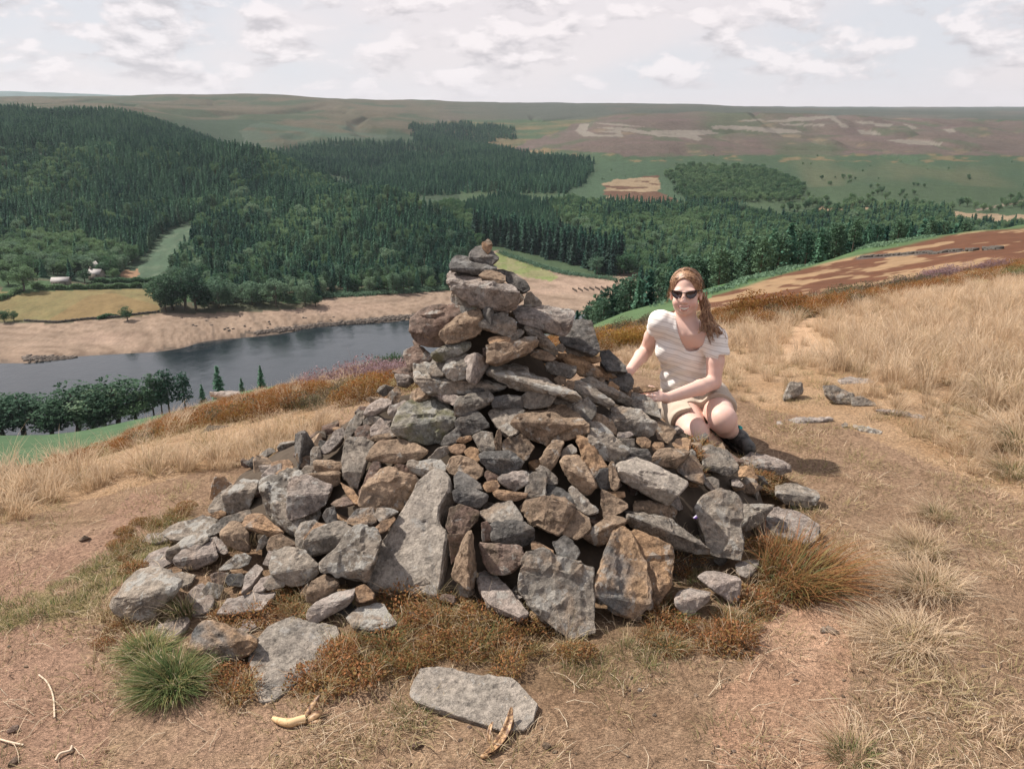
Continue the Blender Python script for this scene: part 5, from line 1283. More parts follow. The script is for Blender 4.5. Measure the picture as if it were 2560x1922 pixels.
# small stones packed between the big ones
r = random.Random(5)
def lump(sz, r):
    pts = []
    for q in range(13):
        v = Vector((r.gauss(0, 1), r.gauss(0, 1), r.gauss(0, 1))).normalized()
        pts.append(Vector((v.x * sz * .62, v.y * sz * .5, v.z * sz * .36)))
    return pts
LUMPS = []
for i in range(14):
    o = rock_mesh('stone', lump(.10, r), STONE['g'], edge=.02, seed=200 + i)
    LUMPS.append(o.data); bpy.data.objects.remove(o)
LM = {}
cnt = 0
tone_words = {'g': 'grey', 'd': 'dark', 't': 'brown', 'o': 'orange', 'p': 'pale', 'r': 'rusty'}
for i in range(600):
    if cnt >= 142: break
    q_ = r.random(); a = r.uniform(math.pi, math.pi * 2.0) if q_ < .68 else (r.uniform(math.pi * .78, math.pi * 1.12) if q_ < .88 else r.uniform(-.1, .5))
    rad = (1.16 if q_ < .68 else 1.0) * math.sqrt(r.uniform(.02, 1))
    x = CX + math.cos(a) * rad * 1.2; y = CY + math.sin(a) * rad
    z = float(cairn_h(x, y))
    tone = r.choice('ggdtttoprro')
    if (tone,) not in LM:
        LM[(tone,)] = []
        for me in LUMPS:
            m2 = me.copy(); m2.materials.clear(); m2.materials.append(STONE[tone]); LM[(tone,)].append(m2)
    o = bpy.data.objects.new('stone', r.choice(LM[(tone,)]))
    s = r.uniform(.55, 1.35); o.scale = (s, s, s * r.uniform(.8, 1.2))
    o.location = (x, y, max(z, .0) - .036 * s - .010)
    o.rotation_euler = (r.uniform(-.6, .9), r.uniform(-.6, .6), r.uniform(0, 6.28))
    COL.objects.link(o); cnt += 1
    tag(o, 'small %s stone packed in a gap between the larger stones of the cairn' % tone_words[tone], 'stone', 'small %s stones packed between the larger ones' % tone_words[tone], 'thing')

# hidden heart of the upper stack
for i in range(26):
    f = i / 25; z = .30 + .58 * f; rad = .24 * (1 - f) ** .6
    a = i * 2.4; tone = 'gdt'[i % 3]
    o = bpy.data.objects.new('stone', r.choice(LM[(tone,)]) if (tone,) in LM else LUMPS[0])
    s_ = 2.0 - .9 * f; o.scale = (s_ * 1.1, s_, s_ * .9)
    o.location = (CX + .05 + math.cos(a) * rad * .8 + .10 * (1 - f), CY + .10 + math.sin(a) * rad * .4, z)
    o.rotation_euler = (r.uniform(-.4, .4), r.uniform(-.4, .4), a); COL.objects.link(o)
    tag(o, 'small %s stone packed in a gap between the larger stones of the cairn' % tone_words[tone], 'stone', 'small %s stones packed between the larger ones' % tone_words[tone], 'thing')
# ------------------------------------------------------------ grass, heather, litter
def scatter(name, label, cat, pts, templates, kind='stuff'):
    """pts: array x, y, z, size, pick, turn, tilt x, tilt y"""
    pts = np.asarray(pts, float)
    src = bpy.data.collections.new(name + '_kinds')
    for i, me in enumerate(templates):
        src.objects.link(bpy.data.objects.new('%s_%02d' % (name, i), me))
    me = bpy.data.meshes.new(name)
    me.vertices.add(len(pts)); me.vertices.foreach_set('co', pts[:, :3].astype(np.float32).ravel())
    a1 = me.attributes.new('pick', 'INT', 'POINT'); a1.data.foreach_set('value', pts[:, 4].astype(np.int32))
    a2 = me.attributes.new('size', 'FLOAT', 'POINT'); a2.data.foreach_set('value', pts[:, 3].astype(np.float32))
    a3 = me.attributes.new('turn', 'FLOAT_VECTOR', 'POINT'); a3.data.foreach_set('vector', pts[:, [6, 7, 5]].astype(np.float32).ravel())
    o = bpy.data.objects.new(name, me); COL.objects.link(o)
    ng = bpy.data.node_groups.new(name, 'GeometryNodeTree')
    ng.interface.new_socket('Geometry', in_out='INPUT', socket_type='NodeSocketGeometry')
    ng.interface.new_socket('Geometry', in_out='OUTPUT', socket_type='NodeSocketGeometry')
    N = ng.nodes; L = ng.links
    gi = N.new('NodeGroupInput'); go = N.new('NodeGroupOutput'); ip = N.new('GeometryNodeInstanceOnPoints')
    ci = N.new('GeometryNodeCollectionInfo'); ci.inputs['Collection'].default_value = src
    ci.inputs['Separate Children'].default_value = True; ci.inputs['Reset Children'].default_value = True
    def att(nm_, ty):
        q = N.new('GeometryNodeInputNamedAttribute'); q.data_type = ty; q.inputs['Name'].default_value = nm_; return q.outputs['Attribute']
    ip.inputs['Pick Instance'].default_value = True
    L.new(gi.outputs[0], ip.inputs['Points']); L.new(ci.outputs[0], ip.inputs['Instance'])
    L.new(att('pick', 'INT'), ip.inputs['Instance Index']); L.new(att('turn', 'FLOAT_VECTOR'), ip.inputs['Rotation'])
    L.new(att('size', 'FLOAT'), ip.inputs['Scale']); L.new(ip.outputs[0], go.inputs[0])
    md = o.modifiers.new('scatter', 'NODES'); md.node_group = ng
    tag(o, label, cat, kind=kind)
    return o

def blade_mat(name, base, tip, alt, sc=1.0):
    m, t, b = material(name, 0.75, 0.12)
    oi = t.new('ShaderNodeObjectInfo').outputs['Random']
    att = t.new('ShaderNodeAttribute', attribute_name='Col').outputs['Color']
    sp = t.new('ShaderNodeSeparateColor'); t.l.new(att, sp.inputs[0])
    pos = t.new('ShaderNodeNewGeometry').outputs['Position']
    ln = t.noise(pos, 0.8, 4, 0.6)
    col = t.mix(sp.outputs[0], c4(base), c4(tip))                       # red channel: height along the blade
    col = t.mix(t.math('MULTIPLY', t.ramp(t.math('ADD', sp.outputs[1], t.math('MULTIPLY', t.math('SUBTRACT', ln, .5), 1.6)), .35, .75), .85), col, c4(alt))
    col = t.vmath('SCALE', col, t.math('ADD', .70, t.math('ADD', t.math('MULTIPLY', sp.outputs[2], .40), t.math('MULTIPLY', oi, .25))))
    t.l.new(col, b.inputs['Base Color'])
    tr = t.new('ShaderNodeBsdfTranslucent'); t.l.new(col, tr.inputs[0])
    mx = t.new('ShaderNodeMixShader', in_0=.40, in_1=b.outputs[0], in_2=tr.outputs[0])
    t.l.new(mx.outputs[0], m.node_tree.nodes['Material Output'].inputs[0])
    return m

def tuft_arrays(n, h, spread, width, r, droop=.8, segs=4, base_r=.06, lean=(0, 0), hv=.45):
    """n blades growing from a disc, as ribbons; returns V, F, colour"""
    a = r.uniform(0, 2 * np.pi, n); br = base_r * np.sqrt(r.uniform(0, 1, n))
    bx = np.cos(a) * br; by = np.sin(a) * br
    da = a + r.normal(size=n) * .7
    out = spread * r.uniform(.15, 1.1, n)
    hh = h * r.uniform(1 - hv, 1 + hv * .5, n)
    s = np.linspace(0, 1, segs + 1)[None, :]
    lx = np.cos(da)[:, None] * out[:, None] * s ** 1.5 + lean[0] * s ** 1.4 * hh[:, None]
    ly = np.sin(da)[:, None] * out[:, None] * s ** 1.5 + lean[1] * s ** 1.4 * hh[:, None]
    lz = hh[:, None] * (s - droop * r.uniform(.1, .75, n)[:, None] * s ** 2.6)
    P = np.stack([bx[:, None] + lx, by[:, None] + ly, lz], -1)
    P += r.normal(size=P.shape) * .004 * s[..., None] * (h / .2)
    sd = np.stack([-np.sin(da), np.cos(da), np.zeros(n)], -1) + r.normal(size=(n, 3)) * .35
    sd /= np.linalg.norm(sd, axis=1)[:, None]
    wv = width * r.uniform(.6, 1.3, n)[:, None] * (1 - s ** 1.6 * .92)
    A = P + sd[:, None, :] * wv[..., None] * .5; B = P - sd[:, None, :] * wv[..., None] * .5
    V = np.stack([A, B], 2).reshape(-1, 3)
    k = segs + 1
    F = []
    for i in range(segs):
        o = np.arange(n) * k * 2 + i * 2
        F.append(np.stack([o, o + 1, o + 3, o + 2], -1))
    C = np.zeros((n, k, 2, 3)); C[..., 0] = s[:, :, None]; C[..., 1] = r.uniform(0, 1, n)[:, None, None]; C[..., 2] = r.uniform(0, 1, n)[:, None, None]
    return V, np.concatenate(F), C.reshape(-1, 3)

def template(name, parts, mats):
    """parts: list of (V, F, C, material index) -> unlinked mesh"""
    Vs, Cs, Fs, Ms, o = [], [], [], [], 0
    for V, F, C, mi in parts:
        Vs.append(V); Cs.append(C); Fs.append(F + o); Ms.append(np.full(len(F), mi)); o += len(V)
    ob = mesh_np(name, np.concatenate(Vs), np.concatenate(Fs), None, colors=np.concatenate(Cs), smooth=False)
    me = ob.data; bpy.data.objects.remove(ob)
    for m in mats: me.materials.append(m)
    me.polygons.foreach_set('material_index', np.concatenate(Ms).astype(np.int32)); me.update()
    return me

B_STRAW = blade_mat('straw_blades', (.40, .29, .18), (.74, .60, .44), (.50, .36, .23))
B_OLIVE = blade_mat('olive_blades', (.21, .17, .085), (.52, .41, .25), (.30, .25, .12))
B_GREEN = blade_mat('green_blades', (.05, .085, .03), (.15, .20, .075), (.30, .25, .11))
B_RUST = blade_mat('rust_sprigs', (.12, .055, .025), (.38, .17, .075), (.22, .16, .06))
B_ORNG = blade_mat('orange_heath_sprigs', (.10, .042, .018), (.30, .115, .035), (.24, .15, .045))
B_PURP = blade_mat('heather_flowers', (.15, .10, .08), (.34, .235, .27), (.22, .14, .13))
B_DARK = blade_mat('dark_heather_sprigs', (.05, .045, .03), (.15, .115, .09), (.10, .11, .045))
rg = np.random.default_rng(21)
WIND = (-.25, .05)
T_STRAW = [template('straw_tuft', [(*tuft_arrays(110, .34, .17, .0042, rg, .9, 4, .09, WIND), 0)], [B_STRAW]) for _ in range(4)] + \
          [template('straw_tuft', [(*tuft_arrays(70, .26, .16, .0042, rg, 1.0, 4, .09, WIND), 0), (*tuft_arrays(30, .18, .10, .004, rg, .8, 3, .06, WIND), 1)], [B_STRAW, B_OLIVE]) for _ in range(3)]
T_SHORT = [template('dead_turf', [(*tuft_arrays(60, .035, .055, .0026, rg, 1.0, 3, .10), 0), (*tuft_arrays(14, .03, .03, .0025, rg, .9, 3, .09), 1)], [B_OLIVE if i % 2 else B_STRAW, B_OLIVE]) for i in range(4)]
T_GREEN = [template('green_turf', [(*tuft_arrays(70, .06, .05, .0028, rg, .9, 3, .08), 0), (*tuft_arrays(20, .07, .06, .0026, rg, .9, 3, .08), 1)], [B_GREEN, B_STRAW]) for _ in range(3)]

def sprig_arrays(n, h, rad, leaf, r, per=12, dome=.75):
    """a low cushion: thin stems with tiny leaves along them"""
    V, F, C = tuft_arrays(n, h, rad, .004, r, .5, 3, rad * .7, (0, 0), .35)
    a = r.uniform(0, 6.283, n * per); q = rad * np.sqrt(r.uniform(0, 1, n * per)) * 1.1
    z = h * (1 - dome * (q / (rad * 1.2)) ** 2) * r.uniform(.25, 1.05, n * per)
    c = np.stack([np.cos(a) * q, np.sin(a) * q, z], -1)
    LV, LF = leafset(c, leaf, r, .0, 1.0)
    LC = np.zeros((len(LV), 3)); LC[:, 0] = np.repeat(np.clip(z / h, 0, 1), 4); LC[:, 1] = np.repeat(r.uniform(0, 1, len(c)), 4); LC[:, 2] = np.repeat(r.uniform(0, 1, len(c)), 4)
    return [(V, F, C), (LV, LF, LC)]
def sprigs(nm, mats, n, h, rad, leaf, per, extra=0):
    P = [(*q, 0) for q in sprig_arrays(n, h, rad, leaf, rg, per)]
    if extra: P.append((*tuft_arrays(extra, h * 1.35, rad * 1.1, .003, rg, .8, 4, rad * .6), 1))
    return template(nm, P, mats)
T_RUST = [sprigs('rust_cushion', [B_RUST, B_STRAW], 50, .060, .085, .0055, 13, 22) for _ in range(3)] + [sprigs('rust_cushion', [B_RUST, B_GREEN], 30, .05, .08, .0055, 8, 60) for _ in range(2)] + [sprigs('rust_cushion', [B_RUST, B_OLIVE], 30, .05, .08, .0055, 7, 70) for _ in range(2)]
T_ORNG = [sprigs('orange_cushion', [B_ORNG, B_STRAW], 60, .26, .24, .011, 17, 26) for _ in range(4)] + [sprigs('brown_cushion', [B_DARK, B_STRAW], 50, .22, .22, .011, 14, 30), sprigs('olive_cushion', [B_OLIVE, B_STRAW], 50, .20, .22, .011, 14, 40)]
T_PURP = [sprigs('heather_cushion', [B_PURP, B_STRAW], 90, .30, .26, .011, 18, 0) for _ in range(2)]
T_DARK = [sprigs('dark_heather_cushion', [B_DARK, B_STRAW], 70, .26, .26, .012, 16, 4) for _ in range(3)]

def region_points(poly, Ymax, spacing, jitter=.5, Ymin=1.0, grow=.0, dens=None, seed=1):
    """jittered points of the ground that lie inside a photo outline; spacing grows with distance"""
    r = np.random.default_rng(seed); out = []
    Y = Ymin
    while Y < Ymax:
        sp = spacing * (1 + grow * (Y - Ymin))
        x0 = -0.8 * Y - .6; x1 = .8 * Y + .6
        n = max(2, int((x1 - x0) / sp))
        x = np.linspace(x0, x1, n) + r.uniform(-jitter, jitter, n) * sp
        Yr = Y + r.uniform(-jitter, jitter, n) * sp
        z = Hgt(x, Yr); px, py = project(x, np.maximum(Yr, .5), z)
        m = inpoly(px, py, poly)
        if dens is not None: m &= r.uniform(0, 1, n) < dens(px, py, x, Yr)
        out.append(np.stack([x[m], Yr[m], z[m]], -1)); Y += sp
    return np.concatenate(out)
def make_pts(P, smin, smax, npick, tilt=.15, seed=3, pickf=None):
    r = np.random.default_rng(seed); n = len(P)
    pk = r.integers(0, npick, n) if pickf is None else pickf(P, r)
    return np.column_stack([P, r.uniform(smin, smax, n), pk, r.uniform(0, 6.283, n), r.normal(size=n) * tilt, r.normal(size=n) * tilt])
def off_stones(P, up=.0, keep=.0, seed=2):
    px, py = project(P[:, 0], np.maximum(P[:, 1], .5), P[:, 2] + up)
    m = np.zeros(len(P), bool)
    for q in OUTL: m |= inpoly(px, py, q)
    return P[~m]
def off_cairn(P, lim=.015): return P[cairn_h(P[:, 0], P[:, 1]) < lim]

SL = [(-260,1340),(0,1315),(110,1262),(250,1222),(420,1180),(560,1175),(660,1165),(740,1125),(850,1055),(930,990),(1000,950),(1150,900),(1150,860),(-260,1100)]
SRt = [(1540,900),(1640,935),(1800,960),(1850,1020),(2010,985),(2120,1010),(2240,1060),(2330,1130),(2420,1200),(2480,1300),(2560,1330),(2800,1350),(2900,560),(1540,700)]
def thin(px, py, x, Y):
    d = .55 + .6 * fbm(x * .9, Y * .9, 3, 44)
    p = inpoly(px + 12 * vnoise(py / 22, px * 0, 3), py, [(1990,740),(2010,800),(1960,850),(1950,905),(2110,905),(2040,830),(2050,790),(2010,740)])
    sq = inpoly(px, py, [(1820,960),(1900,930),(2130,940),(2190,1000),(2300,1060),(2100,1060)])
    return np.where(p, .10, np.where(sq, .45, d + .45))
PL = region_points(SL, 12.5, .085, Ymin=2.6, grow=.10, seed=4); PR = region_points(SRt, 26, .125, Ymin=3.6, grow=.085, dens=thin, seed=5)
topl = np.interp
def below_orange(P):
    px, py = project(P[:, 0], P[:, 1], P[:, 2])
    lim = np.interp(px, [-200, 0, 150, 347, 500, 694, 870, 980, 1300, 1500, 1640, 1800, 1960, 2010, 2200, 2330, 2560, 2800],
                    [1255, 1222, 1196, 1168, 1136, 1096, 1034, 995, 940, 885, 835, 830, 812, 800, 760, 735, 705, 680])
    return py > lim + 9 * vnoise(px / 30, py * 0, 7)
P = np.concatenate([PL, PR]); bo = below_orange(P)
sz = lambda P: np.where(project(P[:, 0], P[:, 1], P[:, 2])[1] > 1180, .55, 1.0)
P[:, 2] = np.maximum(P[:, 2], np.where(cairn_h(P[:, 0], P[:, 1]) > .02, cairn_h(P[:, 0], P[:, 1]) - .09, -9))
A = make_pts(P[bo], .45, .92, 7, .16)
edge_l = project(A[:, 0], A[:, 1], A[:, 2])
d_edge = sstep(np.where(edge_l[0] < 1280, np.interp(edge_l[0], [0, 250, 420, 560, 740, 920], [1315, 1222, 1180, 1172, 1100, 980]) - edge_l[1], 100), 0, 60)
tr = inpoly(edge_l[0], edge_l[1], [(1540,900),(1640,935),(1850,1020),(2100,1010),(2420,1200),(2560,1330),(2800,1350),(2800,1150),(2300,1000),(2100,930),(1800,880),(1540,850)])
A[:, 3] *= (.62 + .38 * d_edge) * np.where(tr, .55, 1.0)
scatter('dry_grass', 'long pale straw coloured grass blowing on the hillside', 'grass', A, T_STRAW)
# orange heath along the brow
OR = [(-300,1215),(0,1175),(130,1135),(320,1060),(500,1000),(640,955),(900,880),(1150,840),(1500,800),(1640,770),(1700,780),(1960,790),(1990,760),(2150,720),(2330,690),(2560,640),(2900,600),(2900,760),(2560,740),(2330,760),(2200,790),(1960,830),(1800,850),(1640,890),(1300,950),(980,990),(870,1035),(694,1095),(500,1130),(347,1160),(150,1190),(0,1215),(-300,1300)]
P = np.concatenate([region_points(OR, 27, .17, Ymin=5, grow=.05, seed=6)])
P = P[~below_orange(P)]
OP = make_pts(P, .45, .95, 4, .12, pickf=lambda P, r: r.integers(0, 6, len(P)))
OP[:, 3] *= np.where(P[:, 0] < .3, .62, .85) * (1 + .35 * fbm(P[:, 0] * .9, P[:, 1] * .9, 3, 48))
OP = OP[fbm(P[:, 0] * .7, P[:, 1] * .7, 3, 49) > -.42]
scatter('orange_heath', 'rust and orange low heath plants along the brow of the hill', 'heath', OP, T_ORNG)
Q_ = P[np.random.default_rng(5).uniform(0, 1, len(P)) < .30]
scatter('brow_grass', 'thin pale grass stems standing up through the heath on the brow', 'grass', make_pts(Q_, .35, .75, 7, .2), T_STRAW)
# trampled dead turf on the dirt
full = [(-400,2300),(3000,2300),(3000,700),(-400,1050)]
def turfd(px, py, x, Y):
    pk = inpoly(px, py, [(1790,1922),(1800,1760),(1900,1560),(1980,1440),(2120,1420),(2160,1560),(2080,1700),(2060,1922)]) | inpoly(px, py, [(-100,1922),(-100,1620),(60,1560),(150,1530),(230,1640),(290,1740),(260,1922)]) | inpoly(px, py, [(-100,1540),(-100,1380),(260,1270),(430,1190),(620,1180),(420,1300),(300,1420),(200,1500),(100,1520)])
    pk |= inpoly(px + 14 * vnoise(py / 25, px / 40, 4), py, [(1760,1990),(1850,1700),(1960,1500),(2110,1330),(2180,1180),(2080,1080),(1950,1010),(2150,1000),(2330,1120),(2300,1260),(2190,1420),(2130,1600),(2080,1990)])
    return np.where(pk, .16, .42 + .8 * fbm(x * 2.2, Y * 2.2, 3, 46))
P = off_stones(region_points(full, 6.2, .055, Ymin=.9, grow=.22, dens=turfd, seed=8))
scatter('dead_turf', 'short trampled dry turf over the bare earth', 'grass', make_pts(P, .55, 1.25, 4, .1), T_SHORT)
# green turf patches
GP = [[(-100,1590),(-100,1535),(100,1475),(225,1410),(300,1360),(410,1345),(330,1420),(220,1520)], [(330,1360),(420,1290),(520,1270),(470,1340),(360,1400)], [(1700,1400),(1830,1400),(1830,1460),(1760,1500),(1690,1480)],
      [(1780,1170),(1900,1230),(2040,1240),(2020,1290),(1900,1270),(1780,1230)], [(960,1800),(1060,1740),(1130,1760),(1180,1800),(1100,1840),(1000,1840)], [(1420,1700),(1520,1600),(1720,1600),(1700,1680),(1560,1740)], [(1620,1480),(1660,1400),(1700,1420),(1690,1500),(1640,1530)],
      [(310,1400),(480,1330),(540,1300),(560,1340),(420,1420),(330,1480)], [(640,1560),(760,1530),(860,1560),(840,1600),(700,1610)], [(1760,1260),(1850,1200),(1860,1270),(1800,1310)]]
P = np.concatenate([region_points(g, 6, .05, Ymin=1.2, grow=.1, seed=30 + i, dens=lambda px, py, x, Y: .62 + 0 * px) for i, g in enumerate(GP)])
scatter('green_turf', 'short green turf in patches round the foot of the cairn', 'grass', make_pts(off_stones(P), .35, .85, 3, .15), T_GREEN)
# rusty moss and dead fern cushions round the foot
RU = [D([(700,1400),(770,1330),(850,1300),(990,1290),(1060,1320),(1150,1330),(1260,1380),(1400,1350),(1470,1290),(1560,1330),(1640,1300),(1640,1380),(1560,1420),(1300,1400),(1190,1450),(1020,1455),(900,1450),(780,1480),(700,1500),(640,1500),(630,1440)]),
      D([(1560,1300),(1620,1190),(1700,1150),(1770,1180),(1810,1230),(1780,1290),(1700,1320),(1640,1340)]), D([(440,1470),(500,1400),(560,1420),(560,1500),(480,1520)]),
      D([(200,1350),(260,1300),(330,1340),(300,1400),(220,1400)]), D([(240,1220),(260,1150),(330,1110),(420,1090),(400,1120),(330,1180),(300,1240)]), D([(1450,1080),(1500,1040),(1560,1080),(1540,1160),(1500,1150)]), D([(1440,1170),(1500,1180),(1520,1250),(1460,1270)]),
      D([(560,1270),(700,1240),(760,1260),(720,1330),(620,1330)]), D([(960,1200),(1010,1190),(1060,1260),(1000,1290)]), D([(1600,1100),(1680,1090),(1700,1150),(1620,1190)]), D([(1560,1040),(1660,1010),(1700,1060),(1680,1100),(1600,1090)]), D([(380,1180),(560,1190),(640,1290),(560,1350),(420,1340),(330,1260)])]
P = np.concatenate([region_points(g, 4.6, .058, Ymin=1.6, grow=.0, seed=50 + i, dens=lambda px, py, x, Y: .85 + .9 * fbm(x * 2.5, Y * 2.5, 3, 47)) for i, g in enumerate(RU)])
P = off_stones(off_stones(P, .03))
P[:, 2] = np.maximum(P[:, 2], np.where(cairn_h(P[:, 0], P[:, 1]) > 0, cairn_h(P[:, 0], P[:, 1]) - .07, -9))
RP = make_pts(P, .4, 1.0, 7, .2); RP[:, 3] *= np.where(project(P[:, 0], P[:, 1], P[:, 2])[0] < 560, .62, 1.0)
scatter('rusty_moss', 'rust brown moss and dead fern growing round the foot of the cairn', 'moss', RP, T_RUST)
# tall dry grass between the stones
P = np.concatenate([region_points(g, 4.6, .14, Ymin=1.6, seed=80 + i) for i, g in enumerate(RU)])
P = off_stones(P)
P[:, 2] = np.maximum(P[:, 2], np.where(cairn_h(P[:, 0], P[:, 1]) > 0, cairn_h(P[:, 0], P[:, 1]) - .05, -9))
scatter('wispy_grass', 'thin wispy dry grass stalks among the foot stones', 'grass', make_pts(P, .28, .5, 3, .35),
        [template('wisps', [(*tuft_arrays(12, .36, .26, .0032, rg, 1.0, 5, .07), 0), (*tuft_arrays(10, .26, .16, .003, rg, .9, 4, .06), 1)], [B_STRAW, B_OLIVE]) for _ in range(3)])

def single(name, label, cat, px, py, meshf, size, Y=None, group=None, rz=0):
    """one plant of its own whose base is seen at photo pixel px, py"""
    x, Yv, z = ground_pt(px, py) if Y is None else (pix(px, py, Y=Y).x, Y, float(Hgt(pix(px, py, Y=Y).x, Y)))
    o = bpy.data.objects.new(name, meshf); o.location = (x, Yv, z - .01); o.scale = (size,) * 3 if not isinstance(size, tuple) else size
    o.rotation_euler = (0, 0, rz); COL.objects.link(o); return tag(o, label, cat, group)
def ground_pt(px, py):
    Yv = hit_ground(px, py); p = pix(px, py, Y=Yv); return p.x, Yv, float(Hgt(p.x, Yv))
def hit_ground(px, py):
    Ys = np.geomspace(.8, 40, 3000); dx = (px - 1280) / FPX; dy = (961 - py) / FPX; q = CP + dy * SP
    d = CAMZ + (-SP + dy * CP) / q * Ys - Hgt(dx / q * Ys, Ys); k = int(np.argmax(d < 0)); return float(Ys[k])
gt = lambda n, h, s, ex: template('grass_tuft', [(*tuft_arrays(n, h, s, .0036, rg, .95, 5, s * .45, (-.1, -.1)), 0), (*tuft_arrays(ex, h * 1.05, s * 1.2, .0028, rg, 1.0, 5, s * .5, (-.3, 0)), 1)], [B_GREEN, B_STRAW])
single('grass_tuft', 'large bright green grass tuft at the lower left of the cairn', 'grass tuft', 432, 1712, gt(1900, .088, .125, 160), 1.0)
single('grass_tuft', 'green grass tuft behind the largest tuft at lower left', 'grass tuft', 375, 1640, gt(800, .075, .10, 120), 1.0)
single('grass_tuft', 'yellowish grass tuft against the stone with white lichen patches', 'grass tuft', 460, 1545, gt(160, .12, .06, 200), 1.0)
single('grass_tuft', 'straggly olive grass tuft left of the large smooth slab', 'grass tuft', 560, 1640, gt(260, .07, .09, 220), 1.0)
dry = lambda n, g: template('grass_tuft', [(*tuft_arrays(n, .22, .24, .0034, rg, 1.0, 5, .13, (-.35, .1)), 1), (*tuft_arrays(g, .11, .12, .0036, rg, .9, 4, .09, (0, 0)), 0)], [B_GREEN, B_STRAW])
single('grass_tuft', 'broad straw tuft with a green heart on the dirt at the right', 'grass tuft', 2310, 1470, dry(950, 240), (.85, .65, .55))
single('grass_tuft', 'upper straw and green tuft on the dirt at the right', 'grass tuft', 2340, 1290, dry(260, 200), (.6, .5, .55))
single('grass_tuft', 'middle dry tuft on the dirt, between two greener ones', 'grass tuft', 2300, 1375, dry(560, 90), (.7, .6, .5))
single('grass_tuft', 'flattened reddish straw tuft below the broad tuft at the right', 'grass tuft', 2270, 1600, dry(600, 40), (.8, .65, .38))
single('grass_tuft', 'pale green tuft at the bottom edge right of centre', 'grass tuft', 2130, 1895, dry(220, 220), .55)
single('grass_tuft', 'green tuft at the right picture edge', 'grass tuft', 2545, 1115, dry(500, 300), 1.0)
single('grass_tuft', 'lower green tuft at the right picture edge', 'grass tuft', 2530, 1185, dry(300, 300), .7)
single('grass_tuft', 'brown shaggy dry clump leaning right of the cairn foot', 'grass tuft', 1985, 1455, template('grass_tuft', [(*tuft_arrays(700, .20, .2, .0036, rg, .8, 5, .14, (.45, -.1)), 1), (*tuft_arrays(250, .13, .16, .0036, rg, .9, 4, .12, (.3, 0)), 0)], [B_GREEN, B_RUST]), 1.0)
def bush(nm, label, cat, px, py, Y, temps, rad, n, sc, seed):
    r = np.random.default_rng(seed); parts = []
    Vs, Fs, Cs, o = [], [], [], 0
    c = pix(px, py, Y=Y); zb = float(Hgt(c.x, Y))
    rx, ry = rad
    for k in range(n):
        a = r.uniform(0, 6.28); q = math.sqrt(r.uniform(0, 1)); dx, dy = math.cos(a) * q * rx, math.sin(a) * q * ry
        (V, F, C), (LV, LF, LC) = sprig_arrays(34, .30, .24, .012, r, 22)
        s = sc * r.uniform(.8, 1.15) * (1.05 - .4 * q)
        off = np.array([dx, dy, float(Hgt(c.x + dx, Y + dy)) - zb])
        for V_, F_, C_ in ((V, F, C), (LV, LF, LC)):
            Vs.append(V_ * s + off); Fs.append(F_ + o); Cs.append(C_); o += len(V_)
    ob = mesh_np(nm, np.concatenate(Vs), np.concatenate(Fs), temps, colors=np.concatenate(Cs), smooth=False)
    ob.location = (c.x, Y, zb); return tag(ob, label, cat)
bush('heather_bush', 'purple flowering heather bush on the crest left of the cairn, farther one', 'heather', 895, 930, 9.0, B_PURP, (.62, .5), 14, 1.15, 1)
bush('heather_bush', 'pale purple heather bush touching the left shoulder of the cairn', 'heather', 975, 985, 6.6, B_PURP, (.42, .4), 12, 1.1, 2)
bush('heather_bush', 'purple grey heather row on the brow at the upper right', 'heather', 2370, 672, 21, B_PURP, (1.5, .6), 18, 1.5, 3)
bush('heather_bush', 'dark heather row on the brow above the straw, centre right', 'heather', 2170, 742, 17.5, B_DARK, (1.5, .6), 20, 1.4, 4)
bush('heather_bush', 'lower left end of the dark heather row on the brow', 'heather', 2070, 762, 15.5, B_DARK, (.7, .5), 9, 1.2, 5)
bush('heath_bush', 'rust brown heath bush left of the sandy path', 'heath bush', 1910, 830, 11.5, B_ORNG, (.62, .5), 14, 1.25, 6)
bush('heath_bush', 'dark green and rust bush beside the path behind the heath bush', 'heath bush', 1950, 815, 12.5, B_DARK, (.3, .35), 7, 1.2, 7)
bush('heath_bush', 'golden yellow heath clump between the cairn and the arm', 'heath bush', 1555, 885, 9.5, blade_mat('golden_heath', (.14, .085, .02), (.40, .26, .06), (.28, .13, .04)), (.55, .5), 12, 1.0, 8)
bush('heather_bush', 'dull purple heather strip behind the golden clump', 'heather', 1585, 812, 13.5, B_DARK, (1.1, .5), 13, 1.0, 9)
bush('bilberry_bush', 'small green bush on the brow at the right edge', 'bush', 2530, 706, 15, B_GREEN, (.5, .4), 7, .9, 10)
bush('bilberry_bush', 'dark green bush on the crest just left of the cairn', 'bush', 965, 905, 11.5, blade_mat('dark_leaf', (.03, .06, .03), (.06, .11, .05), (.05, .08, .04)), (.25, .25), 5, 1.1, 11)

# straws and pebbles lying on the earth
r = random.Random(12)
Vs, Fs, o = [], [], 0
for i in range(420):
    px, py = r.uniform(-60, 2620), r.uniform(1180, 1990)
    if 500 < px < 1950 and py < 1560: continue
    x, Yv, z = ground_pt(px, py)
    a = r.uniform(0, 6.28); L = r.uniform(.03, .13); bend = r.uniform(-.22, .22)
    pts = []
    for k in range(5):
        s = k / 4; an = a + bend * s * 2
        xx = x + math.cos(an) * L * s; yy = Yv + math.sin(an) * L * s
        pts.append((xx, yy, float(Hgt(xx, yy)) + .004 + .018 * math.sin(s * 3.1) * r.random()))
    V, F = tube(pts, [.0011, .0010, .0009, .0008, .0004], 3)
    Vs.append(V); Fs.append(F + o); o += len(V)
ob = mesh_np('straws', np.concatenate(Vs), np.concatenate(Fs), None)
ms, t, b = material('pale_straw', .8, .2); b.inputs['Base Color'].default_value = (.55, .45, .32, 1); ob.data.materials.append(ms)
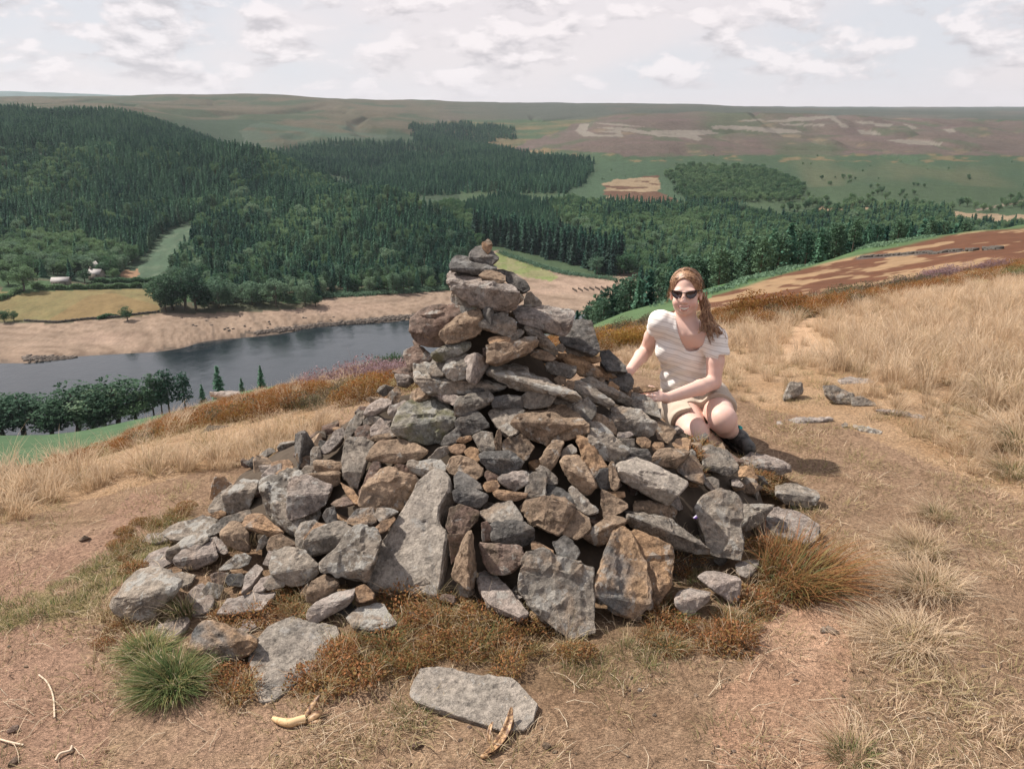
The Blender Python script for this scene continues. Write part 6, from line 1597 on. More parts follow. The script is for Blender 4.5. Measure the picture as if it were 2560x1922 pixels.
tag(ob, 'loose broken straws lying on the trodden earth', 'straw', kind='stuff')
peb = []
r2 = random.Random(9)
for i in range(6):
    oo = rock_mesh('pebble', lump(.03, r2), STONE['t'], edge=.006, seed=300 + i); peb.append(oo.data); bpy.data.objects.remove(oo)
for i, me in enumerate(peb): me.materials.clear(); me.materials.append(STONE['tor'[i % 3]])
pp = []
for i in range(760):
    px, py = r.uniform(-60, 2620), r.uniform(1230, 1990)
    if 330 < px < 2020 and py < 1640: continue
    if r.random() < .45 and not (px < 420 or 1700 < px < 2150): continue
    x, Yv, z = ground_pt(px, py)
    pp.append((x, Yv, z + .001, r.choice([.12, .15, .18, .22, .3, .5]), r.randrange(6), r.uniform(0, 6.28), r.uniform(-.3, .3), r.uniform(-.3, .3)))
scatter('pebbles', 'scattered grit and small pebbles on the bare earth', 'pebbles', pp, peb)
for px, py, s, lab in ((211, 1350, 1.3, 'dark pebble alone on the dirt path at the left'), (2078, 1577, 1.5, 'pale flat pebble pair, right one, on the dirt at lower right'), (2058, 1578, 1.0, 'pale pebble pair, left one, on the dirt at lower right'),
                       (1043, 1866, 1.1, 'grey pebble on the turf left of the brown peel'), (35, 1828, 1.1, 'brown pebble in the lower left corner'), (32, 1908, 1.1, 'pale pebble at the very bottom left corner'), (1365, 1870, .9, 'small squarish pebble right of the brown peel')):
    x, Yv, z = ground_pt(px, py)
    o = bpy.data.objects.new('pebble', peb[int(px) % 6].copy()); o.location = (x, Yv, z + .004); o.scale = (s,) * 3; o.rotation_euler = (0, 0, px)
    if 'dark' in lab or 'brown pebble' in lab: o.data.materials.clear(); o.data.materials.append(STONE['r'])
    COL.objects.link(o); tag(o, lab, 'pebble', None, 'thing')
# ------------------------------------------------------------ the person kneeling by the cairn
class Field:
    def __init__(s, lo, hi, h):
        s.lo = np.array(lo, float); s.h = h
        s.n = np.ceil((np.array(hi) - s.lo) / h).astype(int) + 1
        s.F = np.full(s.n, .2, np.float32)
    def box(s, lo, hi):
        a = np.clip(((np.array(lo) - s.lo) / s.h).astype(int), 0, s.n - 1); b_ = np.clip(((np.array(hi) - s.lo) / s.h).astype(int) + 2, 0, s.n)
        sl = tuple(slice(a[i], b_[i]) for i in range(3))
        g = np.meshgrid(*[s.lo[i] + s.h * np.arange(a[i], b_[i]) for i in range(3)], indexing='ij', sparse=True)
        return sl, g
    def blend(s, sl, d, k):
        F = s.F[sl]
        if k <= 0: s.F[sl] = np.minimum(F, d); return
        hh = np.clip(.5 + .5 * (F - d) / k, 0, 1)
        s.F[sl] = F * (1 - hh) + d * hh - k * hh * (1 - hh)
    def cap(s, a, b_, ra, rb, k=.02):
        a = np.array(a, float); b_ = np.array(b_, float); m = max(ra, rb) + k * 1.5 + .01
        sl, (x, y, z) = s.box(np.minimum(a, b_) - m, np.maximum(a, b_) + m)
        v = b_ - a; L = max(v.dot(v), 1e-9)
        t = np.clip(((x - a[0]) * v[0] + (y - a[1]) * v[1] + (z - a[2]) * v[2]) / L, 0, 1)
        d = np.sqrt((x - a[0] - t * v[0]) ** 2 + (y - a[1] - t * v[1]) ** 2 + (z - a[2] - t * v[2]) ** 2) - (ra + (rb - ra) * t)
        s.blend(sl, d, k)
    def ell(s, c, ax, rad, k=.02, sub=False):
        c = np.array(c, float); rad = np.array(rad, float); m = rad.max() + k * 1.5 + .01
        sl, (x, y, z) = s.box(c - m, c + m)
        q = [(x - c[0]) * a[0] + (y - c[1]) * a[1] + (z - c[2]) * a[2] for a in ax]
        k0 = np.sqrt(sum((q[i] / rad[i]) ** 2 for i in range(3))); k1 = np.sqrt(sum((q[i] / rad[i] ** 2) ** 2 for i in range(3)))
        d = k0 * (k0 - 1) / np.maximum(k1, 1e-6)
        if sub: s.F[sl] = np.maximum(s.F[sl], -d)
        else: s.blend(sl, d, k)
    def mesh(s):
        F = s.F; n = F.shape
        S = F < 0
        c = [(i, j, k) for i in (0, 1) for j in (0, 1) for k in (0, 1)]
        acc = np.zeros((n[0]-1, n[1]-1, n[2]-1), np.uint8)
        for (i, j, k) in c: acc += S[i:n[0]-1+i, j:n[1]-1+j, k:n[2]-1+k]
        act = (acc > 0) & (acc < 8)
        ids = np.full(act.shape, -1, np.int64); ai = np.argwhere(act); ids[act] = np.arange(len(ai))
        P = np.zeros((len(ai), 3)); N = np.zeros(len(ai))
        val = {q: F[ai[:, 0]+q[0], ai[:, 1]+q[1], ai[:, 2]+q[2]].astype(float) for q in c}
        for q in c:
            for ax in range(3):
                if q[ax] == 0:
                    q2 = list(q); q2[ax] = 1; q2 = tuple(q2)
                    m = (val[q] < 0) != (val[q2] < 0)
                    t = val[q][m] / (val[q][m] - val[q2][m])
                    p = np.tile(np.array(q, float), (m.sum(), 1)); p[:, ax] += t
                    P[m] += p; N[m] += 1
        P = P / N[:, None] + ai
        V = s.lo + P * s.h
        Q = []
        for ax in range(3):
            u, v = (ax + 1) % 3, (ax + 2) % 3
            sa = [slice(None)] * 3; sb = [slice(None)] * 3
            sa[ax] = slice(0, -1); sb[ax] = slice(1, None)
            A = S[tuple(sa)]; B = S[tuple(sb)]
            e = np.argwhere(A != B)
            e = e[(e[:, u] > 0) & (e[:, v] > 0) & (e[:, u] < n[u] - 1) & (e[:, v] < n[v] - 1)]
            def cell(du, dv):
                w_ = e.copy(); w_[:, u] -= du; w_[:, v] -= dv
                return ids[w_[:, 0], w_[:, 1], w_[:, 2]]
            q = np.stack([cell(1, 1), cell(0, 1), cell(0, 0), cell(1, 0)], -1)
            fl = ~A[e[:, 0], e[:, 1], e[:, 2]]
            q[fl] = q[fl][:, ::-1]; Q.append(q)
        Q = np.concatenate(Q); Q = Q[(Q >= 0).all(1)]
        return V, Q
def relax(V, Q, it=2, f=.5):
    for _ in range(it):
        acc = np.zeros_like(V); cn = np.zeros(len(V))
        for a, b_ in ((0, 1), (1, 2), (2, 3), (3, 0)):
            np.add.at(acc, Q[:, a], V[Q[:, b_]]); np.add.at(acc, Q[:, b_], V[Q[:, a]])
            np.add.at(cn, Q[:, a], 1); np.add.at(cn, Q[:, b_], 1)
        V = V * (1 - f) + acc / cn[:, None] * f
    return V
def PP(x, y, Y): return np.array(pix(1400 + x * .3612, 640 + y * .3612, Y=Y)[:])   # read off the enlarged view of the person

person = empty('person', (0.86, 3.9, 0.0))
tag(person, 'person in striped tee, beige shorts and sunglasses kneeling beside the cairn, hands on the stones', 'person')
PO = Vector(person.location)
def pobj(name, V, F, mat, col=None, parent=None, smooth=True):
    o = mesh_np(name, np.asarray(V) - np.array(PO), F, mat, parent or person, smooth, col); return o
ID = np.eye(3)
# joints
shR = PP(692, 455, 3.98); elR = PP(597, 655, 4.14); wrR = PP(478, 800, 3.90)
shL = PP(1075, 570, 3.90); elL = PP(1062, 875, 3.84); wrL = PP(735, 985, 3.60)
nk0 = PP(872, 500, 4.00); nk1 = PP(880, 360, 3.95)
chest = PP(850, 610, 4.02); belly = PP(880, 830, 4.04); pelv = PP(910, 980, 4.07)
hipR = PP(800, 1010, 4.05); knR = PP(935, 1225, 3.64); anR = PP(1100, 1310, 3.97)
hipL = PP(1040, 985, 4.08); knL = PP(1125, 1130, 3.66); anL = PP(1195, 1225, 3.93)
toeL = PP(1275, 1340, 3.80)
spine_up = (nk0 - belly) / np.linalg.norm(nk0 - belly)
side = (shL - shR) / np.linalg.norm(shL - shR)
fwd = np.cross(side, spine_up); fwd /= np.linalg.norm(fwd)
if fwd[1] > 0: fwd = -fwd
tx = [side, np.cross(fwd, side) / np.linalg.norm(np.cross(fwd, side)), fwd]
# head frame: facing the camera, turned a little to the left of the picture
Hc = PP(870, 262, 3.95)
hf = np.array([-.28, -.95, .05]); hf /= np.linalg.norm(hf)
hu = np.array([-.06, .0, 1.0]); hu -= hf * hu.dot(hf); hu /= np.linalg.norm(hu)
hr = np.cross(hf, hu); hr /= np.linalg.norm(hr)
if hr[0] < 0: hr = -hr
HS = .98
def HP(r_, u_, f_): return Hc + (hr * r_ + hu * u_ + hf * f_) * HS
hx = [hr, hu, hf]
def hell(B, p, rad, k, sub=False): B.ell(HP(*p), hx, np.array(rad) * HS, k, sub)

B = Field((.38, 3.38, -.06), (1.26, 4.32, 1.0), .0036)
# head
hell(B, (0, .036, -.018), (.073, .084, .092), .01)
hell(B, (0, -.026, .018), (.0545, .074, .070), .03)
hell(B, (0, -.080, .053), (.023, .020, .022), .026)
for sgn in (-1, 1):
    hell(B, (.036 * sgn, -.034, .056), (.024, .024, .026), .022)
    hell(B, (.030 * sgn, .026, .070), (.024, .010, .014), .016)
    hell(B, (.074 * sgn, -.006, -.012), (.009, .030, .019), .006)
    hell(B, (.041 * sgn, -.060, .008), (.015, .020, .03), .03)
B.cap(HP(0, .014, .082), HP(0, -.026, .101), .007 * HS, .0105 * HS, .012)
for sgn in (-1, 1): hell(B, (.010 * sgn, -.030, .091), (.007, .0065, .010), .006)
# open smiling mouth
for a_, b2 in (((-.031, -.047, .076), (-.013, -.0540, .087)), ((-.013, -.0540, .087), (.013, -.0540, .087)), ((.013, -.0540, .087), (.031, -.047, .076))):
    B.cap(HP(*a_), HP(*b2), .0045, .0050, .006)
for a_, b2 in (((-.029, -.050, .073), (-.014, -.070, .081)), ((-.014, -.070, .081), (.014, -.070, .081)), ((.014, -.070, .081), (.029, -.050, .073))):
    B.cap(HP(*a_), HP(*b2), .0048, .0058, .006)
# neck, torso
B.cap(nk0 + [0, .02, -.02], nk1 + [0, .02, 0], .056, .049, .03)
B.ell(chest, tx, (.128, .15, .088), .04)
B.cap(shR + [.02, 0, -.012], shL + [-.02, 0, -.012], .050, .050, .05)
B.cap(nk0 + [0, .02, -.03], shR, .045, .046, .04); B.cap(nk0 + [0, .02, -.03], shL, .045, .046, .04)
B.ell(belly, tx, (.108, .14, .080), .05)
B.ell(pelv, tx, (.148, .10, .115), .05)
# collar bones
B.cap(PP(850, 545, 3.905), PP(815, 515, 3.925), .007, .004, .018); B.cap(PP(900, 545, 3.90), PP(1010, 530, 3.87), .007, .006, .018)
# arms
def limb(pts, rad, k): 
    for i in range(len(pts) - 1): B.cap(pts[i], pts[i + 1], rad[i], rad[i + 1], k)
mid = lambda a, b_, t, off=(0, 0, 0): a + (b_ - a) * t + np.array(off)
limb([shR, mid(shR, elR, .5, (-.003, 0, 0)), elR, mid(elR, wrR, .3, (0, 0, .004)), wrR], [.044, .041, .035, .036, .024], .014)
limb([shL, mid(shL, elL, .5, (.004, -.004, 0)), elL, mid(elL, wrL, .3, (0, -.006, 0)), wrL], [.046, .043, .037, .038, .025], .014)
# legs
limb([hipR, mid(hipR, knR, .5, (0, -.0, .012)), knR], [.090, .080, .064], .02)
limb([hipL, mid(hipL, knL, .5, (0, -.0, .012)), knL], [.090, .080, .065], .02)
B.ell(knR + [0, -.006, .0], ID, (.066, .060, .066), .02); B.ell(knL + [0, -.006, 0], ID, (.067, .060, .066), .02)
limb([knR, mid(knR, anR, .35, (0, .0, -.012)), anR], [.058, .055, .036], .014)
limb([knL, mid(knL, anL, .35, (0, .0, -.012)), anL], [.058, .055, .036], .014)
# hands: palm, four fingers with two bends, thumb from the side of the palm
def hand(wr, kn_, mids, tips, th, rf=.0078):
    pc = sum(kn_) / 4
    for q in kn_: B.cap(mid(wr, q, .25), q, .0125, .0100, .008)
    B.cap(wr, mid(wr, pc, .5), .021, .017, .012)
    for i in range(4):
        m2 = mid(mids[i], tips[i], .55, (0, 0, .003))
        s_ = (1, 1.03, 1, .88)[i] * rf
        B.cap(kn_[i], mids[i], s_ * 1.12, s_ * 1.02, .003); B.cap(mids[i], m2, s_ * 1.02, s_ * .95, .0015); B.cap(m2, tips[i], s_ * .95, s_ * .8, .0015)
    B.cap(mid(wr, th[0], .35), th[0], .013, .0105, .007); B.cap(th[0], th[1], .0100, .0092, .002); B.cap(th[1], th[2], .0092, .0078, .002)
knuL = [PP(652, 928, 3.560), PP(648, 950, 3.535), PP(652, 974, 3.515), PP(662, 996, 3.505)]
midL = [PP(612, 914, 3.545), PP(602, 938, 3.515), PP(606, 966, 3.49), PP(622, 992, 3.485)]
tipL = [PP(570, 932, 3.535), PP(560, 958, 3.505), PP(570, 988, 3.48), PP(592, 1010, 3.475)]
thL = [PP(690, 945, 3.60), PP(650, 915, 3.60), PP(618, 905, 3.60)]
hand(wrL, knuL, midL, tipL, thL)
knuR = [PP(450, 790, 3.835), PP(438, 782, 3.855), PP(428, 780, 3.875), PP(420, 782, 3.895)]
midR = [PP(420, 778, 3.80), PP(405, 768, 3.825), PP(398, 768, 3.85), PP(395, 772, 3.875)]
tipR = [PP(392, 790, 3.775), PP(374, 780, 3.80), PP(368, 778, 3.83), PP(368, 782, 3.86)]
thR = [PP(455, 815, 3.845), PP(430, 822, 3.80), PP(408, 822, 3.775)]
hand(wrR, knuR, midR, tipR, thR)
V, Q = B.mesh(); V = relax(V, Q, 1, .4)
# colours: skin, rosy cheeks and knees, lips, nails
hl = (V - Hc) / HS
L_ = np.stack([hl @ hr, hl @ hu, hl @ hf], -1)
col = np.tile(np.array([.68, .45, .37]), (len(V), 1))
def tint(m, c, f): 
    w_ = (np.clip(m, 0, 1) * f)[:, None]; col[:] = col * (1 - w_) + np.array(c) * w_
g_ = lambda p, c, rr: np.exp(-((np.linalg.norm(p - np.array(c), axis=1) / rr) ** 2))
for sgn in (-1, 1): tint(g_(L_, (.038 * sgn, -.035, .07), .022), (.62, .27, .22), .5)
tint(g_(L_, (0, -.03, .1), .014), (.60, .27, .21), .45)
tint(g_(V, knR, .06) + g_(V, knL, .06), (.60, .33, .27), .45)
tint(g_(V, elL, .05), (.58, .31, .25), .5)
lip = ((np.abs(L_[:, 1] + .0555 - 7.5 * L_[:, 0] ** 2) < .0046) | (np.abs(L_[:, 1] + .0690 - 24 * L_[:, 0] ** 2) < .0050)) & (np.abs(L_[:, 0]) < .028) & (L_[:, 2] > .06)
tint(lip.astype(float), (.46, .17, .15), .85)
inner = (L_[:, 1] < -.0585 + 9 * L_[:, 0] ** 2) & (L_[:, 1] > -.0655 + 24 * L_[:, 0] ** 2) & (np.abs(L_[:, 0]) < .024) & (L_[:, 2] > .055)
tint(inner.astype(float), (.16, .05, .05), 1)
for t_ in tipL + tipR: tint((np.linalg.norm(V - (t_ + np.array([-.002, -.003, .005])), axis=1) < .0078).astype(float), (.42, .06, .07), .85)
col *= (1 + .04 * fbm(V[:, 0] * 40, V[:, 2] * 40 + V[:, 1] * 30, 3, 5))[:, None]
mskin, t, b = material('skin', .52, .35)
t.l.new(t.new('ShaderNodeAttribute', attribute_name='Col').outputs['Color'], b.inputs['Base Color'])
b.inputs['Subsurface Weight'].default_value = .12; b.inputs['Subsurface Radius'].default_value = (.012, .004, .002); b.inputs['Subsurface Scale'].default_value = 1.0
bp = t.new('ShaderNodeBump', in_Strength=.15, in_Distance=.002); t.l.new(t.noise(t.new('ShaderNodeTexCoord').outputs['Object'], 160.0, 3), bp.inputs['Height']); t.l.new(bp.outputs[0], b.inputs['Normal'])
pobj('body', V, Q, mskin, col)

# T-shirt
def tee():
    S = Field((.52, 3.70, .10), (1.22, 4.26, .80), .0042)
    e = .011
    S.ell(chest, tx, (.133 + e, .15 + e, .092 + e), .03)
    S.cap(shR + [.03, 0, -.014], shL + [-.02, 0, -.01], .044 + e, .050 + e, .05)
    S.cap(nk0 + [0, .02, -.03], shR, .048 + e, .050 + e, .03); S.cap(nk0 + [0, .02, -.03], shL, .045 + e, .046 + e, .03)
    for sg in (-1, 1): S.ell(chest + side * .062 * sg + fwd * .068 - tx[1] * .035, tx, (.056, .056, .042), .045)
    S.ell(belly, tx, (.122 + e, .16, .090 + e), .05)
    S.ell(mid(belly, pelv, .55), tx, (.142 + e, .075, .112 + e), .04)
    # sleeves
    dR = (elR - shR) / np.linalg.norm(elR - shR); dL = (elL - shL) / np.linalg.norm(elL - shL)
    S.cap(shR + [0, 0, -.012], shR + dR * .062, .045, .053, .02); S.cap(shL, shL + dL * .070 + [.012, 0, 0], .053, .062, .02)
    x, y, z = np.meshgrid(*[S.lo[i] + S.h * np.arange(S.n[i]) for i in range(3)], indexing='ij', sparse=True)
    # folds
    fo = .0028 * np.sin(55 * (z * .9 + .55 * x + .3 * y) + 3.0 * np.sin(14 * x) + 2 * np.sin(17 * y + 9 * z)) + .003 * np.sin(95 * (z - .5 * x) + 4 * np.sin(20 * x))
    wst = np.exp(-((z - (belly[2] - .02)) / .10) ** 2) + .25
    S.F += (fo * wst).astype(np.float32)
    # sleeve ends
    for sh, dd, L in ((shR, dR, .070), (shL, dL, .082)):
        q = (x - sh[0]) * dd[0] + (y - sh[1]) * dd[1] + (z - sh[2]) * dd[2] - L
        near = np.sqrt((x - sh[0] - dd[0] * L) ** 2 + (y - sh[1] - dd[1] * L) ** 2 + (z - sh[2] - dd[2] * L) ** 2) < .085
        out = (x < shR[0] - .02) if sh is shR else (x > shL[0] + .005)
        S.F = np.where(near & out & (q > S.F), q, S.F).astype(np.float32)
    # neckline, cut through the front
    d = y * CP - (z - CAMZ) * SP; u_ = y * SP + (z - CAMZ) * CP
    px = 1280 + FPX * x / d; py = 961 - FPX * u_ / d
    nkp = [(1400 + a * .3612, 640 + b_ * .3612) for a, b_ in ((800,330),(806,430),(815,520),(840,590),(874,652),(905,660),(950,652),(990,612),(1008,560),(1004,500),(985,430),(960,330))]
    S.F = np.where(inpoly(px, py, nkp) & (y < nk0[1] + .01), .02, S.F).astype(np.float32)
    # open top round the neck
    S.F = np.where(np.sqrt((x - nk0[0]) ** 2 + (y - nk0[1] - .015) ** 2) - .066 < 0, np.where(z > nk0[2] - .05, .02, S.F), S.F).astype(np.float32)
    return S.mesh()
V, Q = tee(); V = relax(V, Q, 2, .5)
mt_, t, b = material('striped_jersey', .92, .08)
oc = t.new('ShaderNodeTexCoord').outputs['Object']; sp = t.new('ShaderNodeSeparateXYZ'); t.l.new(oc, sp.inputs[0])
hz_ = t.math('ADD', t.math('ADD', sp.outputs[2], t.math('MULTIPLY', sp.outputs[0], .22)), t.math('MULTIPLY', t.math('SUBTRACT', t.noise(oc, 5.0, 3), .5), .05))
w1 = t.math('SINE', t.math('MULTIPLY', hz_, 470.0)); w2 = t.math('SINE', t.math('ADD', t.math('MULTIPLY', hz_, 190.0), 1.0))
stripe = t.ramp(t.math('ADD', w1, t.math('MULTIPLY', w2, .9)), -.1, 1.0)
hth = t.noise(t.vmath('MULTIPLY', oc, (60, 60, 400)), 1.0, 3, .7)
cl = t.mix(t.math('MULTIPLY', stripe, t.math('ADD', .45, t.math('MULTIPLY', hth, .6)), clamp=True), (.82, .775, .73, 1), (.58, .53, .49, 1))
t.l.new(cl, b.inputs['Base Color'])
bp = t.new('ShaderNodeBump', in_Strength=.35, in_Distance=.006); t.l.new(t.noise(t.vmath('MULTIPLY', oc, (1, 1, 2.2)), 22.0, 4, .6), bp.inputs['Height']); t.l.new(bp.outputs[0], b.inputs['Normal'])
pobj('t_shirt', V, Q, mt_)

# shorts
def shorts():
    S = Field((.52, 3.62, -.02), (1.26, 4.32, .50), .0042); e = .014
    e = .010
    S.ell(pelv, tx, (.152 + e, .09, .118 + e), .03)
    S.cap(hipR, mid(hipR, knR, .90, (0, 0, .012)), .092 + e, .080 + e, .03); S.cap(hipL, mid(hipL, knL, .85, (0, 0, .012)), .092 + e, .080 + e, .03)
    x, y, z = np.meshgrid(*[S.lo[i] + S.h * np.arange(S.n[i]) for i in range(3)], indexing='ij', sparse=True)
    S.F += (.0032 * np.sin(60 * x + 34 * z + 3 * np.sin(25 * y)) + .002 * np.sin(90 * y + 40 * x)).astype(np.float32)
    for hp, kn_, f in ((hipR, knR, .70), (hipL, knL, .63)):
        dd = (kn_ - hp) / np.linalg.norm(kn_ - hp); c = mid(hp, kn_, f); dd = dd + [0, 0, -.42]; dd /= np.linalg.norm(dd)
        q = (x - c[0]) * dd[0] + (y - c[1]) * dd[1] + (z - c[2]) * dd[2]
        near = np.sqrt((x - c[0] - dd[0] * .05) ** 2 + (y - c[1] - dd[1] * .05) ** 2 + (z - c[2] - dd[2] * .05) ** 2) < .17
        S.F = np.where(near & (q > S.F), q, S.F).astype(np.float32)
    return S.mesh()
V, Q = shorts(); V = relax(V, Q, 2, .5)
msh, t, b = material('beige_cotton', .9, .1)
oc = t.new('ShaderNodeTexCoord').outputs['Object']
t.l.new(t.mix(t.noise(oc, 30.0, 4, .7), (.42, .345, .275, 1), (.50, .42, .34, 1)), b.inputs['Base Color'])
bp = t.new('ShaderNodeBump', in_Strength=.4, in_Distance=.008); t.l.new(t.noise(oc, 16.0, 4, .6), bp.inputs['Height']); t.l.new(bp.outputs[0], b.inputs['Normal'])
pobj('shorts', V, Q, msh)

# hair: cap, ponytail, loose strands
def haircap():
    S = Field(Hc - .16, Hc + .17, .0030)
    hell(S, (0, .040, -.022), (.080, .090, .100), 0)
    hell(S, (.012, .075, -.062), (.052, .038, .05), .02)
    hell(S, (.045, -.01, -.085), (.036, .04, .036), .02)
    hell(S, (-.004, -.050, .088), (.0715, .142, .098), 0, True)
    hell(S, (-.002, .046, .098), (.060, .046, .052), 0, True)
    hell(S, (0, -.13, .02), (.10, .075, .12), 0, True)
    hell(S, (.074, -.010, -.004), (.022, .036, .022), 0, True)
    hell(S, (-.076, -.020, .004), (.018, .034, .022), 0, True)
    return S.mesh()
V, Q = haircap(); V = relax(V, Q, 2, .5)
mh, t, b = material('auburn_hair', .42, .45)
oc = t.new('ShaderNodeTexCoord').outputs['Object']
hn = t.noise(t.vmath('MULTIPLY', oc, (1.0, 1.0, .35)), 75.0, 3, .6, .6)
t.l.new(t.mix(t.ramp(hn, .3, .7), (.15, .070, .035, 1), (.46, .27, .15, 1)), b.inputs['Base Color'])
bp = t.new('ShaderNodeBump', in_Strength=.8, in_Distance=.004); t.l.new(hn, bp.inputs['Height']); t.l.new(bp.outputs[0], b.inputs['Normal'])
hair = pobj('hair', V, Q, mh)
rr = random.Random(3)
def catmull(P, n=14):
    P = [np.array(p, float) for p in P]; P = [2 * P[0] - P[1]] + P + [2 * P[-1] - P[-2]]; out = []
    for i in range(1, len(P) - 2):
        for k in range(n):
            s = k / n
            out.append(.5 * ((2 * P[i]) + (-P[i-1] + P[i+1]) * s + (2*P[i-1] - 5*P[i] + 4*P[i+1] - P[i+2]) * s * s + (-P[i-1] + 3*P[i] - 3*P[i+1] + P[i+2]) * s ** 3))
    out.append(P[-2]); return out
strands = []
def strand(P, r0, r1, n=6, k=4):
    pts = catmull(P, n); m = len(pts)
    strands.append(tube(pts, [r0 + (r1 - r0) * (i / (m - 1)) for i in range(m)], k))
tail0 = HP(.066, -.012, -.088)
ends = [(1125, 560, 3.86), (1140, 585, 3.86), (1100, 560, 3.82), (1060, 590, 3.80), (1040, 600, 3.79), (1020, 560, 3.80), (960, 525, 3.80), (985, 520, 3.81), (1090, 530, 3.84), (1050, 540, 3.82)]
for i in range(120):
    e = ends[i % len(ends)]; j = lambda s: np.array([rr.gauss(0, s), rr.gauss(0, s), rr.gauss(0, s)])
    q = i % len(ends); fr_ = rr.random()
    m1 = PP(1000 + rr.gauss(0, 13), 330, 3.965) ; m2 = PP(1008 + (e[0] - 1040) * .22 + rr.gauss(0, 12), 430, 3.92); m3 = PP(1025 + (e[0] - 1040) * .62 + rr.gauss(0, 12), 500, 3.85)
    strand([tail0 + j(.010), m1 + j(.006), m2 + j(.006), m3 + j(.005), PP(*e) + j(.006)], .0034, .0007, 10)
# wavy falls over the strands drawn back across the head
for i in range(150):
    th_ = rr.uniform(-1.45, 1.45)
    r_ = math.sin(th_) * .080; u_ = .040 + math.cos(th_) * .088
    st = []
    for s in (0, .25, .5, .75, 1):
        a = s * 1.9 - .42
        rx = r_ * (1 - .25 * s * s) + .030 * s * s
        base = np.array([rx, 0, 0])
        uu = .040 + math.cos(th_ * (1 - .3 * s)) * .090 * math.cos(a * .75) ; ff = -.022 - math.sin(a) * .098 * (.75 + .25 * math.cos(th_))
        q = np.array([rx / .080, (uu - .040) / .090, (ff + .022) / .100]); q /= max(np.linalg.norm(q), 1e-6)
        st.append(HP(q[0] * .0815, .040 + q[1] * .0915, -.022 + q[2] * .1015))
    if np.dot(st[0] - Hc, hf) > .060: continue
    strand(st, .0020, .0013, 4, 3)
# fringe wisps and flyaways
for (a, b_, c_, d_) in (((812,152,3.86),(785,180,3.868),(766,230,3.872),(752,290,3.885)), ((820,150,3.87),(798,172,3.866),(790,205,3.864),(784,235,3.868)), ((800,150,3.88),(770,185,3.876),(758,220,3.88),(742,275,3.89)),
                        ((880,150,3.865),(925,165,3.868),(952,205,3.876),(968,262,3.89)), ((875,146,3.87),(935,160,3.87),(965,200,3.886),(984,260,3.91)), ((905,150,3.87),(950,172,3.88),(972,215,3.89),(985,275,3.91)),
                        ((900,100,3.95),(960,120,3.96),(990,165,3.97),(1005,215,3.98)), ((860,90,3.94),(905,84,3.95),(960,110,3.97),(1000,160,4.0)), ((765,225,3.885),(755,265,3.89),(745,300,3.90),(742,318,3.90))):
    for k in range(5):
        j = lambda s: np.array([rr.gauss(0, s), rr.gauss(0, s) * .3, rr.gauss(0, s)])
        q = [PP(*p) + j(.004) for p in (a, b_, c_, d_)]
        for n_ in range(4):                       # keep them just proud of the skin
            l = (q[n_] - Hc) / HS; rxy = np.array([l @ hr / .066, (l @ hu - .01) / .105]); d2 = 1 - min(.98, rxy @ rxy)
            need = .010 + .088 * math.sqrt(d2); q[n_] = q[n_] + hf * max(0, need - l @ hf) * HS
        strand(q, .0012, .0006, 5, 3)
Vh, Fh = join_vf(strands) 
pobj('hair_strands', Vh, Fh, mh, parent=None)

# sunglasses
sg = empty('sunglasses'); sg.parent = person
mfr, t, b = material('tortoise_frame', .25, .5); b.inputs['Base Color'].default_value = (.03, .014, .012, 1)
mlen, t, b = material('dark_lens', .06, .8); b.inputs['Base Color'].default_value = (.035, .014, .014, 1)
LP = [(.0085, .026), (.022, .031), (.045, .034), (.0600, .036), (.0615, .026), (.056, .009), (.046, -.001), (.030, -.006), (.017, -.001), (.010, .010)]
def lensp(s, sc, f0, cx=.034, cy=.014):
    sc *= .93
    return [HP(s * (cx + .001 + (x - cx) * sc), cy - .004 + (y - cy) * sc, f0 - 3.4 * ((cx + (x - cx) * sc) ** 2)) for x, y in LP]
for s in (-1, 1):
    Vf, Ff = [], []
    a = lensp(s, 1.13, .1015); b_ = lensp(s, .93, .1015); c_ = lensp(s, 1.13, .0965); d_ = lensp(s, .93, .0965); m = len(LP)
    for ring in (a, b_, c_, d_): Vf += list(ring)
    for i in range(m):
        j = (i + 1) % m
        Ff += [(i, j, m + j, m + i), (2*m + j, 2*m + i, 3*m + i, 3*m + j), (j, i, 2*m + i, 2*m + j), (m + i, m + j, 3*m + j, 3*m + i)]
    o = pobj('rim', np.array(Vf), np.array(Ff), mfr, parent=sg, smooth=False); o.location = (0, 0, 0)
    a = lensp(s, .95, .1000); c_ = lensp(s, .95, .0985); ce = [HP(s * .034, .010, .1005 - 3.4 * .034 ** 2)]
    Vl = np.array(list(a) + list(c_) + ce)
    Fl = np.array([(i, (i + 1) % m, 2 * m) for i in range(m)]); Fl2 = np.array([(i, (i + 1) % m, m + (i + 1) % m, m + i) for i in range(m)])
    pobj('lens', Vl, [Fl, Fl2], mlen, parent=sg)
    V_, F_ = tube([HP(s * .0670, .028, .085), HP(s * .074, .024, .05), HP(s * .080, .016, .005), HP(s * .079, .008, -.014)], [.0032, .0028, .0026, .002], 6)
    pobj('temple', V_, F_, mfr, parent=sg)
V_, F_ = tube([HP(-.011, .018, .1015), HP(0, .021, .103), HP(.011, .018, .1015)], [.0028, .0024, .0028], 6); pobj('bridge', V_, F_, mfr, parent=sg)
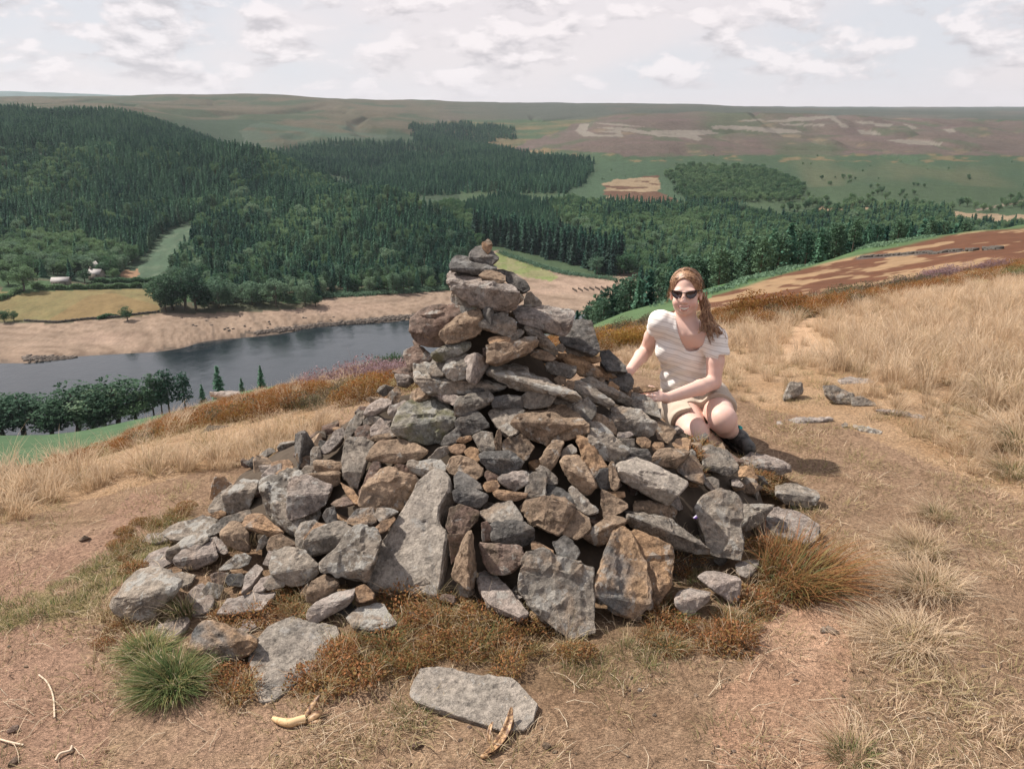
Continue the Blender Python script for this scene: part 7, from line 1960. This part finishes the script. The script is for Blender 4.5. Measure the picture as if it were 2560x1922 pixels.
# teeth
mte, t, b = material('teeth', .3, .5); b.inputs['Base Color'].default_value = (.72, .64, .55, 1)
Vt, Ft = [], []
xs = np.linspace(-.0235, .0235, 13)
for x in xs:
    for dz in (0, 1):
        Vt += [HP(x, -.0560 + 9 * x * x, .0945 - 12 * x * x - .010 * dz), HP(x, -.0665 + 18 * x * x, .0935 - 12 * x * x - .010 * dz)]
for i in range(12):
    a = i * 4; Ft += [(a, a + 1, a + 5, a + 4), (a + 2, a + 6, a + 7, a + 3)]
pobj('teeth', np.array(Vt), np.array(Ft), mte)
# ring
mr, t, b = material('silver', .2, .5); b.inputs['Metallic'].default_value = 1; b.inputs['Base Color'].default_value = (.8, .8, .8, 1)
ax = (midL[2] - knuL[2]); ax /= np.linalg.norm(ax); c0 = mid(knuL[2], midL[2], .45); pa = np.cross(ax, [0, 0, 1]); pa /= np.linalg.norm(pa); pb = np.cross(ax, pa)
V_, F_ = tube([c0 + (pa * math.cos(a) + pb * math.sin(a)) * .0095 for a in np.linspace(0, 2 * math.pi, 17)], [.0012] * 17, 5); pobj('ring', V_, F_, mr)

# boots and sock
mbt, t, b = material('black_boot', .6, .3)
oc = t.new('ShaderNodeTexCoord').outputs['Object']
t.l.new(t.mix(t.ramp(t.noise(oc, 28.0, 4, .6), .42, .6), (.030, .031, .030, 1), (.11, .105, .095, 1)), b.inputs['Base Color'])
msol, t, b = material('boot_sole', .9, .1); b.inputs['Base Color'].default_value = (.045, .04, .036, 1)
mteal, t, b = material('teal_lining', .85, .1); b.inputs['Base Color'].default_value = (.02, .30, .29, 1)
mlace, t, b = material('laces', .8, .1); b.inputs['Base Color'].default_value = (.16, .15, .13, 1)
def boot(an, toe, nm):
    lo = np.minimum(an, toe) - .13; hi = np.maximum(an, toe) + .13
    S = Field(lo, hi, .004)
    dv = toe - an; dv[2] = 0; L = np.linalg.norm(dv); dv /= L; sd = np.array([-dv[1], dv[0], 0]); up = np.array([0, 0, 1.0])
    heel = np.array([an[0], an[1], toe[2]]) - dv * .035
    S.cap(an + [0, 0, .005], np.array([an[0], an[1], toe[2] + .045]), .043, .046, .02)
    S.cap(heel + [0, 0, .045], mid(heel, toe, .55) + [0, 0, .052], .040, .042, .02)
    S.cap(mid(heel, toe, .5) + [0, 0, .045], toe + [0, 0, .036], .045, .036, .02)
    S.ell(an + [0, 0, .035], ID, (.036, .036, .03), 0, True)
    V, Q = S.mesh(); V = relax(V, Q, 1, .5)
    bt = pobj(nm, V, Q, mbt)
    S = Field(lo, hi, .004)
    S.cap(heel + [0, 0, .012], mid(heel, toe, .5) + [0, 0, .010], .043, .043, .01); S.cap(mid(heel, toe, .5) + [0, 0, .010], toe + dv * .004 + [0, 0, .012], .050, .041, .01)
    z = (S.lo[2] + S.h * np.arange(S.n[2]))[None, None, :]
    S.F = np.maximum(S.F, np.maximum(z - (toe[2] + .020), (toe[2] - .008) - z)).astype(np.float32)
    V, Q = S.mesh(); pobj('sole', V, Q, msol, parent=bt)
    c = an + np.array([0, 0, .030]); ringp = [c + (sd * math.cos(a) + dv * math.sin(a)) * .040 + up * .006 * math.sin(a) for a in np.linspace(0, 2 * math.pi, 25)]
    V_, F_ = tube(ringp, [.0085] * 25, 7); pobj('lining', V_, F_, mteal, parent=bt)
    ls = []
    for k in range(6):
        p = mid(an + dv * .036 + [0, 0, .02], mid(heel, toe, .72) + [0, 0, .080], k / 5)
        ls.append(tube([p + sd * .022 - up * .006 + dv * .004, p + up * .008, p - sd * .022 - up * .006 - dv * .006], [.0022] * 3, 5))
        ls.append(tube([p - sd * .022 - up * .006 + dv * .008, p + up * .007, p + sd * .022 - up * .006 - dv * .004], [.0022] * 3, 5))
    V_, F_ = join_vf(ls); pobj('laces', V_, F_, mlace, parent=bt)
    return bt
gz = float(Hgt(toeL[0], toeL[1])); toeL2 = np.array([toeL[0] + .012, toeL[1] - .03, max(gz, float(cairn_h(toeL[0], toeL[1]))) + .006])
boot(anL, toeL2, 'boot')
toeR = anR + np.array([.05, -.10, 0]); toeR[2] = toeL2[2] + .01
boot(np.array([anR[0] + .02, anR[1] + .06, max(anR[2], toeR[2] + .07)]), toeR + np.array([.02, .06, 0]), 'boot')
msk, t, b = material('sock', .95, .1); b.inputs['Base Color'].default_value = (.03, .035, .04, 1)
V_, F_ = tube([anL + (knL - anL) * .16, anL + (knL - anL) * .02, anL - [0, 0, .03]], [.044, .040, .036], 16); pobj('sock', V_, F_, msk)
# ------------------------------------------------------------ buildings, hedge, walls, posts, litter, haze
def boxvf(cx, cy, cz, sx, sy, sz, rz=0.0):
    c, s = math.cos(rz), math.sin(rz); V = []
    for i in (-1, 1):
        for j in (-1, 1):
            for k in (0, 1):
                x, y = i * sx / 2, j * sy / 2; V.append((cx + x * c - y * s, cy + x * s + y * c, cz + k * sz))
    F = [(0, 1, 3, 2), (4, 6, 7, 5), (0, 4, 5, 1), (2, 3, 7, 6), (1, 5, 7, 3), (0, 2, 6, 4)]
    return np.array(V), np.array(F)
mwall, t, b = material('stone_wall', .9, .1)
t.l.new(t.mix(t.noise(t.new('ShaderNodeTexCoord').outputs['Object'], 1.6, 4, .7), (.16, .135, .11, 1), (.27, .235, .195, 1)), b.inputs['Base Color'])
mroof, t, b = material('slate_roof', .7, .2)
t.l.new(t.mix(t.noise(t.vmath('MULTIPLY', t.new('ShaderNodeTexCoord').outputs['Object'], (1, 3, 3)), 1.2, 3, .6), (.24, .22, .21, 1), (.36, .33, .31, 1)), b.inputs['Base Color'])
mwin, t, b = material('window_glass', .1, .6); b.inputs['Base Color'].default_value = (.03, .035, .04, 1)
def house(name, label, px, py, L, W, H, rh, rz, chim=0):
    x, Y, z = ground_px(px, py, 430, 700)
    e = empty(name, (x, Y, z)); e.rotation_euler = (0, 0, rz); tag(e, label, 'building')
    V, F = boxvf(0, 0, -1, L, W, H + 1); gab = np.array([(-L/2, -W/2, H), (-L/2, W/2, H), (-L/2, 0, H + rh), (L/2, -W/2, H), (L/2, W/2, H), (L/2, 0, H + rh)])
    mesh_np('wall', *[np.concatenate([V, gab]), [F, np.array([(8, 10, 9), (11, 12, 13)])]], mwall, e, False)
    ov = .4; th = .18
    R_ = []
    for s in (-1, 1):
        a = [(-L/2-ov, s*(W/2+ov), H-ov*rh/(W/2)), (L/2+ov, s*(W/2+ov), H-ov*rh/(W/2)), (L/2+ov, 0, H+rh), (-L/2-ov, 0, H+rh)]
        V8 = np.array([(p[0], p[1], p[2] + .03) for p in a] + [(p[0], p[1], p[2] + .03 + th) for p in a])
        R_.append((V8, np.array([(0,1,2,3),(4,7,6,5),(0,4,5,1),(1,5,6,2),(2,6,7,3),(3,7,4,0)])))
    Vr, Fr = join_vf(R_); rf = mesh_np('roof', Vr, Fr, mroof, e, False)
    for k in range(chim):
        cx = (L/2 - .8) * (1 if k else -1); V, F = boxvf(cx, 0, H + rh - .6, .9, .9, 2.0); V2, F2 = boxvf(cx, 0, H + rh + 1.4, 1.1, 1.1, .25)
        Vc, Fc = join_vf([(V, F), (V2, F2)]); mesh_np('chimney', Vc, Fc, mwall, rf, False)
    n = max(2, int(L / 3.2))
    for k in range(n):
        wx = -L/2 + (k + .5) * L / n
        for fl in range(1 if H < 4 else 2):
            V, F = boxvf(wx, -W/2 - .03, .9 + fl * 2.6, .95, .12, 1.2); wn = mesh_np('window', V, F, mwall, e, False)
            V, F = boxvf(wx, -W/2 - .10, 1.0 + fl * 2.6, .75, .06, 1.0); mesh_np('pane', V, F, mwin, wn, False)
    V, F = boxvf(-L/2 + L / n * .5 + 1.5, -W/2 - .04, 0, 1.0, .12, 2.1); mesh_np('door', V, F, mwin, e, False)
    return e
house('farm_building', 'long low barn with grey slate roof above the hedge', 154, 712, 11, 6, 3.0, 2.2, .15)
house('farmhouse', 'stone farmhouse with a chimney among trees behind the field', 243, 700, 9, 7, 5.2, 2.6, -.1, 1)
house('farm_building', 'small gabled outbuilding just behind the farmhouse', 237, 684, 6, 5, 5.5, 3.2, 1.4, 1)

def foliage_strip(name, label, cat, line, a, b_, h, w_, mat, n, leaf, seed=1):
    """a hedge or bracken fringe: leaves filling a strip that follows the ground along a photo line"""
    r = np.random.default_rng(seed)
    P = [ground_px(x, y, a, b_) for x, y in line]
    P = np.array(P); seg = np.r_[0, np.cumsum(np.linalg.norm(np.diff(P[:, :2], axis=0), axis=1))]
    s = r.uniform(0, seg[-1], n); x = np.interp(s, seg, P[:, 0]); Y = np.interp(s, seg, P[:, 1])
    x = x + r.normal(size=n) * w_ * .3; Y = Y + r.normal(size=n) * w_ * .3
    hh = h * (.75 + .25 * np.sin(s * .5) + .2 * vnoise(s / 4, s * 0, 3))
    c = np.stack([x, Y, Hgt(x, Y) + hh * r.uniform(0, 1, n) ** .7], -1)
    V, F = leafset(c, leaf, r, .1); o0 = P.mean(0)
    o = mesh_np(name, V - o0, F, mat, smooth=False); o.location = o0; return tag(o, label, cat)
foliage_strip('hedge', 'long trimmed dark hedge along the top of the yellow field', 'hedge', [(82, 722), (150, 724), (230, 722), (320, 720), (398, 718)], 430, 700, 4.2, 3.0, M_BRO, 9000, .55, 1)
foliage_strip('hedge', 'shorter shrub row behind the right half of the long hedge', 'hedge', [(238, 708), (300, 706), (392, 704)], 430, 700, 4.0, 4.0, M_BRO, 5000, .55, 2)
foliage_strip('hedge', 'scrubby line of shrubs left of the hedge end by the left edge', 'hedge', [(0, 752), (30, 738), (52, 726)], 430, 700, 3.5, 3.0, M_BRO, 3000, .5, 3)
foliage_strip('shrub_row', 'low shrubs on the wall left of the round field bush', 'hedge', [(248, 798), (290, 792)], 420, 600, 2.4, 2.0, M_BRO, 1500, .45, 4)
foliage_strip('bracken_fringe', 'green bracken fringe between the pine wood and the bare shore', 'bracken', [(800, 742), (900, 738), (1010, 732), (1130, 722)], 430, 640, 2.6, 7.0, M_BRL, 9000, .5, 5)
foliage_strip('bracken_fringe', 'green bracken fringe under the tall spruce rows', 'bracken', [(1250, 632), (1330, 660), (1420, 686), (1540, 700)], 560, 900, 2.2, 7.0, M_BRL, 7000, .5, 6)
foliage_strip('bracken_fringe', 'bright green bracken strip along the top of the brown slope', 'bracken', [(1640, 766), (1760, 738), (1860, 706), (1960, 678), (2080, 645), (2200, 618), (2330, 592)], 50, 300, .55, 2.6, M_BRL, 16000, .2, 7)
# dry stone walls
mrub, t, b = material('dark_rubble', .9, .1); b.inputs['Base Color'].default_value = (.09, .08, .07, 1)
def wall(name, label, line, a, b_, h, th, n):
    r = random.Random(n); P = [ground_px(x, y, a, b_) for x, y in line]; parts = []
    L = [0]
    for i in range(1, len(P)): L.append(L[-1] + math.hypot(P[i][0]-P[i-1][0], P[i][1]-P[i-1][1]))
    for k in range(n):
        s = L[-1] * (k + .5) / n; x = float(np.interp(s, L, [p[0] for p in P])); Y = float(np.interp(s, L, [p[1] for p in P])); s2 = s + .3
        an = math.atan2(float(np.interp(s2, L, [p[1] for p in P])) - Y, float(np.interp(s2, L, [p[0] for p in P])) - x)
        for c in range(2):
            parts.append(boxvf(x + r.gauss(0, .06), Y + r.gauss(0, .06), float(Hgt(x, Y)) - .15 + c * h * .5, L[-1] / n * r.uniform(.8, 1.05), th * r.uniform(.8, 1.1), h * .5 * r.uniform(.75, 1.3) + .1, an + r.gauss(0, .08)))
    V, F = join_vf(parts); o0 = np.array(P[0]); o = mesh_np(name, V - o0, F, mrub, smooth=False); o.location = o0; return tag(o, label, 'wall')
wall('field_wall', 'low dry stone wall along the shore edge of the yellow field', [(60, 803), (140, 808), (210, 800), (300, 794), (400, 781)], 420, 620, 1.3, .7, 90)
wall('ruined_wall', 'tumbled grey wall line crossing the brown slope', [(2150, 645), (2220, 640), (2300, 633), (2400, 628)], 60, 230, .32, .7, 60)
wall('ruined_wall', 'short tumbled wall piece right of the longer wall line', [(2415, 628), (2440, 627)], 60, 230, .32, .7, 8)
wall('ruined_wall', 'third piece of tumbled wall nearest the right edge on the brown slope', [(2465, 625), (2500, 624)], 60, 230, .32, .7, 10)
# rows of stumps on the dry reservoir bed
mst, t, b = material('old_stump', .9, .1); b.inputs['Base Color'].default_value = (.05, .042, .036, 1)
V, F = boxvf(0, 0, -.2, .5, .5, 1.6, .3); V[:, :2] *= np.where(V[:, 2:3] > 1, .8, 1.0); me0 = None
F1 = lambda x, y: (960 + x * .3311, 580 + y * .3311)
for g in range(9):
    bx = 1425 + g * 43; by = 420 - g * 2.8
    for k in range(5 if g < 7 else 3):
        sx, sy = F1(bx + k * 7.5, by + k * 4.2 + 16)
        x, Y, z = ground_px(sx, sy, 500, 900)
        if me0 is None:
            o = mesh_np('old_pillar', V, F, mst, smooth=False); me0 = o.data
        else:
            o = bpy.data.objects.new('old_pillar', me0); COL.objects.link(o)
        o.location = (x, Y, z); tag(o, 'small black stump in the short rows standing on the bare reservoir bed', 'pillar', 'rows of black stumps on the bare reservoir bed', 'thing')
# broken rock ledge along the far waterline: many slabs nobody could count
r = random.Random(44); Vs = []
for k in range(1500):
    f = r.random(); 
    if r.random() < .8: sx = 640 + f * 460; sy = 835 - f * 48 + r.gauss(0, 2.2) - 3
    else: sx = 60 + f * 130; sy = 897 + r.gauss(0, 2.5)
    x, Y, z = ground_px(sx, sy, 380, 520)
    if z > -116.5: continue
    Vs.append(boxvf(x, Y, z - .5, r.uniform(.5, 3.2), r.uniform(.4, 1.6), r.uniform(.6, 1.3), r.uniform(-.4, .6)))
V, F = join_vf(Vs); mled, t, b = material('shore_rock', .9, .2)
t.l.new(t.mix(t.noise(t.new('ShaderNodeNewGeometry').outputs['Position'], .5, 4, .7), (.06, .05, .043, 1), (.20, .16, .13, 1)), b.inputs['Base Color'])
tag(mesh_np('shore_rocks', V, F, mled, smooth=False), 'broken dark rock ledges along the far waterline', 'rocks', kind='stuff')
Vs = []
for k in range(26):
    sx = r.uniform(450, 900); sy = r.uniform(790, 828)
    x, Y, z = ground_px(sx, sy, 400, 560); Vs.append(boxvf(x, Y, z - .3, r.uniform(.8, 1.8), r.uniform(.6, 1.2), r.uniform(.5, 1.0), r.uniform(0, 3)))
V, F = join_vf(Vs); tag(mesh_np('shore_boulders', V, F, mled, smooth=False), 'dark boulders dotted over the bare sandy shore', 'rocks', kind='stuff')

# banana and its peels
mban, t, b = material('banana_flesh', .6, .3); b.inputs['Base Color'].default_value = (.70, .52, .34, 1)
t.l.new(t.mix(t.ramp(t.noise(t.new('ShaderNodeTexCoord').outputs['Object'], 60, 3), .5, .7), (.60, .41, .22, 1), (.42, .25, .12, 1)), b.inputs['Base Color'])
mpeel, t, b = material('brown_peel', .5, .4)
t.l.new(t.mix(t.ramp(t.noise(t.vmath('MULTIPLY', t.new('ShaderNodeTexCoord').outputs['Object'], (1, 1, 1)), 70, 4, .7), .40, .62), (.10, .045, .022, 1), (.42, .26, .13, 1)), b.inputs['Base Color'])
FB = lambda x, y: (600 + x * .4069, 1700 + y * .4069)
def gp(x, y, up=0.0):
    X, Y, Z = ground_pt(*FB(x, y)); return np.array([X, Y, Z + up])
def ribbon(cl, wd, th, mat, name, cup=.4, parent=None, origin=None):
    """a thick curled strip of peel along a centre line"""
    cl = catmull(cl, 7); n = len(cl); V = []
    for i, p in enumerate(cl):
        d = cl[min(i+1, n-1)] - cl[max(i-1, 0)]; d /= np.linalg.norm(d); s = np.cross(d, [0, 0, 1]); s /= np.linalg.norm(s)
        f = math.sin(math.pi * (i + .6) / (n + .2)) ** .6; w_ = wd * max(f, .12)
        for a in (-1, -.5, 0, .5, 1): V.append(p + s * w_ * a + np.array([0, 0, cup * w_ * a * a]))
        for a in (-1, -.5, 0, .5, 1): V.append(p + s * w_ * a * .97 + np.array([0, 0, cup * w_ * a * a + th]))
    F = []
    for i in range(n - 1):
        o = i * 10
        for k in range(4):
            F.append((o+k, o+k+1, o+10+k+1, o+10+k)); F.append((o+5+k, o+15+k, o+15+k+1, o+5+k+1))
        F.append((o, o+10, o+15, o+5)); F.append((o+4, o+9, o+19, o+14))
    o_ = mesh_np(name, np.array(V) - (origin if origin is not None else 0), np.array(F), mat, parent); return o_
p0 = gp(330, 275)
e = empty('banana', tuple(p0)); tag(e, 'half eaten banana with pale flesh and a curled brown peel flap, on the dirt', 'banana')
pts = catmull([gp(207, 248, .008), gp(250, 272, .011), gp(310, 284, .012), (gp(360, 272, .012)), gp(405, 258, .012)], 6)
V, F = tube(pts, [.006 + .0065 * math.sin(math.pi * min(1, (i + 1.2) / (len(pts) * .62)) * .5) for i in range(len(pts))], 10); mesh_np('flesh', V - p0, F, mban, e)
ribbon([gp(392, 258, .006), gp(420, 235, .022), gp(460, 205, .040), gp(497, 185, .052)], .010, .002, mpeel, 'peel', -.5, e, p0)
ribbon([gp(395, 262, .005), gp(430, 255, .016), gp(475, 238, .022), gp(508, 222, .020)], .014, .002, mpeel, 'peel', -.5, e, p0)
ribbon([gp(398, 264, .004), gp(440, 266, .008), gp(480, 262, .009), gp(510, 255, .006)], .010, .002, mpeel, 'peel', -.5, e, p0)
p1 = gp(1600, 400)
e = empty('banana_peel', tuple(p1)); tag(e, 'dried brown banana peel curling up beside the nearest flat slab', 'banana peel')
ribbon([gp(1500, 480, .010), gp(1560, 440, .006), gp(1620, 370, .010), gp(1655, 300, .022), gp(1668, 250, .045)], .013, .002, mpeel, 'peel', .8, e, p1)
ribbon([gp(1510, 485, .006), gp(1590, 420, .005), gp(1650, 345, .008), gp(1680, 280, .020)], .010, .002, mpeel, 'peel', .6, e, p1)
ribbon([gp(1570, 425, .006), gp(1532, 395, .012), gp(1535, 350, .024), gp(1555, 318, .032)], .006, .002, mpeel, 'peel', .6, e, p1)
V, F = tube([gp(1488, 478, .006), gp(1500, 484, .008), gp(1520, 480, .008)], [.007, .006, .005], 7); mesh_np('stalk', V - p1, F, mpeel, e)
# longer dead stalks lying on the ground
mtw, t, b = material('dead_stalk', .8, .2); b.inputs['Base Color'].default_value = (.58, .46, .34, 1)
def stalk(pts, rad, label):
    P = [ground_pt(x, y) for x, y in pts]; o0 = np.array(P[0])
    V, F = tube(catmull([np.array([a, b_, c + rad + .002 + .004 * (i % 2)]) for i, (a, b_, c) in enumerate(P)], 6), [rad] * (6 * (len(P) - 1) + 1), 5)
    o = mesh_np('dead_stalk', V - o0, F, mtw); o.location = o0; tag(o, label, 'stalk')
stalk([(98, 1690), (120, 1712), (134, 1745), (138, 1800)], .0026, 'long bent pale stalk on the dirt at the far left')
stalk([(140, 1905), (152, 1890), (176, 1880), (182, 1870)], .0035, 'short thick curled stalk in the lower left corner')
stalk([(0, 1852), (30, 1862), (60, 1866)], .003, 'short pale stalk at the left picture edge')
stalk([(1170, 1688), (1215, 1708), (1278, 1732)], .0035, 'pale stalk lying across the nearest flat slab')

mscr, t, b = material('violet_scrap', .4, .5); t.l.new(t.mix(t.ramp(t.noise(t.new('ShaderNodeTexCoord').outputs['Object'], 70, 2), .45, .55), (.75, .72, .80, 1), (.20, .10, .45, 1)), b.inputs['Base Color'])
r = random.Random(8); pc = pix(1739, 1295, Y=hit(1739, 1295) - .10)
o = rock_mesh('scrap', [pc + Vector((r.gauss(0, .006), r.gauss(0, .005), r.gauss(0, .005))) for _ in range(12)], mscr, edge=.004, seed=9)
tag(o, 'tiny crumpled violet and white scrap in the dry grass beside the tall upright slab', 'scrap')
x, Y, z = ground_px(565, 985, 8, 16); zt = pix(565, 976, Y=Y).z
o = rock_mesh('stone', [Vector((x + r.gauss(0, 1) * .16, Y + r.gauss(0, 1) * .10, zt - .12 + r.gauss(0, 1) * .05)) for _ in range(16)], STONE['p'], seed=12)
tag(o, 'pale rock showing above the heath on the left crest', 'stone', None, 'thing')
# thin summer haze over the valley
mz = bpy.data.materials.new('haze'); mz.use_nodes = True; mz.node_tree.nodes.clear()
ou = mz.node_tree.nodes.new('ShaderNodeOutputMaterial'); pv = mz.node_tree.nodes.new('ShaderNodeVolumePrincipled')
pv.inputs['Density'].default_value = HAZE_D; pv.inputs['Color'].default_value = (.80, .90, 1.0, 1); pv.inputs['Anisotropy'].default_value = .2
mz.node_tree.links.new(pv.outputs[0], ou.inputs['Volume'])
zmax = float(Z_.max()) + 25; zmin = float(Z_.min()) - 3
xm = float(np.abs(X_).max()) + 50
V, F = boxvf(0, (-12 + 10200) / 2, zmin, 2 * xm, 10200 + 12, zmax - zmin)
tag(mesh_np('haze', V, F, mz, smooth=False), 'thin pale summer haze over the valley', 'haze', kind='stuff')
